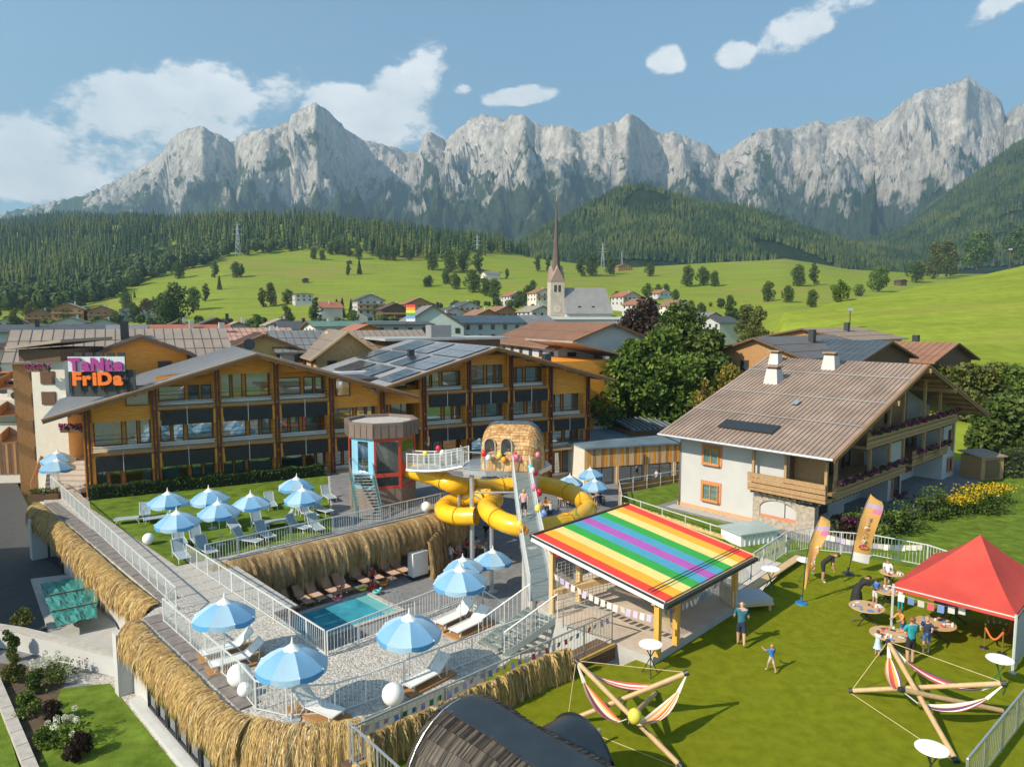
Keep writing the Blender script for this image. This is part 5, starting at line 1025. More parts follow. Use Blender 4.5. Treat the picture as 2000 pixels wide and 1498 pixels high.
sbp = [AF(8.7, 13, zt + 1.7), AF(18, 18, zt + 2.6), AF(27, 24, zt + 4.2)]
sb = thing('suspended_walkway', 'thin railed walkway running from the roof deck towards the trees', 'bridge', sbp[0])
MB().tube(sbp, .12, 6).build('deck', METAL, sb); m_ = MB()
for i in range(24): p = lerp(sbp[0], sbp[1], i / 12) if i < 12 else lerp(sbp[1], sbp[2], (i - 12) / 12); m_.bar(p, Z(p, 1.2), .05, 4)
m_.build('balusters', METAL, sb, kind='stuff')
# board fence right of the terrace parasols
fr_ = [at(1205, 985, C + 1.2), at(1190, 955, C + 1.5), at(1335, 925, C + 1.5)]
fn_ = thing('board_fence', 'tall slatted board fence with white rail beside the chalet garden', 'fence', at(1200, 970, C))
f0, f1, f2 = Vector((9.0, 57.0, C)), Vector((8.2, 60.5, C)), Vector((15.2, 65.5, C))
f0 = Vector(at(1213, 1000, CH - .5)); f1 = Vector(at(1208, 968, CH - .3)); f2 = Vector(at(1340, 945, CH - .3))
for a, b in ((f0, f1), (f1, f2)):
    for j in range(5): MB().beam((a.x, a.y, CH - 1.2 + j * .42), (b.x, b.y, CH - 1.2 + j * .42), .05, .36).build('board', WOODM, fn_)
    n = max(1, int((b - a).length / 1.6))
    for j in range(n + 1): p = a.lerp(b, j / n); MB().beam((p.x, p.y, CH - 1.5), (p.x, p.y, CH + 1.1), .07).build('post', WMET, fn_)
    MB().beam((a.x, a.y, CH + 1.05), (b.x, b.y, CH + 1.05), .06).build('top_rail', WMET, fn_)
rf = thing('reed_fence', 'pale reed mat fence along the chalet garden behind the rainbow roof', 'fence', at(1240, 1000, CH))
r0, r1 = Vector(at(1212, 985, CH)), Vector(at(1440, 1062, CH)); m_ = MB()
for i in range(150): p = r0.lerp(r1, i / 150); q = r0.lerp(r1, (i + .9) / 150); hgt = .75 + .1 * rnd.random(); m_.k = rnd.randrange(3); m_.slab([(p.x, p.y, CH + hgt - .55), (q.x, q.y, CH + hgt - .55), (q.x + .03, q.y + .03, CH + hgt - .55), (p.x + .03, p.y + .03, CH + hgt - .55)], 1.5)
m_.build('reeds', [WOODL, STRAW[0], STRAW[3]], rf, kind='stuff'); MB().beam((r0.x, r0.y, CH + .75), (r1.x, r1.y, CH + .75), .06).build('top_rail', WMET, rf)
for i in range(6): p = r0.lerp(r1, i / 5); MB().beam((p.x, p.y, CH - 1), (p.x, p.y, CH + .8), .06).build('post', WMET, rf)
gs = thing('garden_shed', 'small white shed with flat glass roof beside the stone porch', 'shed', at(1470, 1060, CH))
GS = Fr(at(1447, 1062, CH + .2), 68); MB().box(GS, 0, 3.0, 0, 2.0, CH - .5, CH + .75).build('wall', WHITE, gs); MB().box(GS, -.15, 3.2, -.15, 2.2, CH + .75, CH + .84).build('flat_roof', mat('pale_glass_sheet', (.33, .42, .42), .3, .1, 1), gs)
for i in range(7): MB().box(GS, .3 + i * .38, .36 + i * .38, -.06, -.002, CH - .2, CH + .65).build('slat', WMET, gs)
railing('lawn_railing', 'pale bar railing with white flags along the far edge of the event lawn', A_([(1585, 1076), (1700, 1086), (1810, 1108), (1870, 1130)], 0), h=1.15)
railing('lawn_railing', 'pale bar railing between rainbow shelter and the chalet', A_([(1440, 1150), (1535, 1082), (1582, 1073)], .05), h=1.2)
ew = thing('edge_wall', 'dark low wall with pale coping along the left lawn edge', 'wall', at(1500, 1120, 0))
MB().beam(at(1437, 1168, .12), at(1562, 1086, .12), .3, .24).build('wall_body', mat('dark_wall', (.08, .08, .08), .8, .15), ew); MB().beam(at(1437, 1168, .27), at(1562, 1086, .27), .4, .06).build('coping', WOODL, ew)
railing('corner_railing', 'steel railing with a flat grey handrail at the lower right corner', A_([(1885, 1560), (2060, 1330)], 0), h=1.1, mt=METAL)
# ---------------------------------------------------------------- parasols, loungers, globes
PB1, PB2, PB3 = mat('parasol_blue_lit', (.40, .60, .76), .8, .05, 2, trans=.25), mat('parasol_blue_shaded', (.21, .44, .68), .8, .05, 2, trans=.25), mat('parasol_valance', (.10, .33, .62), .8, .05, 2, trans=.2)  # one blue cloth: lit and shaded tones put into alternate panels
def make_parasol(name, label, loc, group='pale blue garden parasols', r=1.2, alt=True):
    t_ = thing(name, label, 'parasol', (0, 0, 0)); hz_ = 2.0; n = 8; RR = lambda k: [(.16, .52), (.55, .42), (.9, .22), (1.2, .0)]
    pr_ = [(.14, .55), (.5, .45), (.85, .25), (1.2, -.02)]
    for i in range(n):
        a0, a1 = 2 * math.pi * i / n, 2 * math.pi * (i + 1) / n; b = MB(); m = 4; v = []
        for rr, z in pr_:
            for j in range(m + 1):
                a = a0 + (a1 - a0) * j / m; sag = .055 * rr * math.sin(math.pi * j / m); v.append((rr * (1 - .045 * math.sin(math.pi * j / m)) * math.cos(a), rr * (1 - .045 * math.sin(math.pi * j / m)) * math.sin(a), hz_ + z - sag * .7))
        b.add(v, [(k * 5 + j, k * 5 + 5 + j, k * 5 + 6 + j, k * 5 + 1 + j) for k in range(3) for j in range(4)])
        pn = b.build('canopy_panel', PB1 if i % 2 else PB2, t_, smooth=True); vv = MB(); q = v[15:20]
        vv.add(q + [(x * 1.0, y * 1.0, z - .16 - .05 * math.sin(math.pi * j / 4)) for j, (x, y, z) in enumerate(q)], [(j, 5 + j, 6 + j, j + 1) for j in range(4)]); vv.build('valance', PB3 if i % 2 == 0 else PB1, pn)
        MB().bar((.1 * math.cos(a0), .1 * math.sin(a0), hz_ + .5), (1.21 * math.cos(a0), 1.21 * math.sin(a0), hz_ - .02), .014, 4).build('rib', WHITE, t_)
    cpv = MB(); k = 16
    cpv.add([(0, 0, hz_ + .72)] + [((.36 if j % 2 else .29) * math.cos(2 * math.pi * j / k), (.36 if j % 2 else .29) * math.sin(2 * math.pi * j / k), hz_ + .5 - (.05 if j % 2 else 0)) for j in range(k)], [(0, 1 + j, 1 + (j + 1) % k) for j in range(k)]); cpv.build('vent_cap', WHITE, t_)
    MB().lathe((0, 0, hz_ + .68), [(.05, 0), (.045, .05), (.01, .24)], 8).build('finial', WHITE, t_); MB().bar((0, 0, 0), (0, 0, hz_ + .68), .026, 8).build('pole', WMET, t_); MB().lathe((0, 0, 0), [(.3, 0), (.3, .05), (.06, .09), (.04, .3)], 14).build('base', METAL, t_)
    t_.location = loc; t_['group'] = group; return t_
UMB = [(328, 980, T, 'parasol nearest the hedge at the left end of the terrace lawn'), (412, 973, T, 'second parasol along the hedge side of the terrace lawn'), (349, 1018, T, 'blue parasol closest to the paved path on the terrace lawn'), (428, 1000, T, 'blue parasol in the middle of the terrace lawn'), (492, 985, T, 'lone blue parasol between the two lawn clusters'), (576, 950, T, 'rear parasol of the pair at the right end of the terrace lawn'), (595, 972, T, 'front parasol of the pair at the right end of the terrace lawn'),
       (114, 897, T + .5, 'rear parasol of the pair on the pale steps at far left'), (112, 913, T + .1, 'front parasol of the pair on the pale steps at far left'), (434, 1204, T, 'blue parasol on the gravel terrace beside the path gate'), (567, 1296, T, 'largest blue parasol on the gravel terrace above the lower straw edge'), (798, 1230, T, 'blue parasol on gravel in front of the pool railing'), (899, 1133, T, 'blue parasol above the two white loungers at the pool railing'),
       (908, 1108, C, 'half hidden parasol in the courtyard behind the pool railing'), (963, 1094, C, 'parasol in the courtyard left of the grating bridge'), (1112, 942, C, 'deep blue shaded parasol left of the annexe tables'), (1156, 928, C, 'deep blue shaded parasol nearest the annexe windows'), (1162, 950, C, 'pale sunlit parasol in front of the annexe')]
up0 = None
for i, (px, py, z, lb) in enumerate(UMB):
    p = at(px, py, z + 2.0); p = (p[0], p[1], z)
    if up0 is None: up0 = make_parasol('parasol', lb, p); up0.rotation_euler = (0, 0, .3)
    else: c_ = copy_tree(up0, p, rnd.random() * .8, lb); c_.rotation_euler = (R(rnd.uniform(-3, 3)), R(rnd.uniform(-3, 3)), c_.rotation_euler[2])
SLING = mat('grey_blue_sling', (.27, .34, .38), .8, .08, 6); SLW = mat('white_sling', (.72, .71, .67), .8, .05, 6); STRIPE = mat('cushion_stripe', (.58, .42, .34), .9, .25, 14, stretch=(1, 12, .1))
def make_lounger(name, label, fab, frm, back=55, group=None, base=False):
    t_ = thing(name, label, 'lounger'); zs = .34; b = MB(); w_ = .31; ba = R(back); bx, bz = -.25 - .72 * math.cos(ba), zs + .72 * math.sin(ba)
    MB().slab([(-.25, -w_ + .03, zs), (1.1, -w_ + .03, zs - .03), (1.1, w_ - .03, zs - .03), (-.25, w_ - .03, zs)], .03).build('seat', fab, t_)
    MB().plate([(bx, -w_ + .03, bz), (-.25, -w_ + .03, zs), (-.25, w_ - .03, zs), (bx, w_ - .03, bz)], .03).build('backrest', fab, t_)
    f = MB()
    for s_ in (-1, 1): f.beam((-.3, s_ * w_, zs), (1.12, s_ * w_, zs - .03), .045); f.beam((-.25, s_ * w_, zs), (bx, s_ * w_, bz), .045)
    f.beam((1.12, -w_, zs - .03), (1.12, w_, zs - .03), .045); f.beam((bx, -w_, bz), (bx, w_, bz), .045); f.build('frame', frm, t_)
    for x in (-.28, .95):
        for s_ in (-1, 1): MB().beam((x + (.12 if x < 0 else 0), s_ * w_, zs - .02), (x - (.1 if x < 0 else -.1), s_ * w_, 0), .04).build('leg', frm, t_)
    for s_ in (-1, 1): MB().beam((bx * .75 - .06, s_ * (w_ - .02), zs + (bz - zs) * .6), (-.62, s_ * (w_ - .02), .02), .03).build('back_strut', frm, t_)
    if base: MB().box(ID, -1.0, 1.25, -.45, .45, 0, .09).build('plank_base', WOODM, t_)
    if group: t_['group'] = group
    return t_
LG = make_lounger('sun_lounger', '', SLING, WMET, 58, 'grey sling loungers on the terrace lawn')
LL = [(262, 1020, 250, 'grey lounger nearest the path at the far left of the terrace lawn'), (283, 1012, 150, 'lounger with upright back left of the parasol cluster'), (318, 1018, 245, 'lounger half under the parasol beside the globe lamp'), (350, 1062, 150, 'front left lounger under the parasol near the path corner'), (352, 1090, 140, 'lounger at the lawn corner closest to the path railing'), (385, 1062, 150, 'upright grey lounger second from the lawn corner'), (400, 1080, 140, 'upright grey lounger at the railing near the lawn corner'), (455, 1032, 150, 'small lounger with towel in the middle of the terrace lawn'), (432, 1006, 120, 'lounger shaded by the middle parasol'), (478, 1062, 110, 'flat blue lounger beside the terrace lawn railing'), (515, 1050, 140, 'blue-grey lounger right of the flat one at the lawn railing'), (505, 1030, 140, 'shaded lounger under the lone parasol'), (528, 990, 150, 'pale lounger behind the lone parasol'), (552, 1025, 250, 'lounger turned sideways below the right parasol pair'), (578, 1035, 120, 'blue lounger at the railing below the right parasol pair'), (585, 998, 150, 'white lounger under the front right parasol'), (600, 1010, 140, 'white lounger right of the front right parasol pole'), (615, 1035, 140, 'grey lounger closest to the paved area'), (625, 1002, 130, 'lounger at the right edge of the terrace lawn'), (640, 975, 150, 'upright lounger in the far right corner of the terrace lawn')]
for i, (px, py, az, lb) in enumerate(LL):
    p = at(px, py, T + .05); rz = math.pi / 2 - R(az + rnd.uniform(-6, 6))
    if i == 0: LG.location = p; LG.rotation_euler = (0, 0, rz); LG['label'] = lb
    else: copy_tree(LG, p, rz, lb)
LW = make_lounger('canvas_lounger', '', SLW, WMET, 40, 'white canvas loungers on plank bases', True)
for i, (px, py, az, lb) in enumerate([(893, 1213, 222, 'rear white canvas lounger on planks at the pool railing'), (922, 1228, 222, 'front white canvas lounger on planks beside the metal stair'), (452, 1275, 235, 'white canvas daybed behind the left gravel parasol'), (470, 1297, 235, 'white canvas daybed next to the big globe lamp'), (838, 1330, 222, 'canvas lounger partly hidden by the dark hut'), (615, 1392, 120, 'plank-based lounger behind the bottom railing')]):
    p = at(px, py, T); rz = math.pi / 2 - R(az)
    if i == 0: LW.location = p; LW.rotation_euler = (0, 0, rz); LW['label'] = lb
    else: copy_tree(LW, p, rz, lb)
LP = make_lounger('pool_lounger', '', STRIPE, WOODM, 50, 'cushioned wooden loungers in the shade by the pool')
for i, (a, b_, lb) in enumerate([(.3, .9, 'first striped pool lounger at the left post'), (1.1, 1.0, 'second striped pool lounger from the left'), (2.1, 1.1, 'third striped pool lounger from the left'), (2.9, 1.1, 'fourth striped pool lounger from the left'), (4.0, 1.2, 'fifth striped pool lounger in front of the middle post'), (4.8, 1.2, 'sixth striped pool lounger beside the middle post'), (6.3, 1.5, 'striped lounger right of the middle post'), (7.2, 1.5, 'striped lounger next to the pool toys'), (8.4, 1.4, 'bare wooden lounger left of the white pillar'), (9.2, 1.4, 'bare wooden lounger closest to the white pillar')]):
    p = PF(a, b_ + .55, C); rz = math.pi / 2 - R(46 + 90)
    if i == 0: LP.location = p; LP.rotation_euler = (0, 0, rz); LP['label'] = lb
    else: copy_tree(LP, p, rz, lb)
GLOBE = mat('white_globe', (.82, .81, .77), .35, .03, 2)
for px, py, z, r, lb in ((290, 1052, T + .05, .34, 'white globe lamp on the terrace lawn near the path'), (467, 1318, T, .43, 'large white globe lamp behind the lower left railing'), (478, 1346, T, .26, 'small white globe lamp in front of the large one'), (832, 990, T, .38, 'white globe lamp above the right end of the straw canopy'), (768, 1355, T, .4, 'white globe lamp behind the railing left of the dark hut')):
    p = at(px, py, z + r); t_ = thing('globe_lamp', lb, 'lamp', (p[0], p[1], z), 'white globe lamps'); MB().ball((p[0], p[1], z + r), r, 20, 12).build('globe', GLOBE, t_, smooth=True); MB().lathe((p[0], p[1], z), [(r * .4, 0), (r * .4, .03)], 12).build('foot', METAL, t_)
# ---------------------------------------------------------------- lawn furniture
TOPW = mat('white_tabletop', (.8, .8, .78), .4, .03, 2); GRN = mat('green_tube', (.02, .12, .05), .4, .1, 3); PWOOD = mat('tabletop_wood', (.52, .34, .17), .6, .12, 3)
for px, py, lb, lm in ((1505, 1110, 'white bar table with green legs near the lawn corner', GRN), (1574, 1093, 'white bar table behind the slim orange flag', GRN), (1271, 1257, 'white bar table at the front corner of the rainbow shelter', DMET), (1953, 1286, 'white bar table with green legs beside the red tent', GRN), (1820, 1460, 'white bar table at the bottom edge of the lawn', DMET)):
    p = at(px, py, 1.1); t_ = thing('bar_table', lb, 'table', (p[0], p[1], 0), 'white bar tables on the lawn'); MB().lathe((p[0], p[1], 1.07), [(.4, 0), (.41, .015), (.4, .03)], 28).build('table_top', TOPW, t_)
    for k in range(3): a = k * 2.094 + .4; MB().bar((p[0] + .3 * math.cos(a), p[1] + .3 * math.sin(a), 0), (p[0] - .22 * math.cos(a), p[1] - .22 * math.sin(a), 1.07), .018, 6).build('leg', lm, t_)
CRA = [mat('craft_white', (.7, .7, .7), .6), mat('craft_red', (.6, .1, .08), .6), mat('craft_blue', (.1, .25, .6), .6), mat('craft_dark', (.06, .06, .07), .6)]
for i, (px, py, lb, r) in enumerate(((1693, 1184, 'round wooden craft table on its own in front of the tent', .66), (1738, 1237, 'round wooden craft table behind the right hammock stand', .68), (1827, 1216, 'round wooden craft table under the front tent edge', .7), (1735, 1152, 'craft table beside the boy in blue', .6), (1862, 1180, 'dark-topped craft table in the shade of the tent', .68), (1742, 1118, 'rear craft table close to the lawn railing', .5))):
    p = at(px, py, .74); t_ = thing('craft_table', lb, 'table', (p[0], p[1], 0), 'round craft tables'); MB().lathe((p[0], p[1], .71), [(r, 0), (r + .01, .015), (r, .03)], 28).build('table_top', PWOOD if i != 4 else mat('blue_black_top', (.08, .09, .14), .6), t_)
    for k in (-1, 1): MB().bar((p[0] + k * .45, p[1] - .2, 0), (p[0] - k * .35, p[1] + .1, .71), .025, 6).build('leg', DMET, t_); MB().bar((p[0] + k * .45, p[1] + .3, 0), (p[0] - k * .35, p[1] + .1, .71), .025, 6).build('leg', DMET, t_)
    cr_ = thing('craft_materials', 'paint pots on the ' + lb, 'craft supplies', (p[0], p[1], .74), 'craft supplies on the tables'); g_ = random.Random(i)
    for k in range(14): a, rr = g_.random() * 6.28, r * .85 * math.sqrt(g_.random()); q = (p[0] + rr * math.cos(a), p[1] + rr * math.sin(a), .74); m_ = MB(); (m_.box(Fr(q, g_.random() * 180), -.1, .1, -.07, .07, .742 + .002 * k, .75 + .002 * k) if k % 2 else m_.lathe(q, [(.04, .002), (.04, .08)], 8)); m_.build('sheet' if k % 2 else 'pot', CRA[g_.choice((0, 0, 0, 1, 2, 3))], cr_)
db = thing('daybed', 'grey cushioned daybed with pale backrest behind the rainbow shelter', 'daybed', at(1468, 1200, 0)); DF = Fr(at(1436, 1200, 0), 80)
MB().box(DF, 0, 1.75, 0, 1.25, .28, .36).build('frame', WOODL, db); MB().box(DF, .03, 1.72, .03, 1.22, .361, .56).build('mattress', mat('grey_cushion', (.42, .43, .45), .9, .06, 3), db); MB().box(DF, -.12, .05, 0, 1.25, .3, 1.0).build('backrest', mat('pale_cushion', (.6, .56, .5), .9), db)
for x in (.1, 1.6):
    for y in (.1, 1.1): MB().box(DF, x, x + .09, y, y + .09, 0, .28).build('leg', WOODL, db)
# feather flags
FO = mat('flag_orange', (.74, .34, .10), .7, .12, .8, trans=.2, c2=(.72, .46, .14)); FW = mat('flag_white', (.75, .72, .7), .7, .05, 1); FBL = mat('flag_purple', (.5, .38, .5), .7); FPK = mat('flag_pink', (.75, .2, .35), .7)
for nm, base, tip, w_, lb, by in (('feather_flag', at(1565, 1178, 0), (1603, 1008), .62, 'slim orange feather flag on a blue foot near the shelter', 0.02), ('feather_flag', at(1656, 1120, 0), (1700, 964), .85, 'broad orange feather flag with coloured lettering and white foot', .1)):
    t_ = thing(nm, lb, 'flag', base); tipz = zat(base[1], tip[1]); tx = (tip[0] - CX) / F * (base[1] * CT - (tipz - H) * ST); B_, Tt = Vector(base), Vector((tx, base[1], tipz)); n = 18; pole = [B_.lerp(Tt, i / n) + Vector((-.16 * math.sin(math.pi * (i / n) ** 1.4) * (1 if w_ > .7 else 1.4), 0, 0)) for i in range(n + 1)]
    MB().tube(pole, [.022 * (1 - .6 * i / n) for i in range(n + 1)], 6).build('pole', DMET, t_); MB().lathe(base, [(.28, 0), (.26, .04), (.04, .08), (.04, .3)], 14).build('foot', mat('blue_foot', (.02, .16, .35), .5) if by < .05 else DMET, t_)
    k0 = 3; prof = []; m_ = MB(); v = []; nn = n - k0
    for i in range(k0, n + 1):
        u = (i - k0) / nn; ww = w_ * ((.12 + .88 * min(1, u / .75)) if by < .05 else 1) * (1 if u < .8 else math.sqrt(max(0, 1 - ((u - .8) / .2) ** 2)) * .9 + .1)
        v += [pole[i] + Vector((.02 + ww * j / 4, .05 * math.sin(j * 1.1 + i * .5), -.18 * (j / 4) * (0 if by < .05 else 1))) for j in range(5)]
    m_.add(v, [(r_ * 5 + j, r_ * 5 + 1 + j, r_ * 5 + 6 + j, r_ * 5 + 5 + j) for r_ in range(nn) for j in range(4)]); m_.m = [(2 if r_ == nn - 3 else 3 if r_ == nn - 4 and j > 1 else 1 if r_ < (2 if by > .05 else 0) else 0) for r_ in range(nn) for j in range(4)]
    o = m_.build('flag_cloth', [FO, FW, FBL, FPK], t_, smooth=True)
    g_ = random.Random(5 + len(lb)); nmk = 8 if w_ > .7 else 6
    for q in range(nmk):                                  # the lettering is too blurred to read: coloured strokes in its place
        i = k0 + 3 + int((nn - 8) * q / nmk); c_ = pole[i] + Vector((w_ * .34, -.085, 0)); m_ = MB()
        for st3 in range(3): x0, z0, x1, z1 = (g_.uniform(0, .2) for _ in range(4)); m_.beam(c_ + Vector((x0, 0, z0)), c_ + Vector((x1 + .03, 0, z1 + .03)), .012, .045, up=(0, 1, 0))
        m_.build('printed_mark', [FBL, FPK, FW][q % 3], t_)
    if w_ > .7: c_ = pole[k0 + 3] + Vector((w_ * .5, -.09, .05)); MB().tube([c_ + Vector((.2 * math.cos(a), 0, .1 * math.sin(a))) for a in [2 * math.pi * j / 16 for j in range(17)]], .022, 5).build('emblem_ring', mat('emblem_red', (.6, .06, .06), .7), t_)
# red pop-up tent
RT = mat('red_canvas', (.50, .05, .035), .75, .06, .8, trans=.1, c2=(.55, .065, .045)); tf = Fr((*XY(at(1745, 1140, 2.1)), 0), 136); tl, td_ = 3.95, 5.2
tn_ = thing('red_tent', 'red pop-up tent with peaked roof and grey side wall', 'tent', tf(0, 0, 0)); tp = lambda x, y, z: tf(x, y, z)
m_ = MB(); cs = [(0, 0), (tl, 0), (tl, td_), (0, td_)]; pk = (tl * .55, td_ * .52, 4.0)
for i in range(4):
    a, b = cs[i], cs[(i + 1) % 4]; v = []; K = 8
    for r_ in range(K + 1):
        k = r_ / K; z = 2.1 + 1.9 * (k ** 1.25) * .94 + .06 * k
        for j in range(9): u = j / 8; x = (a[0] + (b[0] - a[0]) * u) * (1 - k) + pk[0] * k; y = (a[1] + (b[1] - a[1]) * u) * (1 - k) + pk[1] * k; v.append(tp(x, y, z - .05 * math.sin(math.pi * u) * math.sin(math.pi * k)))
    MB().add(v, [(r_ * 9 + j, r_ * 9 + j + 1, r_ * 9 + 10 + j, r_ * 9 + 9 + j) for r_ in range(K) for j in range(8)]).build('roof_panel', RT, tn_, smooth=True)
    q = MB(); n = 10; q.add([tp(a[0] + (b[0] - a[0]) * j / n, a[1] + (b[1] - a[1]) * j / n, z) for z in (2.1, 1.86) for j in range(n + 1)], [(j, n + 1 + j, n + 2 + j, j + 1) for j in range(n)]); q.build('valance', RT, tn_)
    MB().beam(tp(*a, 0), tp(*a, 2.1), .06).build('leg', WMET, tn_); MB().beam(tp(*a, 2.0), tp(*b, 2.0), .04).build('eave_bar', WMET, tn_); MB().box(Fr(tp(*a, 0), 136), -.12, .12, -.12, .12, 0, .02).build('foot_plate', METAL, tn_)
MB().beam(tp(pk[0], pk[1], 2.2), tp(pk[0], pk[1], 3.9), .05).build('centre_pole', WMET, tn_)
q = MB(); n = 12; q.add([tp(tl - .02 + .04 * (j % 2), td_ * .9 * j / n, z) for z in (.05, 1.86) for j in range(n + 1)], [(j, j + 1, n + 2 + j, n + 1 + j) for j in range(n)]); q.build('side_wall', mat('grey_canvas', (.36, .37, .4), .8, .08, 2), tn_)
rb2 = thing('rope_barrier', 'orange-red rope barrier on brass posts in front of the red tent', 'barrier', at(1930, 1262, 0)); BR = mat('brass', (.6, .42, .15), .3, .1, 3, metal=.8)
bp_ = [at(1922, 1265, 0), at(1957, 1276, 0), at(1978, 1240, 0)]
for p in bp_: MB().bar(p, Z(p, .9), .025, 8).build('post', BR, rb2); MB().lathe(p, [(.16, 0), (.15, .03), (.03, .05)], 12).build('post_foot', DMET, rb2); MB().ball(Z(p, .93), .045, 8, 6).build('knob', BR, rb2)
for a, b in zip(bp_, bp_[1:]): MB().tube([Vector(lerp(Z(a, .82), Z(b, .82), i / 8)) - Vector((0, 0, .38 * math.sin(math.pi * i / 8))) for i in range(9)], .035, 8).build('rope', mat('orange_rope', (.72, .16, .03), .8), rb2)
# hammock stands: three leaning poles, three hammocks
HP = mat('hammock_pole', (.50, .33, .17), .5, .12, 3, stretch=(3, 3, 1)); HC = [mat('hammock_' + n, c_, .85, .06, 3) for n, c_ in (('cream', (.68, .55, .38)), ('red', (.52, .07, .06)), ('orange', (.72, .32, .06)), ('plum', (.14, .04, .12)), ('white', (.72, .68, .6)))]
def hammock_stand(lb, tips, feet, links, seed):
    t_ = thing('hammock_stand', lb, 'hammock stand', tuple(sum(f[i] for f in feet) / 3 for i in range(3)))
    for a, b in zip(feet, tips):
        MB().bar(Z(a, .06), b, .075, 12).build('pole', HP, t_); d = (Vector(b) - Vector(a)).normalized(); MB().bar(Vector(b) - d * .12, Vector(b) + d * .03, .085, 12).build('end_cap', DMET, t_); MB().bar(Vector(Z(a, .06)) - d * .03, Vector(Z(a, .06)) + d * .1, .085, 12).build('end_cap', DMET, t_)
    for k, (i, j, sag) in enumerate(links):
        A, B = Vector(tips[i]), Vector(tips[j]); hm_ = MB(); n = 22; g_ = random.Random(seed + k); side = (B - A).cross(Vector((0, 0, 1))).normalized(); v = []; W_ = 10
        o = thing('hammock', ['front left striped hammock of the ', 'front right striped hammock of the ', 'rear striped hammock of the '][k] + lb, 'hammock', tuple((A + B) / 2 - Vector((0, 0, sag))), 'striped hammocks')
        P_ = lambda u: A.lerp(B, u) - Vector((0, 0, sag * 4 * u * (1 - u)))
        for q in range(n + 1):
            u = .17 + .66 * q / n; w2 = .05 + .17 * math.sin(math.pi * q / n) ** .8; c_ = P_(u)
            for j2 in range(W_ + 1): s2 = (j2 / W_ - .5) * 2; v.append(c_ + side * w2 * s2 + Vector((0, 0, .12 * s2 * s2 * math.sin(math.pi * q / n))))
        hm_.add(v, [(q * (W_ + 1) + j2, q * (W_ + 1) + j2 + 1, (q + 1) * (W_ + 1) + j2 + 1, (q + 1) * (W_ + 1) + j2) for q in range(n) for j2 in range(W_)]); pat = [g_.choice((0, 1, 2, 3, 4, 0, 1)) for _ in range(W_)]; hm_.m = [pat[j2] for q in range(n) for j2 in range(W_)]
        hm_.build('cloth', HC, o, smooth=True)
        for E0, u in ((A, .17), (B, .83)):
            s_ = MB()
            for j2 in range(5): s_.bar(E0, P_(u) + side * .06 * (j2 - 2) / 2, .012, 4, cap=False)
            s_.build('suspension_cords', HC[4], o)
    for a, b in ((feet[1], tips[0]), (tips[0], tips[1]), (feet[1], feet[0])): MB().bar(a, b, .012, 4).build('stay_rope', ROPE, t_)
    return t_
hammock_stand('left hammock stand with crossed poles beside the ramp', [at(1125, 1290, 1.75), at(1343, 1313, 1.75), at(1230, 1402, 1.2)], [at(1330, 1500, 0), at(1108, 1412, 0), at(1281, 1356, 0)], [(0, 2, .75), (2, 1, .7), (0, 1, .75)], 4)
hammock_stand('right hammock stand with crossed poles in mid lawn', [at(1734, 1252, 1.6), at(1964, 1334, 1.5), at(1758, 1346, 1.1)], [at(1868, 1490, 0), at(1660, 1352, 0), at(1962, 1392, 0)], [(0, 2, .55), (2, 1, .8), (0, 1, .8)], 9)
# ---------------------------------------------------------------- dark shingled hut in the foreground
SHD = [mat('black_brown_shingle', (.022, .017, .012), .5, .3, 3, spec=.4), mat('grey_brown_shingle', (.055, .042, .03), .55, .3, 3), mat('umber_shingle', (.035, .025, .017), .55, .3, 3), mat('bleached_shingle', (.10, .08, .06), .6, .3, 3)]; RIDD = mat('slate_ridge_sheet', (.055, .07, .082), .35, .12, 2, metal=.6)
dh = thing('dark_hut', 'dark brown shingled barrel hut with slate ridge in the foreground', 'hut', at(960, 1520, 0))
n0, n1 = Vector((*XY(at(850, 1372, 2.3)), 0)), Vector((*XY(at(1290, 1600, 2.9)), 0)); dv = n1 - n0; DH = Fr((n0.x, n0.y, 0), math.degrees(math.atan2(dv.x, dv.y)))
sd_ = barrel(dh, DH, 9.5, 3.5, 2.85, SHD, RIDD, 7, nose=.8, shp=.16, seed=5, sw=.05)
dm = MB(); n = 16; ctr = 3.0                                  # dormer: an arched hood out of the far side
for i in range(n): pass
hood = lambda a, y: DH(ctr + 1.15 * math.cos(a), y, .9 + 1.35 * math.sin(a))
dm.add([hood(math.pi * i / n, y) for y in (.6, 2.35) for i in range(n + 1)], [(i, i + 1, n + 2 + i, n + 1 + i) for i in range(n)]); dm.build('dormer_hood', RIDD, dh, smooth=True)
df_ = MB(); df_.poly([hood(math.pi * i / n, 2.15) for i in range(n + 1)] + [DH(ctr - 1.15, 2.15, 0), DH(ctr + 1.15, 2.15, 0)]); df_.build('dormer_face', SHD[3], dh)
fs = MB()
for i in range(30): x = ctr - 1.0 + 2.0 * i / 30; fs.k = i % 4; fs.box(DH, x, x + .06, 2.16, 2.19, .1, .85 + 1.25 * math.sqrt(max(0, 1 - ((x - ctr) / 1.1) ** 2)))
fs.build('face_shingles', SHD, dh, kind='stuff'); dr = MB(); dr.add([DH(ctr + (1.2 - .14 * k) * math.cos(math.pi * i / n), 2.36, .9 + (1.4 - .14 * k) * math.sin(math.pi * i / n)) for k in (0, 1) for i in range(n + 1)], [(i, i + 1, n + 2 + i, n + 1 + i) for i in range(n)]); dr.build('dormer_rim', RIDD, dh)
MB().tube([sd_(.11, a, .06) for a in [math.pi * (.5 + .45 * i / 8) for i in range(9)]], .018, 5).build('lightning_wire', METAL, dh)
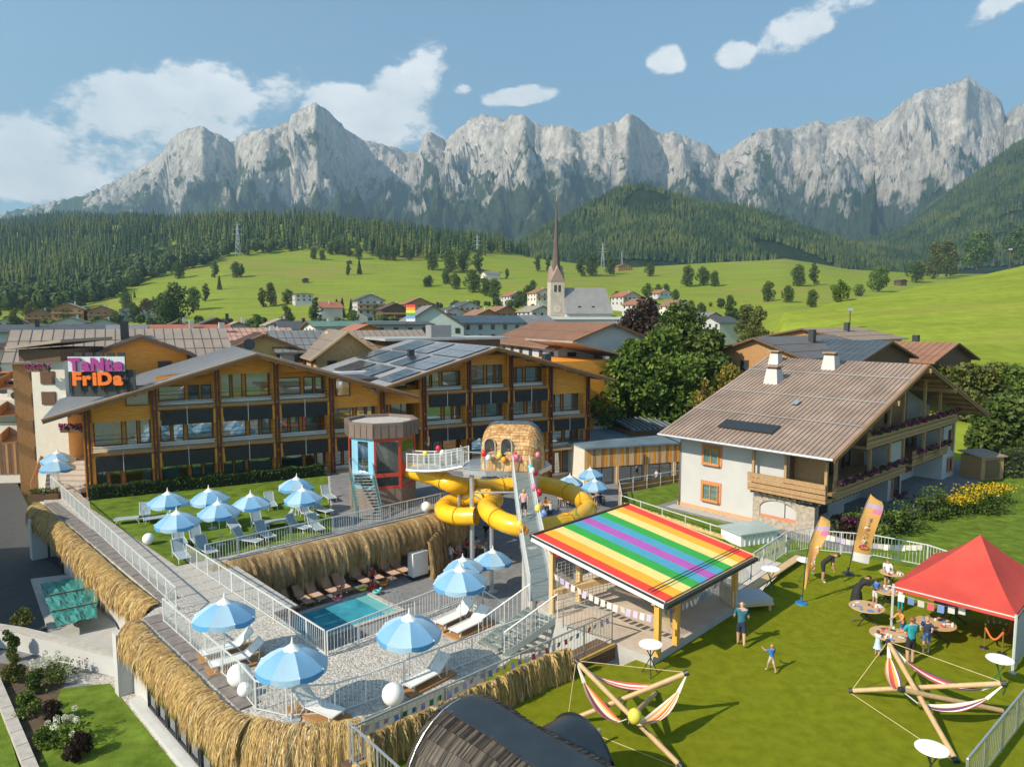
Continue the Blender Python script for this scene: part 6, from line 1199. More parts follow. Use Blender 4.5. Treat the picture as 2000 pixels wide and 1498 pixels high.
bl_ = thing('bollard_light', 'short grey bollard light on the lawn beside the dark hut', 'lamp', at(1170, 1455, 0)); p = at(1170, 1455, 0); MB().bar(p, Z(p, .45), .05, 10).build('body', METAL, bl_); MB().bar(Z(p, .45), Z(p, .5), .06, 10).build('cap', METAL, bl_)
# ---------------------------------------------------------------- garlands and balloons
FLG = [mat('pennant_white', (.7, .69, .66), .8, .05, 2, trans=.2), mat('pennant_red', (.5, .08, .1), .8), mat('pennant_blue', (.12, .2, .45), .8), mat('pennant_green', (.05, .25, .1), .8), mat('pennant_lilac', (.45, .38, .55), .8)]
def garland(lb, a, b, n, sag, size, pal, seed):
    g_ = random.Random(seed); t_ = thing('flag_garland', lb, 'garland', a, 'flag garlands'); P_ = [Vector(lerp(a, b, i / n)) - Vector((0, 0, sag * 4 * (i / n) * (1 - i / n))) for i in range(n + 1)]
    MB().tube(P_, .008, 4).build('cord', ROPE, t_); d = (Vector(b) - Vector(a)).normalized(); d.z = 0
    for i in range(n): c_ = (P_[i] + P_[i + 1]) / 2; q = d * size / 2; k = g_.uniform(-.08, .08); y = Vector((d.y, -d.x, 0)) * k; MB().add([c_ - q, c_ + q, c_ + q + y - Vector((0, 0, size * 1.25)), c_ - q + y - Vector((0, 0, size * 1.25))], [(0, 1, 2, 3)]).build('pennant', FLG[g_.choice(pal)], t_)
garland('white flag garland strung across the open front of the rainbow shelter', KF(.5, -.7, 2.0), KF(.4, -kd + .45, 1.75), 17, .25, .2, (0, 0, 0, 4), 1); garland('flag garland along the low side of the rainbow shelter', KF(.5, -kd + .5, 1.9), KF(kw - .5, -kd + .6, 2.0), 20, .3, .16, (0, 1, 2, 4, 0), 2)
garland('coloured flag garland on the left part of the ramp railing', Z(at(690, 1494, DK), 1.0), Z(at(930, 1380, DK), 1.0), 14, .12, .15, (4, 3, 1, 2, 4), 3); garland('coloured flag garland on the right part of the ramp railing', Z(at(935, 1377, DK), 1.0), Z(at(1190, 1255, DK), 1.0), 20, .12, .15, (4, 0, 1, 2, 4), 4)
garland('white flag garland on the lawn railing behind the flags', Z(at(1590, 1077, 0), 1.1), Z(at(1800, 1106, 0), 1.1), 20, .25, .22, (0, 0, 0, 4), 5); garland('flag garland under the left edge of the red tent', tp(.1, .1, 1.75), tp(2.4, .4, 1.75), 7, .12, .22, (0, 0, 2, 1), 6); garland('flag garland on the railing between shelter and chalet', Z(at(1442, 1149, .05), 1.1), Z(at(1560, 1078, .05), 1.1), 14, .2, .2, (0, 2, 4), 7)
BAL = {k: mat('balloon_' + k, c_, .3, .03, 1, trans=.15) for k, c_ in (('red', (.65, .03, .04)), ('pink', (.8, .25, .35)), ('orange', (.85, .35, .03)), ('yellow', (.8, .7, .1)), ('white', (.8, .78, .75)), ('blue', (.25, .4, .75)), ('teal', (.15, .5, .5)))}
def balloons(lb, p, cols, r=.16):
    t_ = thing('balloon_bunch', lb, 'balloons', p, 'balloon bunches')
    for i, c_ in enumerate(cols): a = i * 2.3; MB().ball((p[0] + .17 * math.cos(a), p[1] + .1 * math.sin(a), p[2] + .14 * ((i * 2) % 3 - .6)), r, 12, 8, 1.15).build('balloon', BAL[c_], t_, smooth=True)
    MB().bar(p, Z(p, -.3), .006, 4).build('string', WHITE, t_)
gp = lambda i, k, dz=.95: tuple(pg[i] + gw * k + Vector((0, 0, dz)))
for lb, p, cs in (('red and teal balloon bunch near the top of the grating bridge', gp(3, 1.05), ('red', 'teal', 'white')), ('red and pink balloon bunch beside the woman on the grating bridge', gp(7, 1.05), ('red', 'pink')), ('blue and yellow balloon bunch halfway down the grating bridge', gp(11, 1.05), ('blue', 'yellow')), ('orange balloon bunch on the lower grating bridge', gp(14, 0), ('orange', 'yellow', 'orange')), ('red and pink balloon bunch at the foot of the grating bridge', gp(18, 1.3), ('red', 'pink')), ('white and red balloon bunch at the left of the hut', pfm(1.4, -.95, PZ + 1), ('white', 'red')), ('orange and yellow balloon bunch below the hut door', pfm(2.4, -.95, PZ + .85), ('orange', 'yellow')), ('pink balloon bunch below the hut window', pfm(3.4, -.95, PZ + .85), ('pink', 'red', 'pink')), ('pink and white balloon bunch at the right of the hut', pfm(4.6, -.95, PZ + 1.1), ('pink', 'white')), ('single yellow balloon on the pavilion bridge', tuple(pb[3] + Vector((0, 0, 1.3))), ('yellow',)), ('white and red balloon bunch on the pavilion bridge', tuple(pb[6] + Vector((0, 0, 1.3))), ('white', 'red')), ('yellow balloon tied to the left hammock stand', Z(at(1228, 1396, 1.3), .05), ('yellow',))):
    balloons(lb, p, cs, .2 if len(cs) == 1 and 'hammock' in lb else .19)
# ---------------------------------------------------------------- houses of the town and the hillsides
RT_ = {'tan': mat('tan_sheet_roof', (.34, .27, .215), .55, .12, .5, metal=.2), 'grey': mat('grey_shingle_roof', (.17, .175, .18), .7, .15, .5), 'slate': mat('slate_roof', (.07, .075, .08), .6, .2, .5), 'red': mat('red_tile_roof', (.33, .12, .07), .8, .2, .6), 'pink': mat('faded_pink_roof', (.46, .26, .2), .8, .15, .6), 'brown': mat('rust_brown_roof', (.27, .13, .075), .75, .15, .5), 'blue': mat('blue_metal_roof', (.085, .115, .14), .4, .15, .5, metal=.4), 'green': mat('green_metal_roof', (.10, .19, .15), .6, .15, .5), 'dark': mat('dark_brown_roof', (.09, .06, .045), .7, .2, .5)}
WL_ = {'white': HW, 'cream': CREAM, 'wood': WOODM, 'dark': WOODD, 'orange': ORW, 'yellow': mat('yellow_render', (.55, .40, .15), .9, .06, 1), 'log': mat('log_wall', (.50, .30, .12), .7, .15, 2), 'grey': mat('grey_render', (.42, .44, .43), .9, .06, 1), 'mint': mat('mint_render', (.45, .52, .48), .9, .06, 1)}
HPANE = mat('house_pane', (.035, .045, .055), .15, .3, .7, spec=.7)
def house(lb, px, Y, rowr, W_, D_, az, wl, rf, name='house', cat='house', pitch=.42, ov=.8, floors=2, zbase=None, upper=None, balc=0, chim=1, hip=False, row_base=None, noff=0):
    """gable front faces local -y; rowr is the photo row of the ridge"""
    if row_base: Y = hit(px, row_base)[1]
    X = (px - CX) / F * (Y * CT + 3 * ST); g_ = terr(X, Y) if zbase is None else zbase; zr_ = zat(Y, rowr); fr = Fr((X, Y, g_), az); ze_ = zr_ - pitch * W_ / 2
    if ze_ < g_ + 2.2: g_ = ze_ - 3.2
    t_ = thing(name, lb, cat, (X, Y, g_)); w2, d2 = W_ / 2, D_ / 2
    zs = ze_ - .12
    p = [(-w2, g_ - 1), (w2, g_ - 1), (w2, zs), (0, zr_ - .12), (-w2, zs)]
    MB().add([fr(x, y, z) for y in (-d2, d2) for x, z in p], [(0, 1, 2, 3, 4), (9, 8, 7, 6, 5)] + [(i, 5 + i, 5 + (i + 1) % 5, (i + 1) % 5) for i in range(5)]).build('wall', WL_[wl], t_)
    zm = g_ + (zs - g_) * .55
    if upper: 
        p = [(-w2 - .03, zm), (w2 + .03, zm), (w2 + .03, zs - .02), (0, zr_ - .14), (-w2 - .03, zs - .02)]
        MB().add([fr(x, y, z) for y in (-d2 - .04, d2 + .04) for x, z in p], [(0, 1, 2, 3, 4), (9, 8, 7, 6, 5)] + [(i, 5 + i, 5 + (i + 1) % 5, (i + 1) % 5) for i in range(5)]).build('upper_boarding', WL_[upper], t_)
    rfo = None
    for s_ in (-1, 1):
        xe = s_ * (w2 + ov); zz = ze_ - pitch * ov; q = [fr(xe, -d2 - ov, zz), fr(0, -d2 - ov, zr_), fr(0, d2 + ov, zr_), fr(xe, d2 + ov, zz)]
        if s_ > 0: q = [q[1], q[0], q[3], q[2]]
        rfo = MB().slab(q, .2).build('roof_sheet', RT_[rf], t_)
        if Y < 130:
            sm = MB(); ns = int((D_ + 2 * ov) / .9)
            for i in range(1, ns): yy = -d2 - ov + (D_ + 2 * ov) * i / ns; sm.beam(fr(xe, yy, zz + .02), fr(0, yy, zr_ + .02), .05, .06)
            for k in (.3, .62): sm.beam(fr(xe * (1 - k), -d2 - ov, zz + (zr_ - zz) * k + .03), fr(xe * (1 - k), d2 + ov, zz + (zr_ - zz) * k + .03), .05, .05)
            sm.build('standing_seams', SEAM, rfo, kind='stuff')
        MB().beam(fr(xe, -d2 - ov - .04, zz - .12), fr(0, -d2 - ov - .04, zr_ - .12), .08, .26).build('barge_board', WOODD if wl != 'log' else WOODL, t_)
    if chim: MB().box(fr, w2 * .3, w2 * .3 + .7, -.4, .4, zr_ - 1.2, zr_ + .9).build('chimney', WL_['white'] if chim == 1 else DMET, t_)
    nf = max(1, min(floors, int((zs - g_) / 2.3))); nw = max(2, int(W_ / 3.2)); nd = max(2, int(D_ / 3.4))
    for f_ in range(nf):
        z0 = zs - (nf - f_) * 2.6 + .55
        for i in range(nw):
            x = -w2 + W_ * (i + .5) / nw; o = MB().box(fr, x - .6, x + .6, -d2 - .1, -d2 - .02, z0, z0 + 1.35).build('window', BROWNF, t_); MB().box(fr, x - .5, x + .5, -d2 - .12, -d2 - .1, z0 + .1, z0 + 1.25).build('pane', HPANE, o)
        for sd in (-1, 1):
            if (sd < 0) != (px > 1000 if abs(az - 90) > 60 else True) and Y > 200: continue
            for i in range(nd):
                y = -d2 + D_ * (i + .5) / nd; a, b = (sd * w2 + (.02 if sd > 0 else -.1), sd * w2 + (.1 if sd > 0 else -.02)); o = MB().box(fr, a, b, y - .55, y + .55, z0, z0 + 1.35).build('window', BROWNF, t_); c_ = .1 if sd > 0 else -.12; MB().box(fr, sd * w2 + c_, sd * w2 + c_ + .02, y - .45, y + .45, z0 + .1, z0 + 1.25).build('pane', HPANE, o)
        if balc and f_ > 0: MB().box(fr, -w2 - .3, w2 + .3, -d2 - 1.3, -d2 - .05, z0 - .75, z0 - .6).build('balcony', WOODM, t_); MB().box(fr, -w2 - .3, w2 + .3, -d2 - 1.34, -d2 - 1.24, z0 - .6, z0 + .25).build('balcony_front', WOODM, t_)
    return t_
HOUSES = [  # label, column, distance, ridge row, width, depth, azimuth of local x, walls, roof, extras
 ('big inn with tan sheet roof and brown gable behind the rooftop sign', 245, 78, 643, 13, 19, 152, 'wood', 'tan', dict(upper='wood', pitch=.40, floors=4, balc=1, chim=2)),
 ('small orange timber gable in front of the tan inn roof', 274, 71, 655, 8, 7, 62, 'orange', 'tan', dict(pitch=.4, chim=0, floors=1)),
 ('yellow house with arched upper windows and pink roof behind the left hotel wing', 507, 96, 650, 8.5, 12, 66, 'yellow', 'pink', dict(pitch=.42, balc=1, chim=1)),
 ('long low house under a faded pink roof left of the yellow house', 430, 112, 641, 10, 20, 150, 'cream', 'pink', dict(pitch=.3, chim=1)),
 ('grey-roofed white house beside the log gable', 602, 97, 645, 9, 9, 152, 'white', 'grey', dict(pitch=.5, chim=0)),
 ('steep pale log gable with heart window behind the hotel roofs', 660, 92, 644, 7.5, 10, 64, 'log', 'tan', dict(pitch=.75, chim=0, floors=1)),
 ('house with a long solar roof right of the log gable', 735, 98, 645, 10, 12, 150, 'log', 'tan', dict(pitch=.5, chim=0)),
 ('wide brown-roofed white guest house in front of the church', 1112, 104, 629, 15, 26, 70, 'white', 'brown', dict(pitch=.38, floors=3, balc=1, chim=0)),
 ('dark blue metal roofed lodge with brick chimneys behind the chalet', 1555, 99, 656, 13, 20, 140, 'wood', 'blue', dict(pitch=.34, chim=2)),
 ('brown gabled lodge front beside the blue metal roof', 1668, 96, 664, 11, 9, 58, 'wood', 'blue', dict(pitch=.36, chim=0, upper='dark')),
 ('lodge with rust brown roof and red flower balcony near the hedge', 1775, 104, 667, 12, 12, 55, 'dark', 'brown', dict(pitch=.36, balc=1, chim=2)),
 ('flat-pitched brown roof with steel vents above the blue lodge', 1622, 122, 640, 16, 18, 140, 'wood', 'tan', dict(pitch=.2, chim=2)),
 ('red tile roof half hidden by trees at the right edge', 2010, 95, 745, 8, 10, 48, 'white', 'red', dict(pitch=.4, chim=0)),
 ('mint green house with brown shutters at the far left edge', 20, 84, 668, 10, 12, 70, 'mint', 'dark', dict(pitch=.35, floors=3, chim=1)),
 ('low dark shed roofs left of the tan inn', 75, 150, 634, 12, 26, 150, 'grey', 'slate', dict(pitch=.2, chim=2)),
 ('black pointed gable above the pink roofs', 420, 170, 620, 16, 14, 64, 'dark', 'slate', dict(pitch=.4, chim=2)),
 ('hip roofed grey school building below the rainbow banner', 835, 190, 597, 16, 18, 75, 'mint', 'grey', dict(pitch=.62, floors=3, chim=2)),
 ('long slate blue roof right of the school', 925, 200, 616, 10, 26, 155, 'grey', 'blue', dict(pitch=.35, chim=0)),
 ('green edged flat roofed shop in the town centre', 690, 185, 627, 12, 22, 152, 'cream', 'green', dict(pitch=.18, chim=0)),
 ('dark flat roofed block left of the school', 775, 170, 628, 9, 14, 152, 'grey', 'slate', dict(pitch=.12, chim=0)),
 ('small orange roofed town house behind the solar roof', 640, 205, 629, 9, 12, 150, 'cream', 'red', dict(chim=1)),
 ('dark slate roof between garden trees in town', 590, 215, 627, 10, 14, 150, 'white', 'slate', dict(chim=2)),
 ('steep grey church hall roof left of the church tower', 1010, 210, 616, 10, 20, 150, 'cream', 'grey', dict(chim=0)),
 ('left wooden chalet of the pair below the dark wood', 138, 400, 592, 15, 14, 68, 'wood', 'tan', dict(pitch=.42, balc=1, upper='wood')),
 ('right wooden chalet of the pair below the dark wood', 200, 405, 597, 14, 13, 60, 'wood', 'tan', dict(pitch=.42, balc=1, upper='wood')),
 ('white house with green roof below the wooden chalets', 140, 330, 619, 14, 12, 65, 'white', 'green', dict(pitch=.35)),
 ('second green roofed house right of the white one', 200, 335, 622, 15, 12, 60, 'grey', 'green', dict(pitch=.35)),
 ('white farmhouse half behind round trees at the meadow foot', 300, 430, 585, 12, 16, 60, 'white', 'dark', dict(upper='dark')),
 ('white flat-roofed villa alone on the bright meadow', 592, 500, 573, 12, 10, 62, 'white', 'grey', dict(pitch=.1, chim=0, row_base=596)),
 ('white house with orange roof behind garden spruces', 642, 400, 590, 14, 12, 150, 'white', 'red', {}),
 ('white and grey three-storey house with dark roof below the meadow', 720, 400, 575, 15, 14, 66, 'white', 'slate', dict(floors=3, balc=1)),
 ('dark timber house with white balconies right of the three-storey one', 767, 380, 592, 15, 12, 64, 'dark', 'dark', dict(floors=3, balc=1)),
 ('red-brown roofed chalet above the rainbow banner', 813, 420, 582, 16, 14, 66, 'wood', 'brown', dict(balc=1)),
 ('white house with blue-grey roof in front of the meadow edge', 908, 400, 589, 13, 13, 60, 'white', 'slate', dict(balc=1)),
 ('timber house with tan roof in the gap left of the church', 978, 350, 598, 14, 13, 62, 'wood', 'brown', dict(balc=1)),
 ('white and red house left of the church spire', 1003, 460, 570, 12, 12, 60, 'white', 'red', {}),
 ('cream house among bushes left of the church spire', 1055, 450, 564, 12, 12, 64, 'cream', 'brown', dict(balc=1)),
 ('white garden house at the foot of the church tower', 1045, 330, 597, 12, 12, 60, 'white', 'tan', {}),
 ('grey roofed barn in the clearing above the town', 958, 620, 531, 12, 16, 150, 'cream', 'grey', dict(chim=0, row_base=545)),
 ('low farmhouse under trees on the skyline meadow', 1215, 800, 516, 20, 14, 70, 'wood', 'brown', dict(chim=0, row_base=529, pitch=.3)),
 ('white house right of the church roof', 1222, 430, 570, 13, 12, 62, 'white', 'red', dict(balc=1)),
 ('white and brown house behind the copper beech', 1250, 370, 583, 14, 12, 62, 'white', 'brown', dict(balc=1)),
 ('pale bungalow roof right of the copper beech', 1375, 300, 610, 12, 12, 62, 'grey', 'grey', dict(chim=0)),
 ('brown barn roof below the right hill trees', 1755, 235, 546, 8, 7, 70, 'dark', 'dark', dict(chim=0, pitch=.3, row_base=559)),
 ('cream town house with red tiled roof behind the pink roofs', 372, 150, 634, 9, 14, 150, 'cream', 'red', {}),
 ('narrow white house between pink roofs and dark gable', 462, 160, 628, 7, 10, 64, 'white', 'tan', {}),
 ('grey roofed house behind the left inn roof', 300, 150, 634, 10, 16, 150, 'white', 'grey', dict(chim=2)),
 ('dark roofed barn left of the black gable', 345, 190, 627, 10, 14, 62, 'wood', 'dark', {}),
 ('white house with tan roof below the villa', 545, 260, 622, 10, 12, 62, 'white', 'tan', dict(balc=1)),
 ('orange gabled house right of the grey roofed one', 705, 150, 633, 8, 10, 62, 'orange', 'red', dict(chim=0)),
 ('pale house with dark roof right of the rainbow banner', 862, 260, 611, 11, 13, 62, 'white', 'dark', dict(balc=1)),
 ('brown chalet above the long slate roof', 940, 300, 604, 11, 12, 60, 'wood', 'brown', dict(balc=1)),
 ('small white house left of the church aisle', 1030, 240, 615, 9, 10, 62, 'white', 'grey', {}),
 ('white house with red roof on the slope right of the church', 1290, 520, 566, 12, 12, 62, 'white', 'red', dict(row_base=582)),
 ('pale farmhouse below the middle meadow', 1320, 400, 586, 14, 12, 62, 'cream', 'brown', dict(balc=1)),
 ('grey shed roof beside the bungalow', 1405, 280, 618, 10, 10, 150, 'grey', 'slate', dict(chim=0)),
 ('red roofed cottage above the green roofed houses', 255, 420, 597, 11, 11, 60, 'white', 'red', {}),
 ('wooden chalet left of the chalet pair', 80, 410, 604, 13, 13, 62, 'wood', 'dark', dict(balc=1)),
 ('white house at the foot of the wood at far left', 25, 390, 618, 13, 12, 62, 'white', 'tan', {}),
 ('dark roofed house in front of the diagonal hedge', 880, 360, 600, 12, 12, 62, 'white', 'slate', dict(balc=1)),
 ('tiny dark hay barn left of centre on the bright meadow', 598, 560, 543, 5, 5, 60, 'dark', 'slate', dict(chim=0, floors=1, row_base=552)),
 ('tiny dark hay barn at the upper edge of the bright meadow', 684, 760, 509, 5, 5, 60, 'dark', 'slate', dict(chim=0, floors=1, row_base=516)),
]
for lb, px, Y, rr, W_, D_, az, wl, rf, kw_ in HOUSES: house(lb, px, Y, rr, W_, D_, az, wl, rf, group=None, **kw_) if False else house(lb, px, Y, rr, W_, D_, az, wl, rf, **kw_)
bh = thing('rainbow_banner', 'rainbow striped banner standing on a dark town roof', 'banner', atY(803, 632, 160)); p = atY(795, 628, 160)
for i, c_ in enumerate(((.7, .08, .05), (.8, .35, .04), (.8, .65, .12), (.1, .4, .1), (.2, .35, .7), (.75, .72, .75))): a, b = atY(793, 595 + i * 5.5, 160), atY(811, 600.5 + i * 5.5, 160); MB().box(ID, a[0], b[0], 160, 160.15, b[2], a[2]).build('stripe', mat('banner_%d' % i, c_, .7), bh)
a = atY(793, 597, 160); MB().bar((a[0], 160.1, terr(a[0], 160)), (a[0], 160.1, a[2] + .3), .08, 6).build('pole', DMET, bh)
# church
chy = 255; cx0 = (1085 - CX) / F * chy; zg = terr(cx0, chy); CHF = Fr((cx0, chy, zg), 80); TW = 5.0; pxm = chy / F
chh = thing('church', 'slender-spired church with pale tower and steep grey nave roof', 'church', (cx0, chy, zg)); TWR = mat('tower_stone', (.46, .40, .33), .9, .12, .5)
ztw = zat(chy, 551); zs1, zs2, zs3 = zat(chy, 530), zat(chy, 470), zat(chy, 398)
MB().box(CHF, -TW / 2, TW / 2, -TW / 2, TW / 2, zg - 1, ztw).build('tower', TWR, chh)
sp2 = MB(); 
for s_ in range(4):
    a = s_ * math.pi / 2; c_, d = math.cos(a), math.sin(a); rot = lambda x, y: (x * c_ - y * d, x * d + y * c_)
    sp2.add([CHF(*rot(-TW / 2 - .1, -TW / 2 - .1), ztw), CHF(*rot(TW / 2 + .1, -TW / 2 - .1), ztw), CHF(*rot(0, -TW / 2 - .1), zs1 + 1.5), CHF(*rot(0, 0), zs1 + 3)], [(0, 1, 2), (0, 2, 3), (1, 3, 2)])
sp2.build('tower_gables', mat('spire_base', (.30, .21, .16), .7, .1), chh)
MB().lathe((cx0, chy, ztw + 1), [(2.3, 0), (1.55, zs1 - ztw + 1), (.95, zs2 - ztw - 4), (.45, (zs2 + zs3) / 2 - ztw), (.08, zs3 - ztw)], 8, a0=.3).build('spire', mat('spire_shingle', (.12, .085, .07), .6, .15, .5, metal=.2), chh); MB().bar((cx0, chy, zs3), (cx0, chy, zs3 + 2.4), .1, 6).build('cross', BR, chh)
for i in (-1, 1):
    MB().box(CHF, i * .75 - .45, i * .75 + .45, -TW / 2 - .05, -TW / 2 + .02, ztw - 3.6, ztw - 1.2).build('belfry_opening', DARKIN, chh)
MB().lathe((0, 0, 0), [(1.35, 0), (1.35, .08)], 20).mapf(lambda x, y, z: CHF(x, -TW / 2 - .02 - z, ztw - 9.5 + y)).build('clock_face', mat('clock_pale', (.55, .5, .42), .8), chh); MB().box(CHF, -.06, .06, -TW / 2 - .16, -TW / 2 - .11, ztw - 9.5, ztw - 8.5).build('clock_hand', BR, chh)
nv = [CHF(x, y, 0) for x, y in ((2.6, -5.2), (19, -5.2), (19, 5.2), (2.6, 5.2))]; zn0, zn1 = zat(chy, 612), zat(chy, 562)
MB().prism(ccw([XY(p) for p in nv]), zg - 1, zn0).build('nave', HW, chh)
MB().add([CHF(2.4, -6, zn0 - .2), CHF(19.6, -6, zn0 - .2), CHF(18.4, 0, zn1), CHF(2.4, 0, zn1), CHF(19.6, 6, zn0 - .2), CHF(2.4, 6, zn0 - .2)], [(0, 1, 2, 3), (2, 4, 5, 3), (1, 4, 2), (0, 3, 5)]).build('nave_roof', mat('nave_slate', (.24, .235, .23), .6, .12, .3), chh)
for i in range(2): MB().box(CHF, 7 + i * 5, 8 + i * 5, -4.6, -3, zn0 + 1.6, zn0 + 2.5).build('roof_dormer', DMET, chh)
MB().prism(ccw([XY(CHF(x, y, 0)) for x, y in ((-3.5, -8), (24, -8), (24, -5.6), (-3.5, -5.6))]), zg - 1, zat(chy, 621)).build('low_aisle', HW, chh); MB().slab([CHF(-4, -8.5, zat(chy, 623)), CHF(24.5, -8.5, zat(chy, 623)), CHF(24.5, -5.3, zat(chy, 619)), CHF(-4, -5.3, zat(chy, 619))], .2).build('aisle_roof', mat('pale_copper', (.45, .48, .46), .6), chh)
# pylons and light masts
def pylon(lb, px, Y, r0, r1):
    X = (px - CX) / F * Y; zb, zt_ = zat(Y, r0), zat(Y, r1); hh = zt_ - zb; t_ = thing('power_pylon', lb, 'pylon', (X, Y, zb), 'power pylons'); f = MB(); k = .07 * hh
    for sx3 in (-1, 1):
        for sy3 in (-1, 1): f.bar((X + sx3 * k, Y + sy3 * k, zb - 2), (X, Y, zt_), .006 * hh, 4)
    for j in range(7): z = zb + hh * j / 7; w3 = k * (1 - j / 7); w4 = k * (1 - (j + 1) / 7); f.bar((X - w3, Y - w3, z), (X + w4, Y - w4, z + hh / 7), .0035 * hh, 3); f.bar((X + w3, Y - w3, z), (X - w4, Y - w4, z + hh / 7), .0035 * hh, 3)
    f.build('lattice', METAL, t_)
    for j, w5 in ((.62, .17), (.76, .14), (.9, .1)): MB().bar((X - w5 * hh, Y, zb + j * hh), (X + w5 * hh, Y, zb + j * hh), .007 * hh, 4).build('cross_arm', METAL, t_)
pylon('lattice pylon in front of the dark wood edge left of the spire', 933, 860, 512, 458); pylon('lattice pylon on the meadow right of the church spire', 1175, 1000, 522, 474); pylon('faint thin pylon at the meadow top left', 472, 880, 500, 432); pylon('small distant pylon right of the larger one', 1212, 1100, 520, 490)
for px, py, hgt, lb in ((1659, 645, 37, 'floodlight mast standing on the lower right meadow'), (1971, 528, 38, 'floodlight mast near the crest of the right meadow')):
    p = hit(px, py); t_ = thing('light_mast', lb, 'lamp post', p); hh = hgt * p[1] / F; MB().bar(Z(p, -.5), Z(p, hh), .14, 8).build('mast', WOODD, t_); MB().box(Fr(p, 90), -.55, .55, -.25, .25, p[2] + hh, p[2] + hh + .6).build('lamp_head', METAL, t_)
# ---------------------------------------------------------------- trees
BARK = mat('bark', (.10, .07, .05), .9, .3, 3, .4)
LM = {'green': [leafmat('leaf_green_a', (.085, .135, .018), (.14, .205, .03), .5), leafmat('leaf_green_b', (.05, .09, .014), (.09, .145, .022), .5), leafmat('leaf_green_c', (.12, .175, .025), (.18, .24, .04), .5)],
      'deep': [leafmat('leaf_deep_a', (.062, .1, .02), (.1, .145, .03), .5), leafmat('leaf_deep_b', (.042, .075, .016), (.07, .11, .022), .5), leafmat('leaf_deep_c', (.09, .13, .026), (.135, .175, .036), .5)],
      'olive': [leafmat('leaf_olive_a', (.09, .105, .02), (.15, .16, .035), .5), leafmat('leaf_olive_b', (.06, .075, .016), (.1, .115, .025), .5), leafmat('leaf_olive_c', (.13, .14, .03), (.19, .19, .04), .5)],
      'copper': [leafmat('leaf_copper_a', (.03, .016, .012), (.055, .028, .02), .5), leafmat('leaf_copper_b', (.018, .012, .01), (.035, .02, .016), .5), leafmat('leaf_copper_c', (.05, .03, .02), (.075, .045, .025), .5)],
      'yellow': [leafmat('leaf_yellow_a', (.20, .15, .02), (.28, .2, .03), .5), leafmat('leaf_yellow_b', (.1, .1, .018), (.15, .14, .025), .5), leafmat('leaf_yellow_c', (.26, .19, .03), (.34, .25, .04), .5)]}
def blob_pts(blobs):
    def fn(g_, n):
        w_ = np.array([b[3] ** 2 for b in blobs]); k = g_.choice(len(blobs), n, p=w_ / w_.sum()); B = np.array(blobs); d = g_.normal(size=(n, 3)); d /= np.linalg.norm(d, axis=1)[:, None]
        r_ = B[k, 3] * (.55 + .5 * g_.rand(n) ** .6); return B[k, :3] + d * r_[:, None] * np.array([1, 1, .85])
    return fn
def crown_blobs(g_, Hh, W_, n, z0=.28, shape='round'):
    out = []
    for i in range(n):
        u = (i + .5) / n; z = Hh * (z0 + (1 - z0) * u * .93); prof = math.sin(math.pi * min(1, .12 + .86 * u)) ** .7 if shape == 'round' else (1 - u) ** .8 + .08
        a = g_.random() * 6.28; rr = W_ / 2 * prof * (.25 + .5 * g_.random()); out.append((rr * math.cos(a), rr * math.sin(a), z, W_ * (.16 + .12 * g_.random()) * (.55 + .45 * prof)))
    return out
def tree_proto(name, Hh, W_, nb, nl, ls, pal, seed, shape='round', z0=.28, label='', cat='tree'):
    g_ = random.Random(seed); t_ = thing(name, label, cat); bl = crown_blobs(g_, Hh, W_, nb, z0, shape)
    tk = MB(); r0 = Hh * .022 + .04; tk.tube([(0, 0, -.3), (.02 * Hh * (g_.random() - .5), 0, Hh * .3), (.03 * Hh * (g_.random() - .5), .02 * Hh * (g_.random() - .5), Hh * .62), (0, 0, Hh * .9)], [r0 * 1.2, r0 * .85, r0 * .5, r0 * .12], 7)
    for b in bl[::2]: tk.tube([(0, 0, b[2] * .72), (b[0] * .5, b[1] * .5, b[2] * .88), (b[0], b[1], b[2])], [r0 * .4, r0 * .25, r0 * .08], 5)
    tk.build('trunk', BARK, t_); leaf_cloud(nl, blob_pts(bl), ls, seed, LM[pal], name='crown', parent=t_); return t_
def con_proto(name, Hh, seed, label=''):
    t_ = thing(name, label, 'tree'); g_ = np.random.RandomState(seed); MB().bar((0, 0, -.3), (0, 0, Hh * .95), Hh * .016 + .04, 6, r2=.02).build('trunk', BARK, t_)
    def fn(g2, n):
        u = g2.rand(n) ** 1.3; tier = np.floor(u * 12) / 12; z = Hh * (.08 + .9 * u); rr = Hh * .19 * (1 - tier * .96) * np.sqrt(g2.rand(n)); a = g2.rand(n) * 6.28; return np.stack([rr * np.cos(a), rr * np.sin(a), z - rr * .25], 1)
    leaf_cloud(900, fn, Hh * .032, seed, [CON[0], CON[1], CON[1], CON[2]], name='crown', parent=t_); return t_
PROTO = {}
def plant_tree(kind, lb, px, py, hpx, Y=None, group=None, wid=1.):
    if Y is None: p = hit(px, py)
    else: X = (px - CX) / F * Y; p = (X, Y, zat(Y, py))
    hh = hpx * p[1] / F
    base, fn = KIND[kind]
    if kind not in PROTO: o = fn(); PROTO[kind] = o; o.location = Z(p, -.15); o.scale = (hh / base * wid, hh / base * wid, hh / base); o.rotation_euler = (0, 0, rnd.random() * 6)
    else: o = copy_tree(PROTO[kind], Z(p, -.15), rnd.random() * 6, None, (hh / base * wid, hh / base * wid, hh / base))
    o['label'] = lb
    if group: o['group'] = group
    elif 'group' in o: del o['group']
    return o
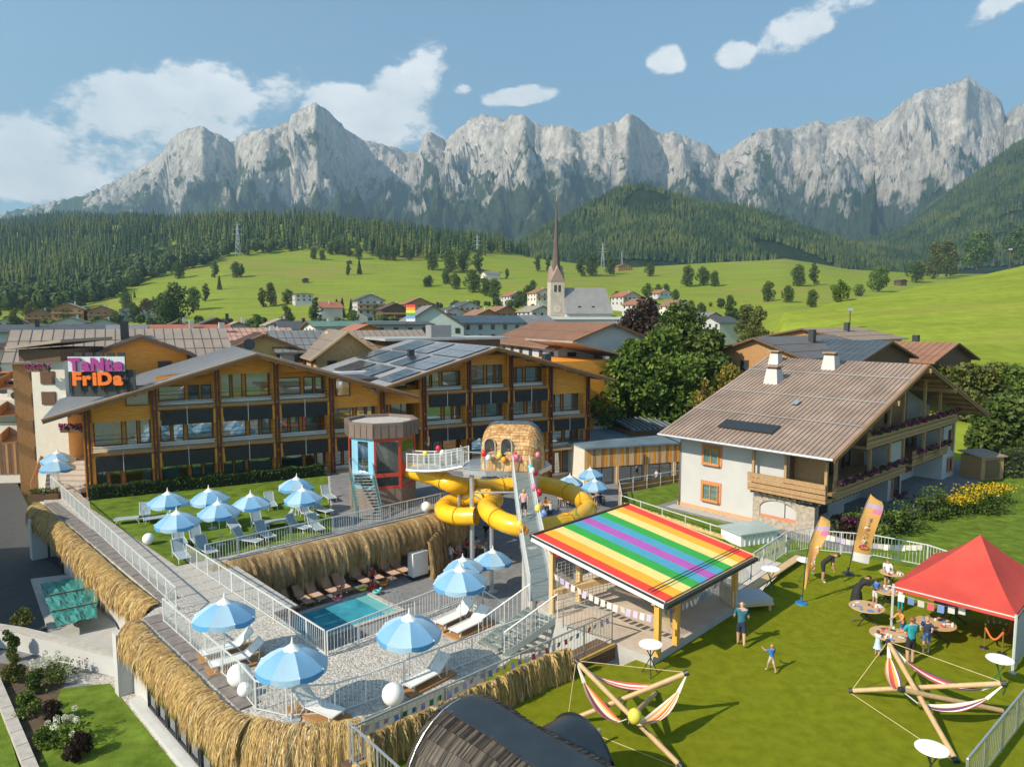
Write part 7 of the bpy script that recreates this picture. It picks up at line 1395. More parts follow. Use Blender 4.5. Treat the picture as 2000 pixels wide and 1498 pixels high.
KIND = {'round': (12, lambda: tree_proto('broadleaf_tree', 12, 10, 17, 2400, .36, 'deep', 21, z0=.1)), 'green': (12, lambda: tree_proto('broadleaf_tree', 12, 9, 17, 2400, .36, 'green', 22, z0=.1)), 'tall': (14, lambda: tree_proto('broadleaf_tree', 14, 7, 15, 2200, .34, 'deep', 23, z0=.08)), 'con': (16, lambda: con_proto('spruce_tree', 16, 24)), 'olive': (12, lambda: tree_proto('broadleaf_tree', 12, 8, 14, 2200, .32, 'olive', 25, z0=.12)), 'bush': (4, lambda: tree_proto('leafy_bush', 4, 6, 9, 900, .2, 'deep', 26, z0=.1)), 'gbush': (4, lambda: tree_proto('leafy_bush', 4, 5.5, 9, 900, .2, 'green', 27, z0=.1))}
TR = [('round', 340, 638, 84, 'largest round tree at the foot of the left meadow'), ('round', 322, 642, 66, 'tree left of the largest one at the meadow foot'), ('round', 378, 604, 42, 'first of the trees stepping up the left meadow'), ('tall', 402, 588, 36, 'second of the trees stepping up the left meadow'), ('con', 429, 566, 28, 'dark pointed tree above the stepping trees on the left meadow'),
      ('tall', 246, 590, 32, 'dark tree at the left corner of the meadow'), ('con', 263, 584, 16, 'small spruce right of the dark corner tree'), ('tall', 420, 542, 34, 'slim tree among the upper left meadow group'), ('round', 350, 545, 34, 'round tree at the wood edge on the left meadow'), ('round', 462, 542, 30, 'left tree of the pair casting long shadows on the meadow'), ('tall', 472, 540, 26, 'right tree of the pair casting long shadows on the meadow'), ('tall', 680, 538, 24, 'thin see-through tree in mid meadow'), ('con', 702, 536, 30, 'dark spruce right of the thin meadow tree'), ('olive', 528, 598, 46, 'pale green tree left of the white villa'), ('tall', 513, 600, 40, 'dark tree beside the pale green one by the villa'), ('green', 562, 594, 30, 'bright tree directly left of the white villa'),
      ('tall', 618, 640, 62, 'tall garden tree between villa and orange roof'), ('con', 658, 622, 38, 'left garden spruce beside the orange roof'), ('con', 669, 622, 40, 'middle garden spruce beside the orange roof'), ('con', 686, 618, 34, 'right garden spruce beside the orange roof'), ('green', 690, 634, 30, 'round garden tree in front of the three-storey house'), ('tall', 735, 632, 40, 'dark garden tree below the three-storey house'), ('green', 500, 642, 30, 'light green tree behind the yellow house'), ('olive', 560, 640, 44, 'olive garden tree right of the yellow house'),
      ('round', 838, 560, 22, 'left bush-like tree of the pair at the meadow lower edge'), ('round', 832, 561, 20, 'small companion of the meadow edge pair'), ('round', 872, 556, 30, 'round tree at the head of the diagonal hedge'), ('round', 890, 566, 32, 'second tree of the diagonal hedge'), ('round', 925, 572, 44, 'large tree in the middle of the diagonal hedge'), ('round', 948, 578, 36, 'tree near the lower end of the diagonal hedge'), ('round', 965, 585, 40, 'lowest tree of the diagonal hedge'), ('tall', 935, 535, 50, 'tall dark tree below the left pylon'), ('round', 880, 532, 44, 'spreading tree in the grove left of the pylon'), ('round', 845, 528, 38, 'left tree of the grove below the spruce ridge'), ('round', 905, 530, 42, 'right tree of the grove below the spruce ridge'),
      ('tall', 1050, 530, 32, 'left tree of the pair left of the church spire'), ('tall', 1070, 528, 26, 'right tree of the pair left of the church spire'), ('tall', 990, 545, 22, 'small tree beside the grey roofed barn'), ('tall', 1135, 540, 44, 'tree just right of the church spire on the skyline meadow'), ('round', 1155, 538, 42, 'broad tree right of the church spire'), ('round', 1192, 536, 34, 'tree in front of the skyline farmhouse'), ('round', 1270, 540, 26, 'tree at the right end of the skyline row'),
      ('round', 1342, 560, 40, 'left tree of the trio on the middle meadow'), ('round', 1374, 558, 36, 'middle tree of the trio on the middle meadow'), ('round', 1396, 560, 30, 'right tree of the trio on the middle meadow'), ('round', 1500, 590, 40, 'round tree at the edge of the valley hedge'), ('round', 1560, 560, 42, 'tree in the valley hedge'), ('tall', 1590, 556, 44, 'taller tree in the valley hedge'), ('round', 1540, 592, 34, 'lower tree of the valley hedge'), ('round', 1585, 600, 34, 'tree below the valley hedge near the hill'), ('green', 1640, 592, 46, 'bright tree on the flank of the right hill'), ('green', 1715, 570, 50, 'tree halfway up the right hill edge'), ('bush', 1680, 578, 22, 'low bush on the right hill edge'), ('olive', 1825, 545, 72, 'left of the two golden-green trees on the hill crest'), ('olive', 1848, 540, 70, 'right of the two golden-green trees on the hill crest'), ('round', 1790, 552, 42, 'shaded tree left of the golden-green pair'), ('green', 1908, 524, 74, 'large tree on the crest of the right hill'), ('green', 1988, 510, 66, 'tree cut by the right picture edge on the hill crest'),
      ('tall', 1425, 640, 64, 'dark tree behind the central tree group'), ('olive', 1455, 690, 96, 'olive green tree right of the central tree group'), ('olive', 1480, 690, 88, 'light olive tree beside the blue lodge')]
for kd_, px, py, hpx, lb in TR: plant_tree(kd_, lb, px, py, hpx)
ROW = 'small round trees along the upper meadow edge'
for px in (612, 630, 645, 658, 670, 682, 700, 742, 755, 768, 785, 800, 815): plant_tree('round', 'small round tree in the row along the upper meadow edge', px, 503 + 6 * math.sin(px), 20 + 8 * rnd.random(), None, ROW)
for px, py in ((30, 640), (60, 632), (95, 630), (130, 636), (170, 632), (230, 640), (262, 630), (285, 622), (250, 612), (320, 622)): plant_tree('olive' if px % 3 == 0 else 'round', 'garden tree among the chalets below the left wood', px, py, 30 + 14 * rnd.random(), None, 'garden trees among the left chalets')
for px, py in ((1015, 600), (1030, 590), (1075, 590), (1090, 600), (1040, 570), (1205, 600), (1265, 585), (1285, 580), (1300, 578), (1320, 590), (1240, 600), (1350, 612), (1370, 622)): plant_tree('green' if px % 2 else 'round', 'bushy garden tree among the houses round the church', px, py, 22 + 12 * rnd.random(), None, 'garden trees round the church')
g_ = np.random.RandomState(77); P = []
while len(P) < 420:
    Y = 215 + 260 * g_.rand(); px = g_.uniform(-60, 1480); X = (px - CX) / F * Y; 
    if Y > 390 and 230 < px < 640: continue
    P.append((X, Y, terr(X, Y) - .3))
wood('garden_shrubbery', P, 3.2 + 3.6 * g_.rand(420), round_tmpl(110, .17, 9), DEC + [LM['olive'][0]], 1.0, label='leafy garden shrubs and hedges between the town houses', cat='shrubs')
# large trees in the middle right, each with its own crown
def big_tree(lb, px, Y, r_top, W_, pal, nl, seed, zb=G0, ls=.3, nb=22, z0=.15, name='broadleaf_tree'):
    X = (px - CX) / F * Y; hh = zat(Y, r_top) - zb; o = tree_proto(name, hh, W_, nb, nl, ls, pal, seed, z0=z0, label=lb); o.location = (X, Y, zb); return o
big_tree('large bright green tree at the left of the central group', 1238, 84, 660, 10, 'green', 13000, 31, z0=.08); big_tree('tallest dark green tree of the central group', 1335, 98, 588, 11, 'deep', 15000, 32, z0=.05, nb=30); big_tree('bright green tree overlapping the tall one', 1300, 86, 635, 11, 'green', 13000, 33, z0=.08); big_tree('dark green tree at the right of the central group', 1395, 92, 640, 9, 'deep', 11000, 34, z0=.05)
big_tree('copper beech with dark purple crown behind the brown guest house', 1255, 150, 578, 13, 'copper', 7000, 35, z0=.1, ls=.4); big_tree('golden yellow tree at the foot of the central group', 1425, 82, 705, 6, 'yellow', 5000, 36, z0=.1, ls=.22); big_tree('yellow-green tree right of the walkway', 1375, 78, 730, 4, 'yellow', 2500, 37, z0=.1, ls=.2)
big_tree('dark yew-like tree behind the chalet at the right edge', 1985, 74, 775, 8, 'deep', 9000, 38, zb=CH, z0=.05); big_tree('olive green tree above the chalet gable at right', 1905, 88, 712, 9, 'olive', 8000, 39, zb=CH, z0=.05); big_tree('olive green tree at the far right behind the chalet', 1980, 92, 720, 9, 'green', 8000, 40, zb=CH, z0=.05)
bt = thing('dark_hedge', 'nearly black clipped hedge beside the chalet driveway', 'hedge', at(1970, 930, CH)); hp = at(1960, 935, CH)
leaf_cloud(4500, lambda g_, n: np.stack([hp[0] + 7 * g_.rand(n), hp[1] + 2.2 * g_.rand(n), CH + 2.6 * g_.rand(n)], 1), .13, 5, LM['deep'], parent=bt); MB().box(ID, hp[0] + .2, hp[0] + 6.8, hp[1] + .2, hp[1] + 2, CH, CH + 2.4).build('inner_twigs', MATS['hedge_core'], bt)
cg = thing('timber_shed', 'small pale timber shed at the end of the chalet driveway', 'shed', at(1935, 935, CH)); sf = Fr(at(1915, 938, CH), 75); MB().box(sf, 0, 2.6, 0, 2.2, CH, CH + 2.1).build('wall', CW, cg); MB().slab([sf(-.2, -.2, CH + 2.15), sf(2.8, -.2, CH + 2.15), sf(2.8, 2.4, CH + 2.4), sf(-.2, 2.4, CH + 2.4)], .1).build('roof_sheet', ROOFB, cg); MB().box(sf, .5, 2.1, -.05, -.002, CH + .1, CH + 1.8).build('door', CWD, cg)
lh = thing('leafy_hedge', 'long olive green hedge below the right meadow', 'hedge', (45, 84, CH))
leaf_cloud(9000, lambda g_, n: (lambda u: np.stack([34 + 34 * u + 1.5 * g_.rand(n), 88 + 10 * u + 2.5 * g_.rand(n), .5 + 4.6 * g_.rand(n) ** .7 + .8 * np.sin(u * 21)], 1))(g_.rand(n)), .24, 6, LM['olive'] + LM['deep'][:1], parent=lh)
# shrubs and flowers in front of the chalet
SH = [('gbush', 1740, 1052, 62, 'bright green feathery shrub behind the lawn railing'), ('gbush', 1722, 1064, 50, 'small bright shrub left of the feathery one'), ('bush', 1695, 1044, 58, 'dark shrub in the shade of the chalet'), ('bush', 1790, 1034, 58, 'dark shrub between feathery shrub and yellow flowers'), ('bush', 1840, 1016, 66, 'tall dark shrub left of the yellow flowers'), ('bush', 1955, 1002, 44, 'low shrub right of the yellow flowers'), ('bush', 1660, 1048, 52, 'dark shrub against the shaded chalet front'), ('bush', 1765, 1042, 50, 'dark shrub right of the feathery one'), ('gbush', 1425, 1072, 24, 'small climbing shrub at the reed fence end')]
for kd_, px, py, hpx, lb in SH: p = at(px, py, CH); plant_tree(kd_, lb, px, py, hpx, p[1])
YF = [leafmat('yellow_petals', (.55, .36, .01), (.65, .45, .02), 2), leafmat('flower_leaf', (.05, .09, .015), (.08, .13, .02), 2)]
for px, py, s_, lb in ((1900, 1000, 1.1, 'tall yellow flower clump below the chalet'), (1868, 1005, .8, 'smaller yellow flower clump at left of the tall one'), (1940, 985, .9, 'yellow flower clump at the lawn corner')):
    p = at(px, py, CH); t_ = thing('flower_clump', lb, 'flowers', p, 'yellow flower clumps'); leaf_cloud(900, lambda g_, n: np.stack([p[0] + s_ * 1.3 * g_.normal(size=n) * .6, p[1] + s_ * g_.normal(size=n) * .5, CH + s_ * 1.7 * g_.rand(n)], 1), .09, 3, [YF[1], YF[1]], parent=t_, name='leaves'); leaf_cloud(420, lambda g_, n: np.stack([p[0] + s_ * 1.3 * g_.normal(size=n) * .6, p[1] - .15 + s_ * g_.normal(size=n) * .5, CH + s_ * (1.2 + .7 * g_.rand(n))], 1), .08, 4, [YF[0]], parent=t_, name='blossoms')
rs = thing('red_leaf_shrub', 'dark red-leaved shrub between the two feather flags', 'shrub', at(1665, 1050, CH)); p = at(1660, 1052, CH); leaf_cloud(1200, lambda g_, n: np.stack([p[0] + .9 * g_.normal(size=n) * .5, p[1] + .5 * g_.normal(size=n), CH + 1.5 * g_.rand(n)], 1), .1, 8, LM['copper'] + FLW[:1], parent=rs)
# ---------------------------------------------------------------- lower left garden, lane and side house
gw1 = thing('garden_wall', 'curved pale retaining wall between the lane and the lower garden', 'wall', at(130, 1290, C)); wp_ = A_([(-40, 1255), (40, 1268), (100, 1283), (160, 1300), (250, 1325)], C)
for i in range(len(wp_) - 1): a, b = wp_[i], wp_[i + 1]; MB().beam(Z(a, .5), Z(b, .5), .3, 1.05).build('wall_block', HW, gw1); MB().beam(Z(a, 1.06), Z(b, 1.06), .42, .1).build('coping', STONE, gw1)
kb = thing('stone_kerb', 'long pale stone kerb running out of the lower left corner', 'kerb', at(40, 1430, C)); k0, k1 = Vector(at(-12, 1330, C)), Vector(at(95, 1590, C))
for i in range(10): MB().beam(k0.lerp(k1, i / 10) + Vector((0, 0, .12)), k0.lerp(k1, (i + .97) / 10) + Vector((0, 0, .12)), .42, .3).build('kerb_stone', STONE, kb)
# white garden front of the terrace with tall dark windows
gfA, gfB = Vector(at(272, 1212, T)), Vector(at(462, 1392, T)); azg = math.degrees(math.atan2(gfB.x - gfA.x, gfB.y - gfA.y)); GF = Fr((gfA.x, gfA.y, C), azg); Lg = (gfB - gfA).length
gfr = thing('ground_floor_wall', 'white ground floor front with a row of tall dark windows under the straw', 'wall', GF(0, 0))
MB().box(GF, -.3, Lg, -.28, .0, C, T - .42).build('white_wall', HW, gfr); MB().box(GF, -.9, -.31, -.9, .3, C, T - .5).build('pier', HW, gfr); MB().box(GF, .6, Lg + .2, -.75, -.29, C, C + .25).build('sill_ledge', HW, gfr)
for i in range(7): x = 2.0 + i * (Lg - 2.2) / 7; window(gfr, GF, x, x + (Lg - 2.2) / 7 - .12, -.28, C + .35, T - .6, fm=DMET, curtain=(x + .1, x + .8, CURT) if i % 2 else None)
lnf = thing('lane_front', 'shaded white wall with dark doorway under the upper straw skirt', 'wall', at(150, 1100, C)); lA, lB = Vector(at(85, 985, T)), Vector(at(315, 1178, T)); LNF = Fr((lA.x, lA.y, C), math.degrees(math.atan2(lB.x - lA.x, lB.y - lA.y))); Ln_ = (lB - lA).length
MB().box(LNF, 0, Ln_, -.2, 0, C, T - .42).build('white_wall', HW, lnf); window(lnf, LNF, Ln_ - 3.4, Ln_ - .6, -.2, C + .1, T - .7, fm=DMET, bars=(Ln_ - 2,)); window(lnf, LNF, 2.2, 6.2, -.2, C + .02, T - .8, fm=DMET); MB().box(LNF, 1.2, 2.0, -1.2, -.21, C, T - .6).build('pier', HW, lnf)
tb = thing('teal_tarpaulin', 'crumpled teal tarpaulin over a pit beside the lane', 'tarpaulin', at(140, 1190, C)); tqa = A_([(78, 1140), (188, 1120), (190, 1205), (110, 1222)], C + 1.0); n = 22; g_ = np.random.RandomState(2); v = []
for i in range(n + 1):
    for j in range(n + 1): a = lerp(tqa[0], tqa[1], j / n); b = lerp(tqa[3], tqa[2], j / n); q = lerp(a, b, i / n); v.append((q[0] + .1 * mnoise.noise((i * .5, j * .5, 3)), q[1], q[2] + .12 * mnoise.noise((i * .28, j * .28, 1)) + .09 * mnoise.noise((i * .7, j * .7, 5)) - .1 * math.sin(math.pi * i / n)))
MB().add(v, [(i * (n + 1) + j, (i + 1) * (n + 1) + j, (i + 1) * (n + 1) + j + 1, i * (n + 1) + j + 1) for i in range(n) for j in range(n)]).build('sheet', mat('teal_sheet', (.035, .20, .18), .5, .15, 2), tb)
for k in (.33, .7): MB().beam(lerp(tqa[0], tqa[3], k), lerp(tqa[1], tqa[2], k), .06, .06).build('batten', WOODD, tb)
cw = thing('concrete_ramp', 'pale concrete ramp slab under the tarpaulin', 'ramp', at(150, 1240, C)); MB().prism(ccw(outline([(60, 1130), (185, 1115), (255, 1290), (105, 1262)], C + .25)), C + .02, C + .25).build('slab', CONC, cw)
steps = thing('pale_steps', 'broad pale stone steps climbing beside the left hotel wing', 'stair', at(120, 950, T))
for i in range(9): a, b = outline([(100 - i * .5, 962 - i * 8), (172, 962 - i * 8)], T), outline([(172, 955 - i * 8), (100 - i * .5, 955 - i * 8)], T); MB().prism(ccw(a + b), T, T + .12 + .13 * i).build('step', STONE, steps)
pb_ = thing('planter_box', 'dark planter box with grasses at the head of the upper straw skirt', 'planter', at(75, 975, T)); PBF = Fr(at(55, 978, T), 78); MB().box(PBF, 0, 2.0, 0, .7, T - .1, T + .45).build('box', WOODD, pb_); leaf_cloud(500, lambda g_, n: np.array([PBF(1.9 * a, .6 * b, T + .45 + .35 * c_) for a, b, c_ in g_.rand(n, 3)]), .07, 2, LM['olive'], parent=pb_, name='grasses')
rp = thing('timber_balustrade', 'sloping brown timber balustrade beside the pale steps', 'balustrade', at(90, 940, T)); q0, q1 = Vector(at(62, 962, T)), Vector(at(88, 905, T)); 
for i in range(7): a = q0.lerp(q1, i / 7); b = q0.lerp(q1, (i + .9) / 7); MB().slab([Vector((a.x, a.y, T + .8 + .1 * i)), Vector((b.x, b.y, T + .9 + .1 * i)), Vector((b.x - .06, b.y, T + .9 + .1 * i)), Vector((a.x - .06, a.y, T + .8 + .1 * i))], .8).build('panel', WOODM, rp)
sh_ = thing('side_house', 'dark board-clad low house with ribbon window at the left edge', 'house', at(40, 940, C)); SHF = Fr(at(-60, 945, C), 84); wS2 = 6.8
MB().box(SHF, 0, wS2, 0, 8, C, zat(50, 850)).build('wall', CREAM, sh_); zt2 = zat(SHF(wS2 / 2, 0)[1], 858); zb2 = zat(SHF(wS2 / 2, 0)[1], 925)
for i in range(26): MB().box(SHF, i * wS2 / 26 + .01, (i + 1) * wS2 / 26 - .01, -.1 - .012 * (i % 2), -.005, zb2, zt2).build('cladding_board', [WOODD, WOODM, mat('umber_board', (.16, .08, .04), .7)][(i * 5) % 3], sh_)
window(sh_, SHF, 2.2, 5.2, -.12, zat(50, 912), zat(50, 882), fm=DMET); MB().box(SHF, -.3, wS2 + .3, -.4, 8, zt2 + .02, zt2 + .4).build('flat_roof', mat('green_flat_roof', (.24, .25, .2), .8, .2, 1), sh_); MB().lathe(SHF(5.2, 3.2, zt2 + .41), [(2.6, 0), (1.2, .5), (.05, 1.1)], 8).build('pavilion_roof', mat('dark_ribbed_roof', (.09, .085, .075), .6), sh_)
bb_ = thing('beige_annexe', 'narrow beige tower house with flower balconies behind the sign', 'house', atY(85, 800, 62)); bx0 = atY(66, 800, 62); zt3 = zat(62, 705)
MB().box(ID, bx0[0], bx0[0] + 2.9, 62, 68, C, zt3).build('wall', CREAM, bb_); MB().box(ID, bx0[0] - .6, bx0[0] + 3, 61.4, 68, zt3, zat(62, 682)).build('upper_boarding', WOODD, bb_)
MB().slab([(bx0[0] - 1.2, 60.6, zat(62, 676)), (bx0[0] + 3.6, 60.6, zat(62, 662)), (bx0[0] + 3.6, 68.5, zat(62, 662)), (bx0[0] - 1.2, 68.5, zat(62, 676))], .25).build('roof_sheet', RT_['tan'], bb_)
for r_, rr in ((735, 750), (775, 790)): o = MB().box(ID, bx0[0] + .8, bx0[0] + 2.0, 61.9, 61.99, zat(62, rr), zat(62, r_ - 10)).build('window', BROWNF, bb_)
for px, py, Y, lb in ((78, 718, 61, 'upper'), (140, 800, 57, 'lower'), (145, 835, 55, 'lowest')):
    q = atY(px, py, Y); MB().box(ID, q[0] - .9, q[0] + .9, Y - .35, Y, q[2] - .35, q[2]).build('flower_trough', WOODD, bb_); leaf_cloud(300, lambda g_, n: np.stack([q[0] + 2 * (g_.rand(n) - .5), Y - .2 + .4 * (g_.rand(n) - .5), q[2] + .45 * (g_.rand(n) - .3)], 1), .1, px, FLW + FLW[2:], parent=bb_, name='flowers')
tg = thing('tractor', 'small orange tractor parked beyond the left houses', 'tractor', atY(30, 765, 75)); tq = atY(28, 768, 75); tfm = Fr(tq, 80); z = tq[2]
MB().box(tfm, -.2, 1.3, -.4, .4, z + .7, z + 1.3).build('bonnet', mat('tractor_orange', (.6, .15, .03), .4), tg); MB().box(tfm, -1.0, -.2, -.5, .5, z + .9, z + 2.2).build('cab', HPANE, tg); MB().box(tfm, -1.1, -.1, -.6, .6, z + 2.2, z + 2.3).build('cab_roof', MATS['tractor_orange'], tg)
for x, r in ((-.7, .7), (.95, .45)):
    for y in (-.65, .55): MB().bar(tfm(x, y, z + r), tfm(x, y + .2, z + r), r, 16).build('wheel', DMET, tg)
va = thing('white_van', 'white van roof beyond the left houses', 'van', atY(55, 772, 72)); vq = atY(50, 778, 72); vf = Fr(vq, 85); z = vq[2]; MB().box(vf, -1.2, 2.6, -.9, .9, z + .4, z + 2.0).build('body', HW, va); MB().box(vf, 2.6, 3.4, -.85, .85, z + .4, z + 1.3).build('bonnet', HW, va); MB().box(vf, -1, 2.3, -.92, -.901, z + 1.3, z + 1.8).build('window', HPANE, va)
for x in (-.5, 2.3):
    for y in (-.95, .8): MB().bar(vf(x, y, z + .4), vf(x, y + .15, z + .4), .38, 14).build('wheel', DMET, va)
# plants of the lower garden bed
for px, py, hpx, pal, s_, lb in ((35, 1330, 60, 'olive', .9, 'tall upright green shrub in the garden bed corner'), (75, 1350, 50, 'deep', .8, 'dark shrub beside the hydrangea'), (55, 1395, 50, 'green', 1., 'spreading green perennial in the garden bed'), (105, 1410, 46, 'copper', .9, 'purple-leaved perennial in the middle of the bed'), (95, 1455, 44, 'green', .9, 'green perennial near the kerb'), (150, 1480, 50, 'copper', .9, 'purple-leaved perennial at the lower picture edge'), (20, 1290, 70, 'deep', .7, 'dark shrub by the retaining wall')):
    p = at(px, py, C); hh = hpx * p[1] / F; t_ = thing('garden_shrub', lb, 'shrub', p, 'shrubs of the garden bed'); bl = crown_blobs(random.Random(px), hh, s_ * 1.3, 8, .1); leaf_cloud(1500, lambda g_, n: blob_pts(bl)(g_, n) + np.array(p), .055, px, LM[pal], parent=t_); st_ = MB(); [st_.bar(p, (p[0] + b[0], p[1] + b[1], p[2] + b[2]), .015, 4) for b in bl[:5]]; st_.build('stems', BARK, t_)
HYD = [leafmat('hydrangea_white', (.6, .6, .48), (.7, .7, .58), 2), leafmat('hydrangea_cream', (.5, .53, .36), (.6, .62, .45), 2)]
for px, py, lb in ((112, 1330, 'white hydrangea in front of the retaining wall'), (135, 1455, 'white hydrangea at the lawn edge near the picture bottom')):
    p = at(px, py, C); t_ = thing('hydrangea', lb, 'shrub', p, 'white hydrangeas'); leaf_cloud(700, lambda g_, n: np.stack([p[0] + .4 * g_.normal(size=n), p[1] + .35 * g_.normal(size=n), C + .9 * g_.rand(n)], 1), .06, px, LM['green'], parent=t_); g2 = random.Random(px)
    for i in range(14): c_ = np.array([p[0] + .45 * g2.gauss(0, 1), p[1] + .35 * g2.gauss(0, 1), C + .85 + .35 * g2.random()]); leaf_cloud(60, lambda g_, n: c_ + .11 * (lambda d: d / np.linalg.norm(d, axis=1)[:, None])(g_.normal(size=(n, 3))), .035, i, HYD, parent=t_, name='flower_head')
sm_ = big_tree('small bare-stemmed garden tree in the lane corner at left', 10, 36.5, 1190, 1.6, 'olive', 900, 61, zb=C, ls=.07, nb=8, z0=.45)
# ---------------------------------------------------------------- people
SKINM = mat('skin', (.52, .30, .20), .6, .06, 4); SKIN2 = mat('skin_tanned', (.44, .24, .15), .6, .06, 4); CLO = {}
def cloth(k):
    c_ = {'teal': (.03, .13, .18), 'navy': (.02, .03, .07), 'blue': (.03, .16, .55), 'beige': (.5, .4, .28), 'black': (.018, .018, .02), 'white': (.65, .64, .62), 'turq': (.02, .28, .32), 'orange': (.7, .26, .04), 'pale': (.42, .52, .62), 'denim': (.06, .12, .28), 'pink': (.65, .35, .33), 'red': (.5, .04, .05), 'grey': (.2, .21, .23), 'lilac': (.4, .35, .5)}[k]
    return mat('cloth_' + k, c_, .85, .12, 8)
HAIR = {k: mat('hair_' + k, c_, .6, .2, 12) for k, c_ in (('brown', (.07, .04, .02)), ('blond', (.38, .26, .12)), ('dark', (.02, .016, .014)), ('red', (.2, .08, .03)), ('none', (.5, .3, .2)))}
def person(lb, pos, h, az, shirt, trousers, hair='brown', lean=0, arms=(20, 20), stride=0, long_legs=False, long_sleeve=False, sit=False, dress=None, long_hair=False, bare=False, shoe='white', group=None, elbow=40):
    fr = Fr((pos[0], pos[1], pos[2]), az); J = {}; le = R(lean)
    def rotp(x, y, z, piv=.5, a=le): dx, dz = x, z - piv; return (dx * math.cos(a) + dz * math.sin(a), y, piv - dx * math.sin(a) + dz * math.cos(a))
    drop = .24 if sit else 0
    for k, p in {'pel': (0, 0, .5), 'spi': (0, 0, .61), 'che': (.005, 0, .735), 'nek': (0, 0, .825), 'hed': (.012, 0, .885), 'top': (.008, 0, .955)}.items(): J[k] = rotp(*p)
    if lean > 25: n_ = J['nek']; J['hed'] = (n_[0] + .062, 0, n_[2] + .01); J['top'] = (n_[0] + .12, 0, n_[2] + .02)
    for s_, sy in (('L', 1), ('R', -1)):
        ar = R(arms[0 if sy > 0 else 1]); sh = rotp(0, .1 * sy, .795); J['sho' + s_] = sh; el = (sh[0] + .165 * math.sin(ar), sh[1] + .04 * sy, sh[2] - .165 * math.cos(ar)); a2 = ar + R(elbow if ar > .1 else 10); wr = (el[0] + .15 * math.sin(a2), el[1] - .01 * sy, el[2] - .15 * math.cos(a2)); J['elb' + s_] = el; J['wri' + s_] = wr; J['han' + s_] = (wr[0] + .06 * math.sin(a2 + .2), wr[1], wr[2] - .06 * math.cos(a2 + .2))
        J['hip' + s_] = (0, .048 * sy, .49); st_ = stride * sy
        if sit: J['kne' + s_] = (.22, .07 * sy, .5); J['ank' + s_] = (.23, .07 * sy, .28); J['toe' + s_] = (.3, .07 * sy, .255)
        else: J['kne' + s_] = (.015 + .09 * st_, .055 * sy, .27); J['ank' + s_] = (.17 * st_ - (.05 if st_ < 0 else 0), .055 * sy, .045 + (.03 if st_ < 0 else 0)); J['toe' + s_] = (J['ank' + s_][0] + .085, .062 * sy, J['ank' + s_][2] - .025)
    Rr = {'pel': .078, 'spi': .07, 'che': .082, 'nek': .03, 'hed': .05, 'top': .036, 'sho': .042, 'elb': .028, 'wri': .019, 'han': .022, 'hip': .06, 'kne': .04, 'ank': .025, 'toe': .02}
    bones = [('pel', 'spi'), ('spi', 'che'), ('che', 'nek'), ('nek', 'hed'), ('hed', 'top')] + [(a + s_ if a not in ('che', 'pel') else a, b + s_) for s_ in 'LR' for a, b in (('che', 'sho'), ('sho', 'elb'), ('elb', 'wri'), ('wri', 'han'), ('pel', 'hip'), ('hip', 'kne'), ('kne', 'ank'), ('ank', 'toe'))]
    names = list(J); vs_ = [Vector((J[n][0], J[n][1], J[n][2] - drop)) * h for n in names]
    me = bpy.data.meshes.new('b'); me.from_pydata(vs_, [(names.index(a), names.index(b)) for a, b in bones], []); ob = bpy.data.objects.new('b', me); col.objects.link(ob)
    md = ob.modifiers.new('s', 'SKIN'); sk = me.skin_vertices[0].data
    for i, n in enumerate(names): r_ = Rr[n[:3]] * h; sk[i].radius = (r_ * (.82 if n in ('spi', 'che', 'pel') else 1), r_ * (1.12 if n in ('che', 'pel') else 1)); sk[i].use_root = n == 'pel'
    md.use_smooth_shade = True; ss = ob.modifiers.new('ss', 'SUBSURF'); ss.levels = 1
    dg = bpy.context.evaluated_depsgraph_get(); nm = bpy.data.meshes.new_from_object(ob.evaluated_get(dg)); bpy.data.objects.remove(ob); nm.name = 'body'
    t_ = thing('person', lb, 'person', pos, group); sk_ = SKINM if len(lb) % 2 else SKIN2; ms = [sk_, cloth(shirt), cloth(trousers), cloth(shoe)]; nm.materials.clear(); [nm.materials.append(m_) for m_ in ms]
    seg = [(Vector((*J[a][:2], J[a][2] - drop)) * h, Vector((*J[b][:2], J[b][2] - drop)) * h, a, b) for a, b in bones]; mi = []
    for p in nm.polygons:
        c_ = p.center; bd = 9; bb = None; bt = 0
        for a, b, na, nb in seg:
            d = b - a; k = max(0, min(1, (c_ - a).dot(d) / d.length_squared)); dd = (c_ - a - d * k).length - .5 * Rr[na[:3]] * h
            if dd < bd: bd, bb, bt = dd, (na[:3], nb[:3]), k
        m_ = 0
        if bb in (('pel', 'spi'),): m_ = 2 if bt < .25 else 1
        elif bb in (('spi', 'che'), ('che', 'sho')): m_ = 1
        elif bb == ('che', 'nek'): m_ = 1 if bt < .65 else 0
        elif bb == ('sho', 'elb'): m_ = 1 if (bt < .75 or long_sleeve) and not (bare and bt > .2) else 0
        elif bb == ('elb', 'wri'): m_ = 1 if long_sleeve else 0
        elif bb == ('pel', 'hip'): m_ = 2
        elif bb == ('hip', 'kne'): m_ = 2 if bt < .85 or long_legs else 0
        elif bb == ('kne', 'ank'): m_ = 2 if long_legs else 0
        elif bb == ('ank', 'toe'): m_ = 3
        mi.append(m_)
    nm.polygons.foreach_set('material_index', mi); nm.polygons.foreach_set('use_smooth', [True] * len(mi)); Mx = Matrix(((fr.d[0], fr.n[0], 0, 0), (fr.d[1], fr.n[1], 0, 0), (0, 0, 1, 0), (0, 0, 0, 1)))
    nm.transform(Mx); place('body', nm, t_)
    def loc(p): return tuple(Vector(pos) + Mx @ p)
    hd_, tp_ = Vector((*J['hed'][:2], J['hed'][2] - drop)) * h, Vector((*J['top'][:2], J['top'][2] - drop)) * h; ax = (tp_ - hd_).normalized(); fwd = Vector((ax.z, 0, -ax.x))
    cN = hd_ + ax * .028 * h
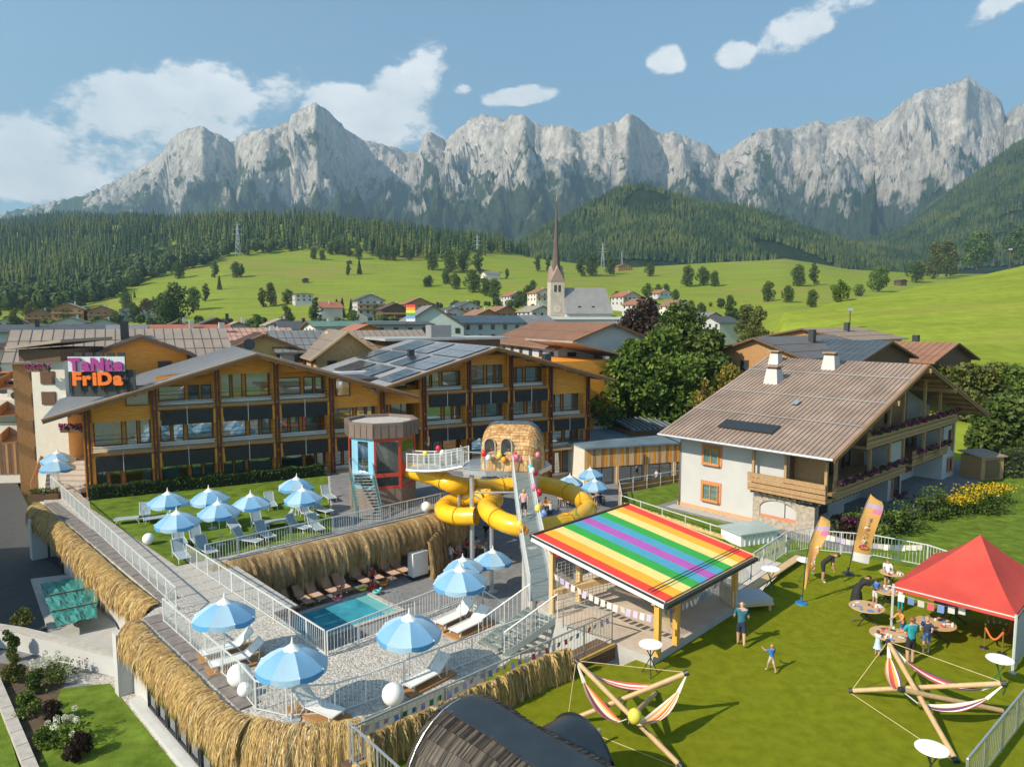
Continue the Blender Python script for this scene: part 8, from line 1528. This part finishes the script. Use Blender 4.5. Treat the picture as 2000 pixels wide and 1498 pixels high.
    if hair != 'none':
        m_ = MB(); v = []; n, k = 12, 7
        for i in range(k + 1):
            th = math.pi * .62 * i / k
            for j in range(n): ph = 2 * math.pi * j / n; dirv = ax * math.cos(th) + (fwd * math.cos(ph) + Vector((0, 1, 0)) * math.sin(ph)) * math.sin(th); r_ = .064 * h * (1 + .05 * math.sin(j * 5)); cut = 1 if not (math.cos(ph) > .3 and th > .95) else .72; v.append(loc(cN - fwd * .008 * h + dirv * r_ * cut))
        m_.add(v, [(i * n + j, i * n + (j + 1) % n, (i + 1) * n + (j + 1) % n, (i + 1) * n + j) for i in range(k) for j in range(n)]); m_.build('hair', HAIR[hair], t_, smooth=True)
        if long_hair: b = cN - fwd * .045 * h; MB().tube([loc(b), loc(b - ax * .07 * h - fwd * .012 * h), loc(b - ax * .16 * h - fwd * .005 * h)], [.045 * h, .046 * h, .014 * h], 8).build('hair', HAIR[hair], t_, smooth=True)
    fc = MB(); e = cN - ax * .012 * h + fwd * .05 * h; fc.k = 0; fc.ball(loc(e - ax * .012 * h + fwd * .004 * h), .011 * h, 6, 4); fc.k = 1
    for s_ in (-1, 1): fc.ball(loc(e + Vector((0, s_ * .02 * h, 0))), .006 * h, 6, 4)
    fc.k = 2; fc.ball(loc(e - ax * .032 * h), .009 * h, 6, 4, .5); fc.k = 0
    for s_ in (-1, 1): fc.ball(loc(cN - ax * .008 * h + Vector((0, s_ * .052 * h, 0))), .013 * h, 6, 4)
    fc.build('face', [sk_, HAIR['dark'], cloth('pink')], t_, smooth=True)
    if dress:
        m_ = MB(); n = 14; pr_ = [(.075, .62), (.09, .52), (.115, .38), (.15, dress)]; v = []
        for r_, z in pr_:
            for j in range(n): a = 2 * math.pi * j / n; q = Vector((r_ * h * math.cos(a) * (1 + .08 * math.sin(j * 3)), r_ * h * math.sin(a), z * h)); q = Vector(rotp(q.x / h, q.y / h, z)) * h if z > .5 else q; v.append(loc(q))
        m_.add(v, [(i * n + j, i * n + (j + 1) % n, (i + 1) * n + (j + 1) % n, (i + 1) * n + j) for i in range(3) for j in range(n)]); m_.build('dress', cloth(trousers), t_, smooth=True)
    return t_
L0 = lambda px, py: at(px, py, 0)
person('bald man in teal shirt and navy shorts walking behind the rainbow shelter', L0(1447, 1262), 1.82, 15, 'teal', 'navy', 'none', arms=(15, 10), stride=.4, shoe='blue')
person('small blond boy in bright blue shirt alone on the lawn', L0(1506, 1312), 1.04, 340, 'blue', 'beige', 'blond', arms=(60, 10), stride=.8)
person('man in black bending forward beside the slim orange flag', L0(1606, 1137), 1.85, 110, 'black', 'black', 'brown', lean=48, arms=(-5, 0), elbow=20)
person('woman in long black dress leaning over a craft table', L0(1672, 1186), 1.72, 75, 'black', 'black', 'dark', lean=52, arms=(25, 30), dress=.1)
person('boy in blue shirt and white shorts beside the woman in black', L0(1708, 1182), 1.25, 60, 'blue', 'white', 'brown', arms=(35, 30))
person('long-haired girl in white top behind the rear craft table', L0(1732, 1146), 1.35, 205, 'white', 'grey', 'red', arms=(45, 45), long_hair=True)
person('child in white top and turquoise trousers at the craft table', L0(1758, 1194), 1.2, 10, 'white', 'turq', 'blond', arms=(30, 30), long_legs=True)
person('girl in orange top bending over the round craft table', L0(1763, 1245), 1.25, 250, 'orange', 'denim', 'red', lean=25, arms=(45, 40), long_hair=True)
person('little girl in pale blue dress at the craft table edge', L0(1713, 1281), 1.02, 45, 'pale', 'pale', 'brown', arms=(50, 40), dress=.3)
person('man in turquoise shirt and dark shorts seen from behind', L0(1777, 1297), 1.82, 350, 'turq', 'black', 'red', arms=(25, 15))
person('boy in navy shirt and blue shorts at the craft table under the tent', L0(1808, 1272), 1.36, 215, 'navy', 'denim', 'blond', arms=(50, 50))
person('adult in beige standing in the shade under the red tent', L0(1935, 1216), 1.75, 200, 'beige', 'beige', 'brown', arms=(30, 30))
person('adult in grey standing in the shade at the tent wall', L0(1960, 1219), 1.72, 230, 'grey', 'navy', 'dark', arms=(30, 25))
person('woman in pink top and dark shorts walking up the grating bridge', tuple(pg[9] + gw * .3 + Vector((0, 0, .02))), 1.68, 358, 'pink', 'black', 'blond', arms=(15, -10), stride=.5)
CD = lambda px, py: at(px, py, C)
person('man in grey standing by the courtyard tables', CD(905, 1075), 1.8, 100, 'grey', 'navy', 'brown', arms=(40, 40)); person('person in dark shirt standing near the slide foot', CD(950, 1062), 1.7, 200, 'black', 'grey', 'dark', arms=(40, 30)); person('person in white beside the straw end wall', CD(880, 1108), 1.72, 40, 'white', 'grey', 'brown', arms=(10, 20)); person('bare-armed bather beside the straw end wall', CD(892, 1100), 1.65, 60, 'pink', 'red', 'brown', arms=(20, 20), bare=True)
def table_set(lb, p, az, n, sh, lbs):
    fr = Fr(p, az); t_ = thing('dining_table', lb, 'table', p, 'courtyard dining tables'); z = p[2]; MB().box(fr, -.7, .7, -.4, .4, z + .71, z + .75).build('table_top', WOODL, t_)
    for x in (-.6, .6):
        for y in (-.32, .32): MB().box(fr, x - .03, x + .03, y - .03, y + .03, z, z + .71).build('leg', DMET, t_)
    for i in range(n):
        sx = -.4 + .8 * (i // 2) if n > 2 else 0; sy = -.72 if i % 2 == 0 else .72; q = fr(sx, sy, z); st2 = thing('stool', 'dark stool of the guest: ' + lbs[i], 'stool', q, 'dark courtyard stools'); MB().box(Fr(q, az), -.2, .2, -.2, .2, z + .4, z + .45).build('seat', DMET, st2)
        for x in (-.17, .17):
            for y in (-.17, .17): MB().box(Fr(q, az), x - .015, x + .015, y - .015, y + .015, z, z + .4).build('leg', DMET, st2)
        person(lbs[i], q, 1.68, az + (-90 if sy > 0 else 90) * -1 + 0 if False else (az + 90 if sy > 0 else az - 90), sh[i][0], sh[i][1], sh[i][2], sit=True, arms=(50, 50), long_hair=i % 2 == 1)
table_set('courtyard table near the straw end wall', CD(930, 1088), 60, 4, [('navy', 'denim', 'brown'), ('red', 'grey', 'dark'), ('grey', 'black', 'blond'), ('white', 'denim', 'brown')], ['guest in navy seated near the straw wall', 'guest in red seated near the straw wall', 'fair guest in grey seated in the courtyard', 'guest in white seated in the courtyard'])
table_set('table inside the loop of the yellow slide', CD(1062, 1002), 75, 4, [('pink', 'navy', 'blond'), ('black', 'grey', 'brown'), ('white', 'denim', 'blond'), ('orange', 'denim', 'dark')], ['guest in pink seated inside the slide loop', 'guest in black seated inside the slide loop', 'fair guest in white seated inside the slide loop', 'guest in orange seated inside the slide loop'])
table_set('table at the right inside the slide loop', CD(1105, 988), 75, 2, [('beige', 'navy', 'brown'), ('lilac', 'denim', 'dark')], ['guest in beige seated right inside the slide loop', 'guest in lilac seated right inside the slide loop'])
table_set('table below the pale parasol at the annexe', CD(1165, 985), 70, 2, [('navy', 'grey', 'brown'), ('red', 'denim', 'blond')], ['guest in navy below the pale parasol', 'guest in red below the pale parasol'])
person('guest in pale blue walking past the annexe windows', CD(1282, 948), 1.7, 250, 'pale', 'navy', 'brown', stride=.4); person('bather in pink sitting on the pool edge lounger', PF(4.4, .9, C + .1), 1.65, 200, 'pink', 'pink', 'blond', sit=True, arms=(30, 30), long_hair=True); person('bather in red sitting beside the middle pool post', PF(6.6, 1.0, C + .1), 1.65, 170, 'red', 'navy', 'brown', sit=True, arms=(40, 30), bare=True)
# bright water toys beside the pool
for i, (x, y, c_, lb) in enumerate(((5.6, .6, 'yellow', 'yellow water toy beside the middle post'), (6.1, .3, 'red', 'red water toy right of the yellow one'), (6.0, -.4, 'teal', 'teal water toy at the pool corner'), (.6, .3, 'red', 'red swim float at the left end of the pool'), (3.6, .25, 'pink', 'pink swim float on the pool edge'), (7.0, .4, 'orange', 'orange water toy in front of the pillar loungers'))):
    p = PF(x, y, C + .09); t_ = thing('water_toy', lb, 'toy', p, 'water toys by the pool'); m_ = MB(); n, k = 14, 8; m_.add([(p[0] + (.2 + .085 * math.cos(2 * math.pi * b / k)) * math.cos(2 * math.pi * a / n), p[1] + (.2 + .085 * math.cos(2 * math.pi * b / k)) * math.sin(2 * math.pi * a / n), p[2] + .085 + .085 * math.sin(2 * math.pi * b / k)) for a in range(n) for b in range(k)], [(a * k + b, ((a + 1) % n) * k + b, ((a + 1) % n) * k + (b + 1) % k, a * k + (b + 1) % k) for a in range(n) for b in range(k)]); m_.build('ring', BAL[c_], t_, smooth=True); MB().ball((p[0] + .26, p[1], p[2] + .28), .1, 10, 7).build('head', BAL[c_], t_, smooth=True)
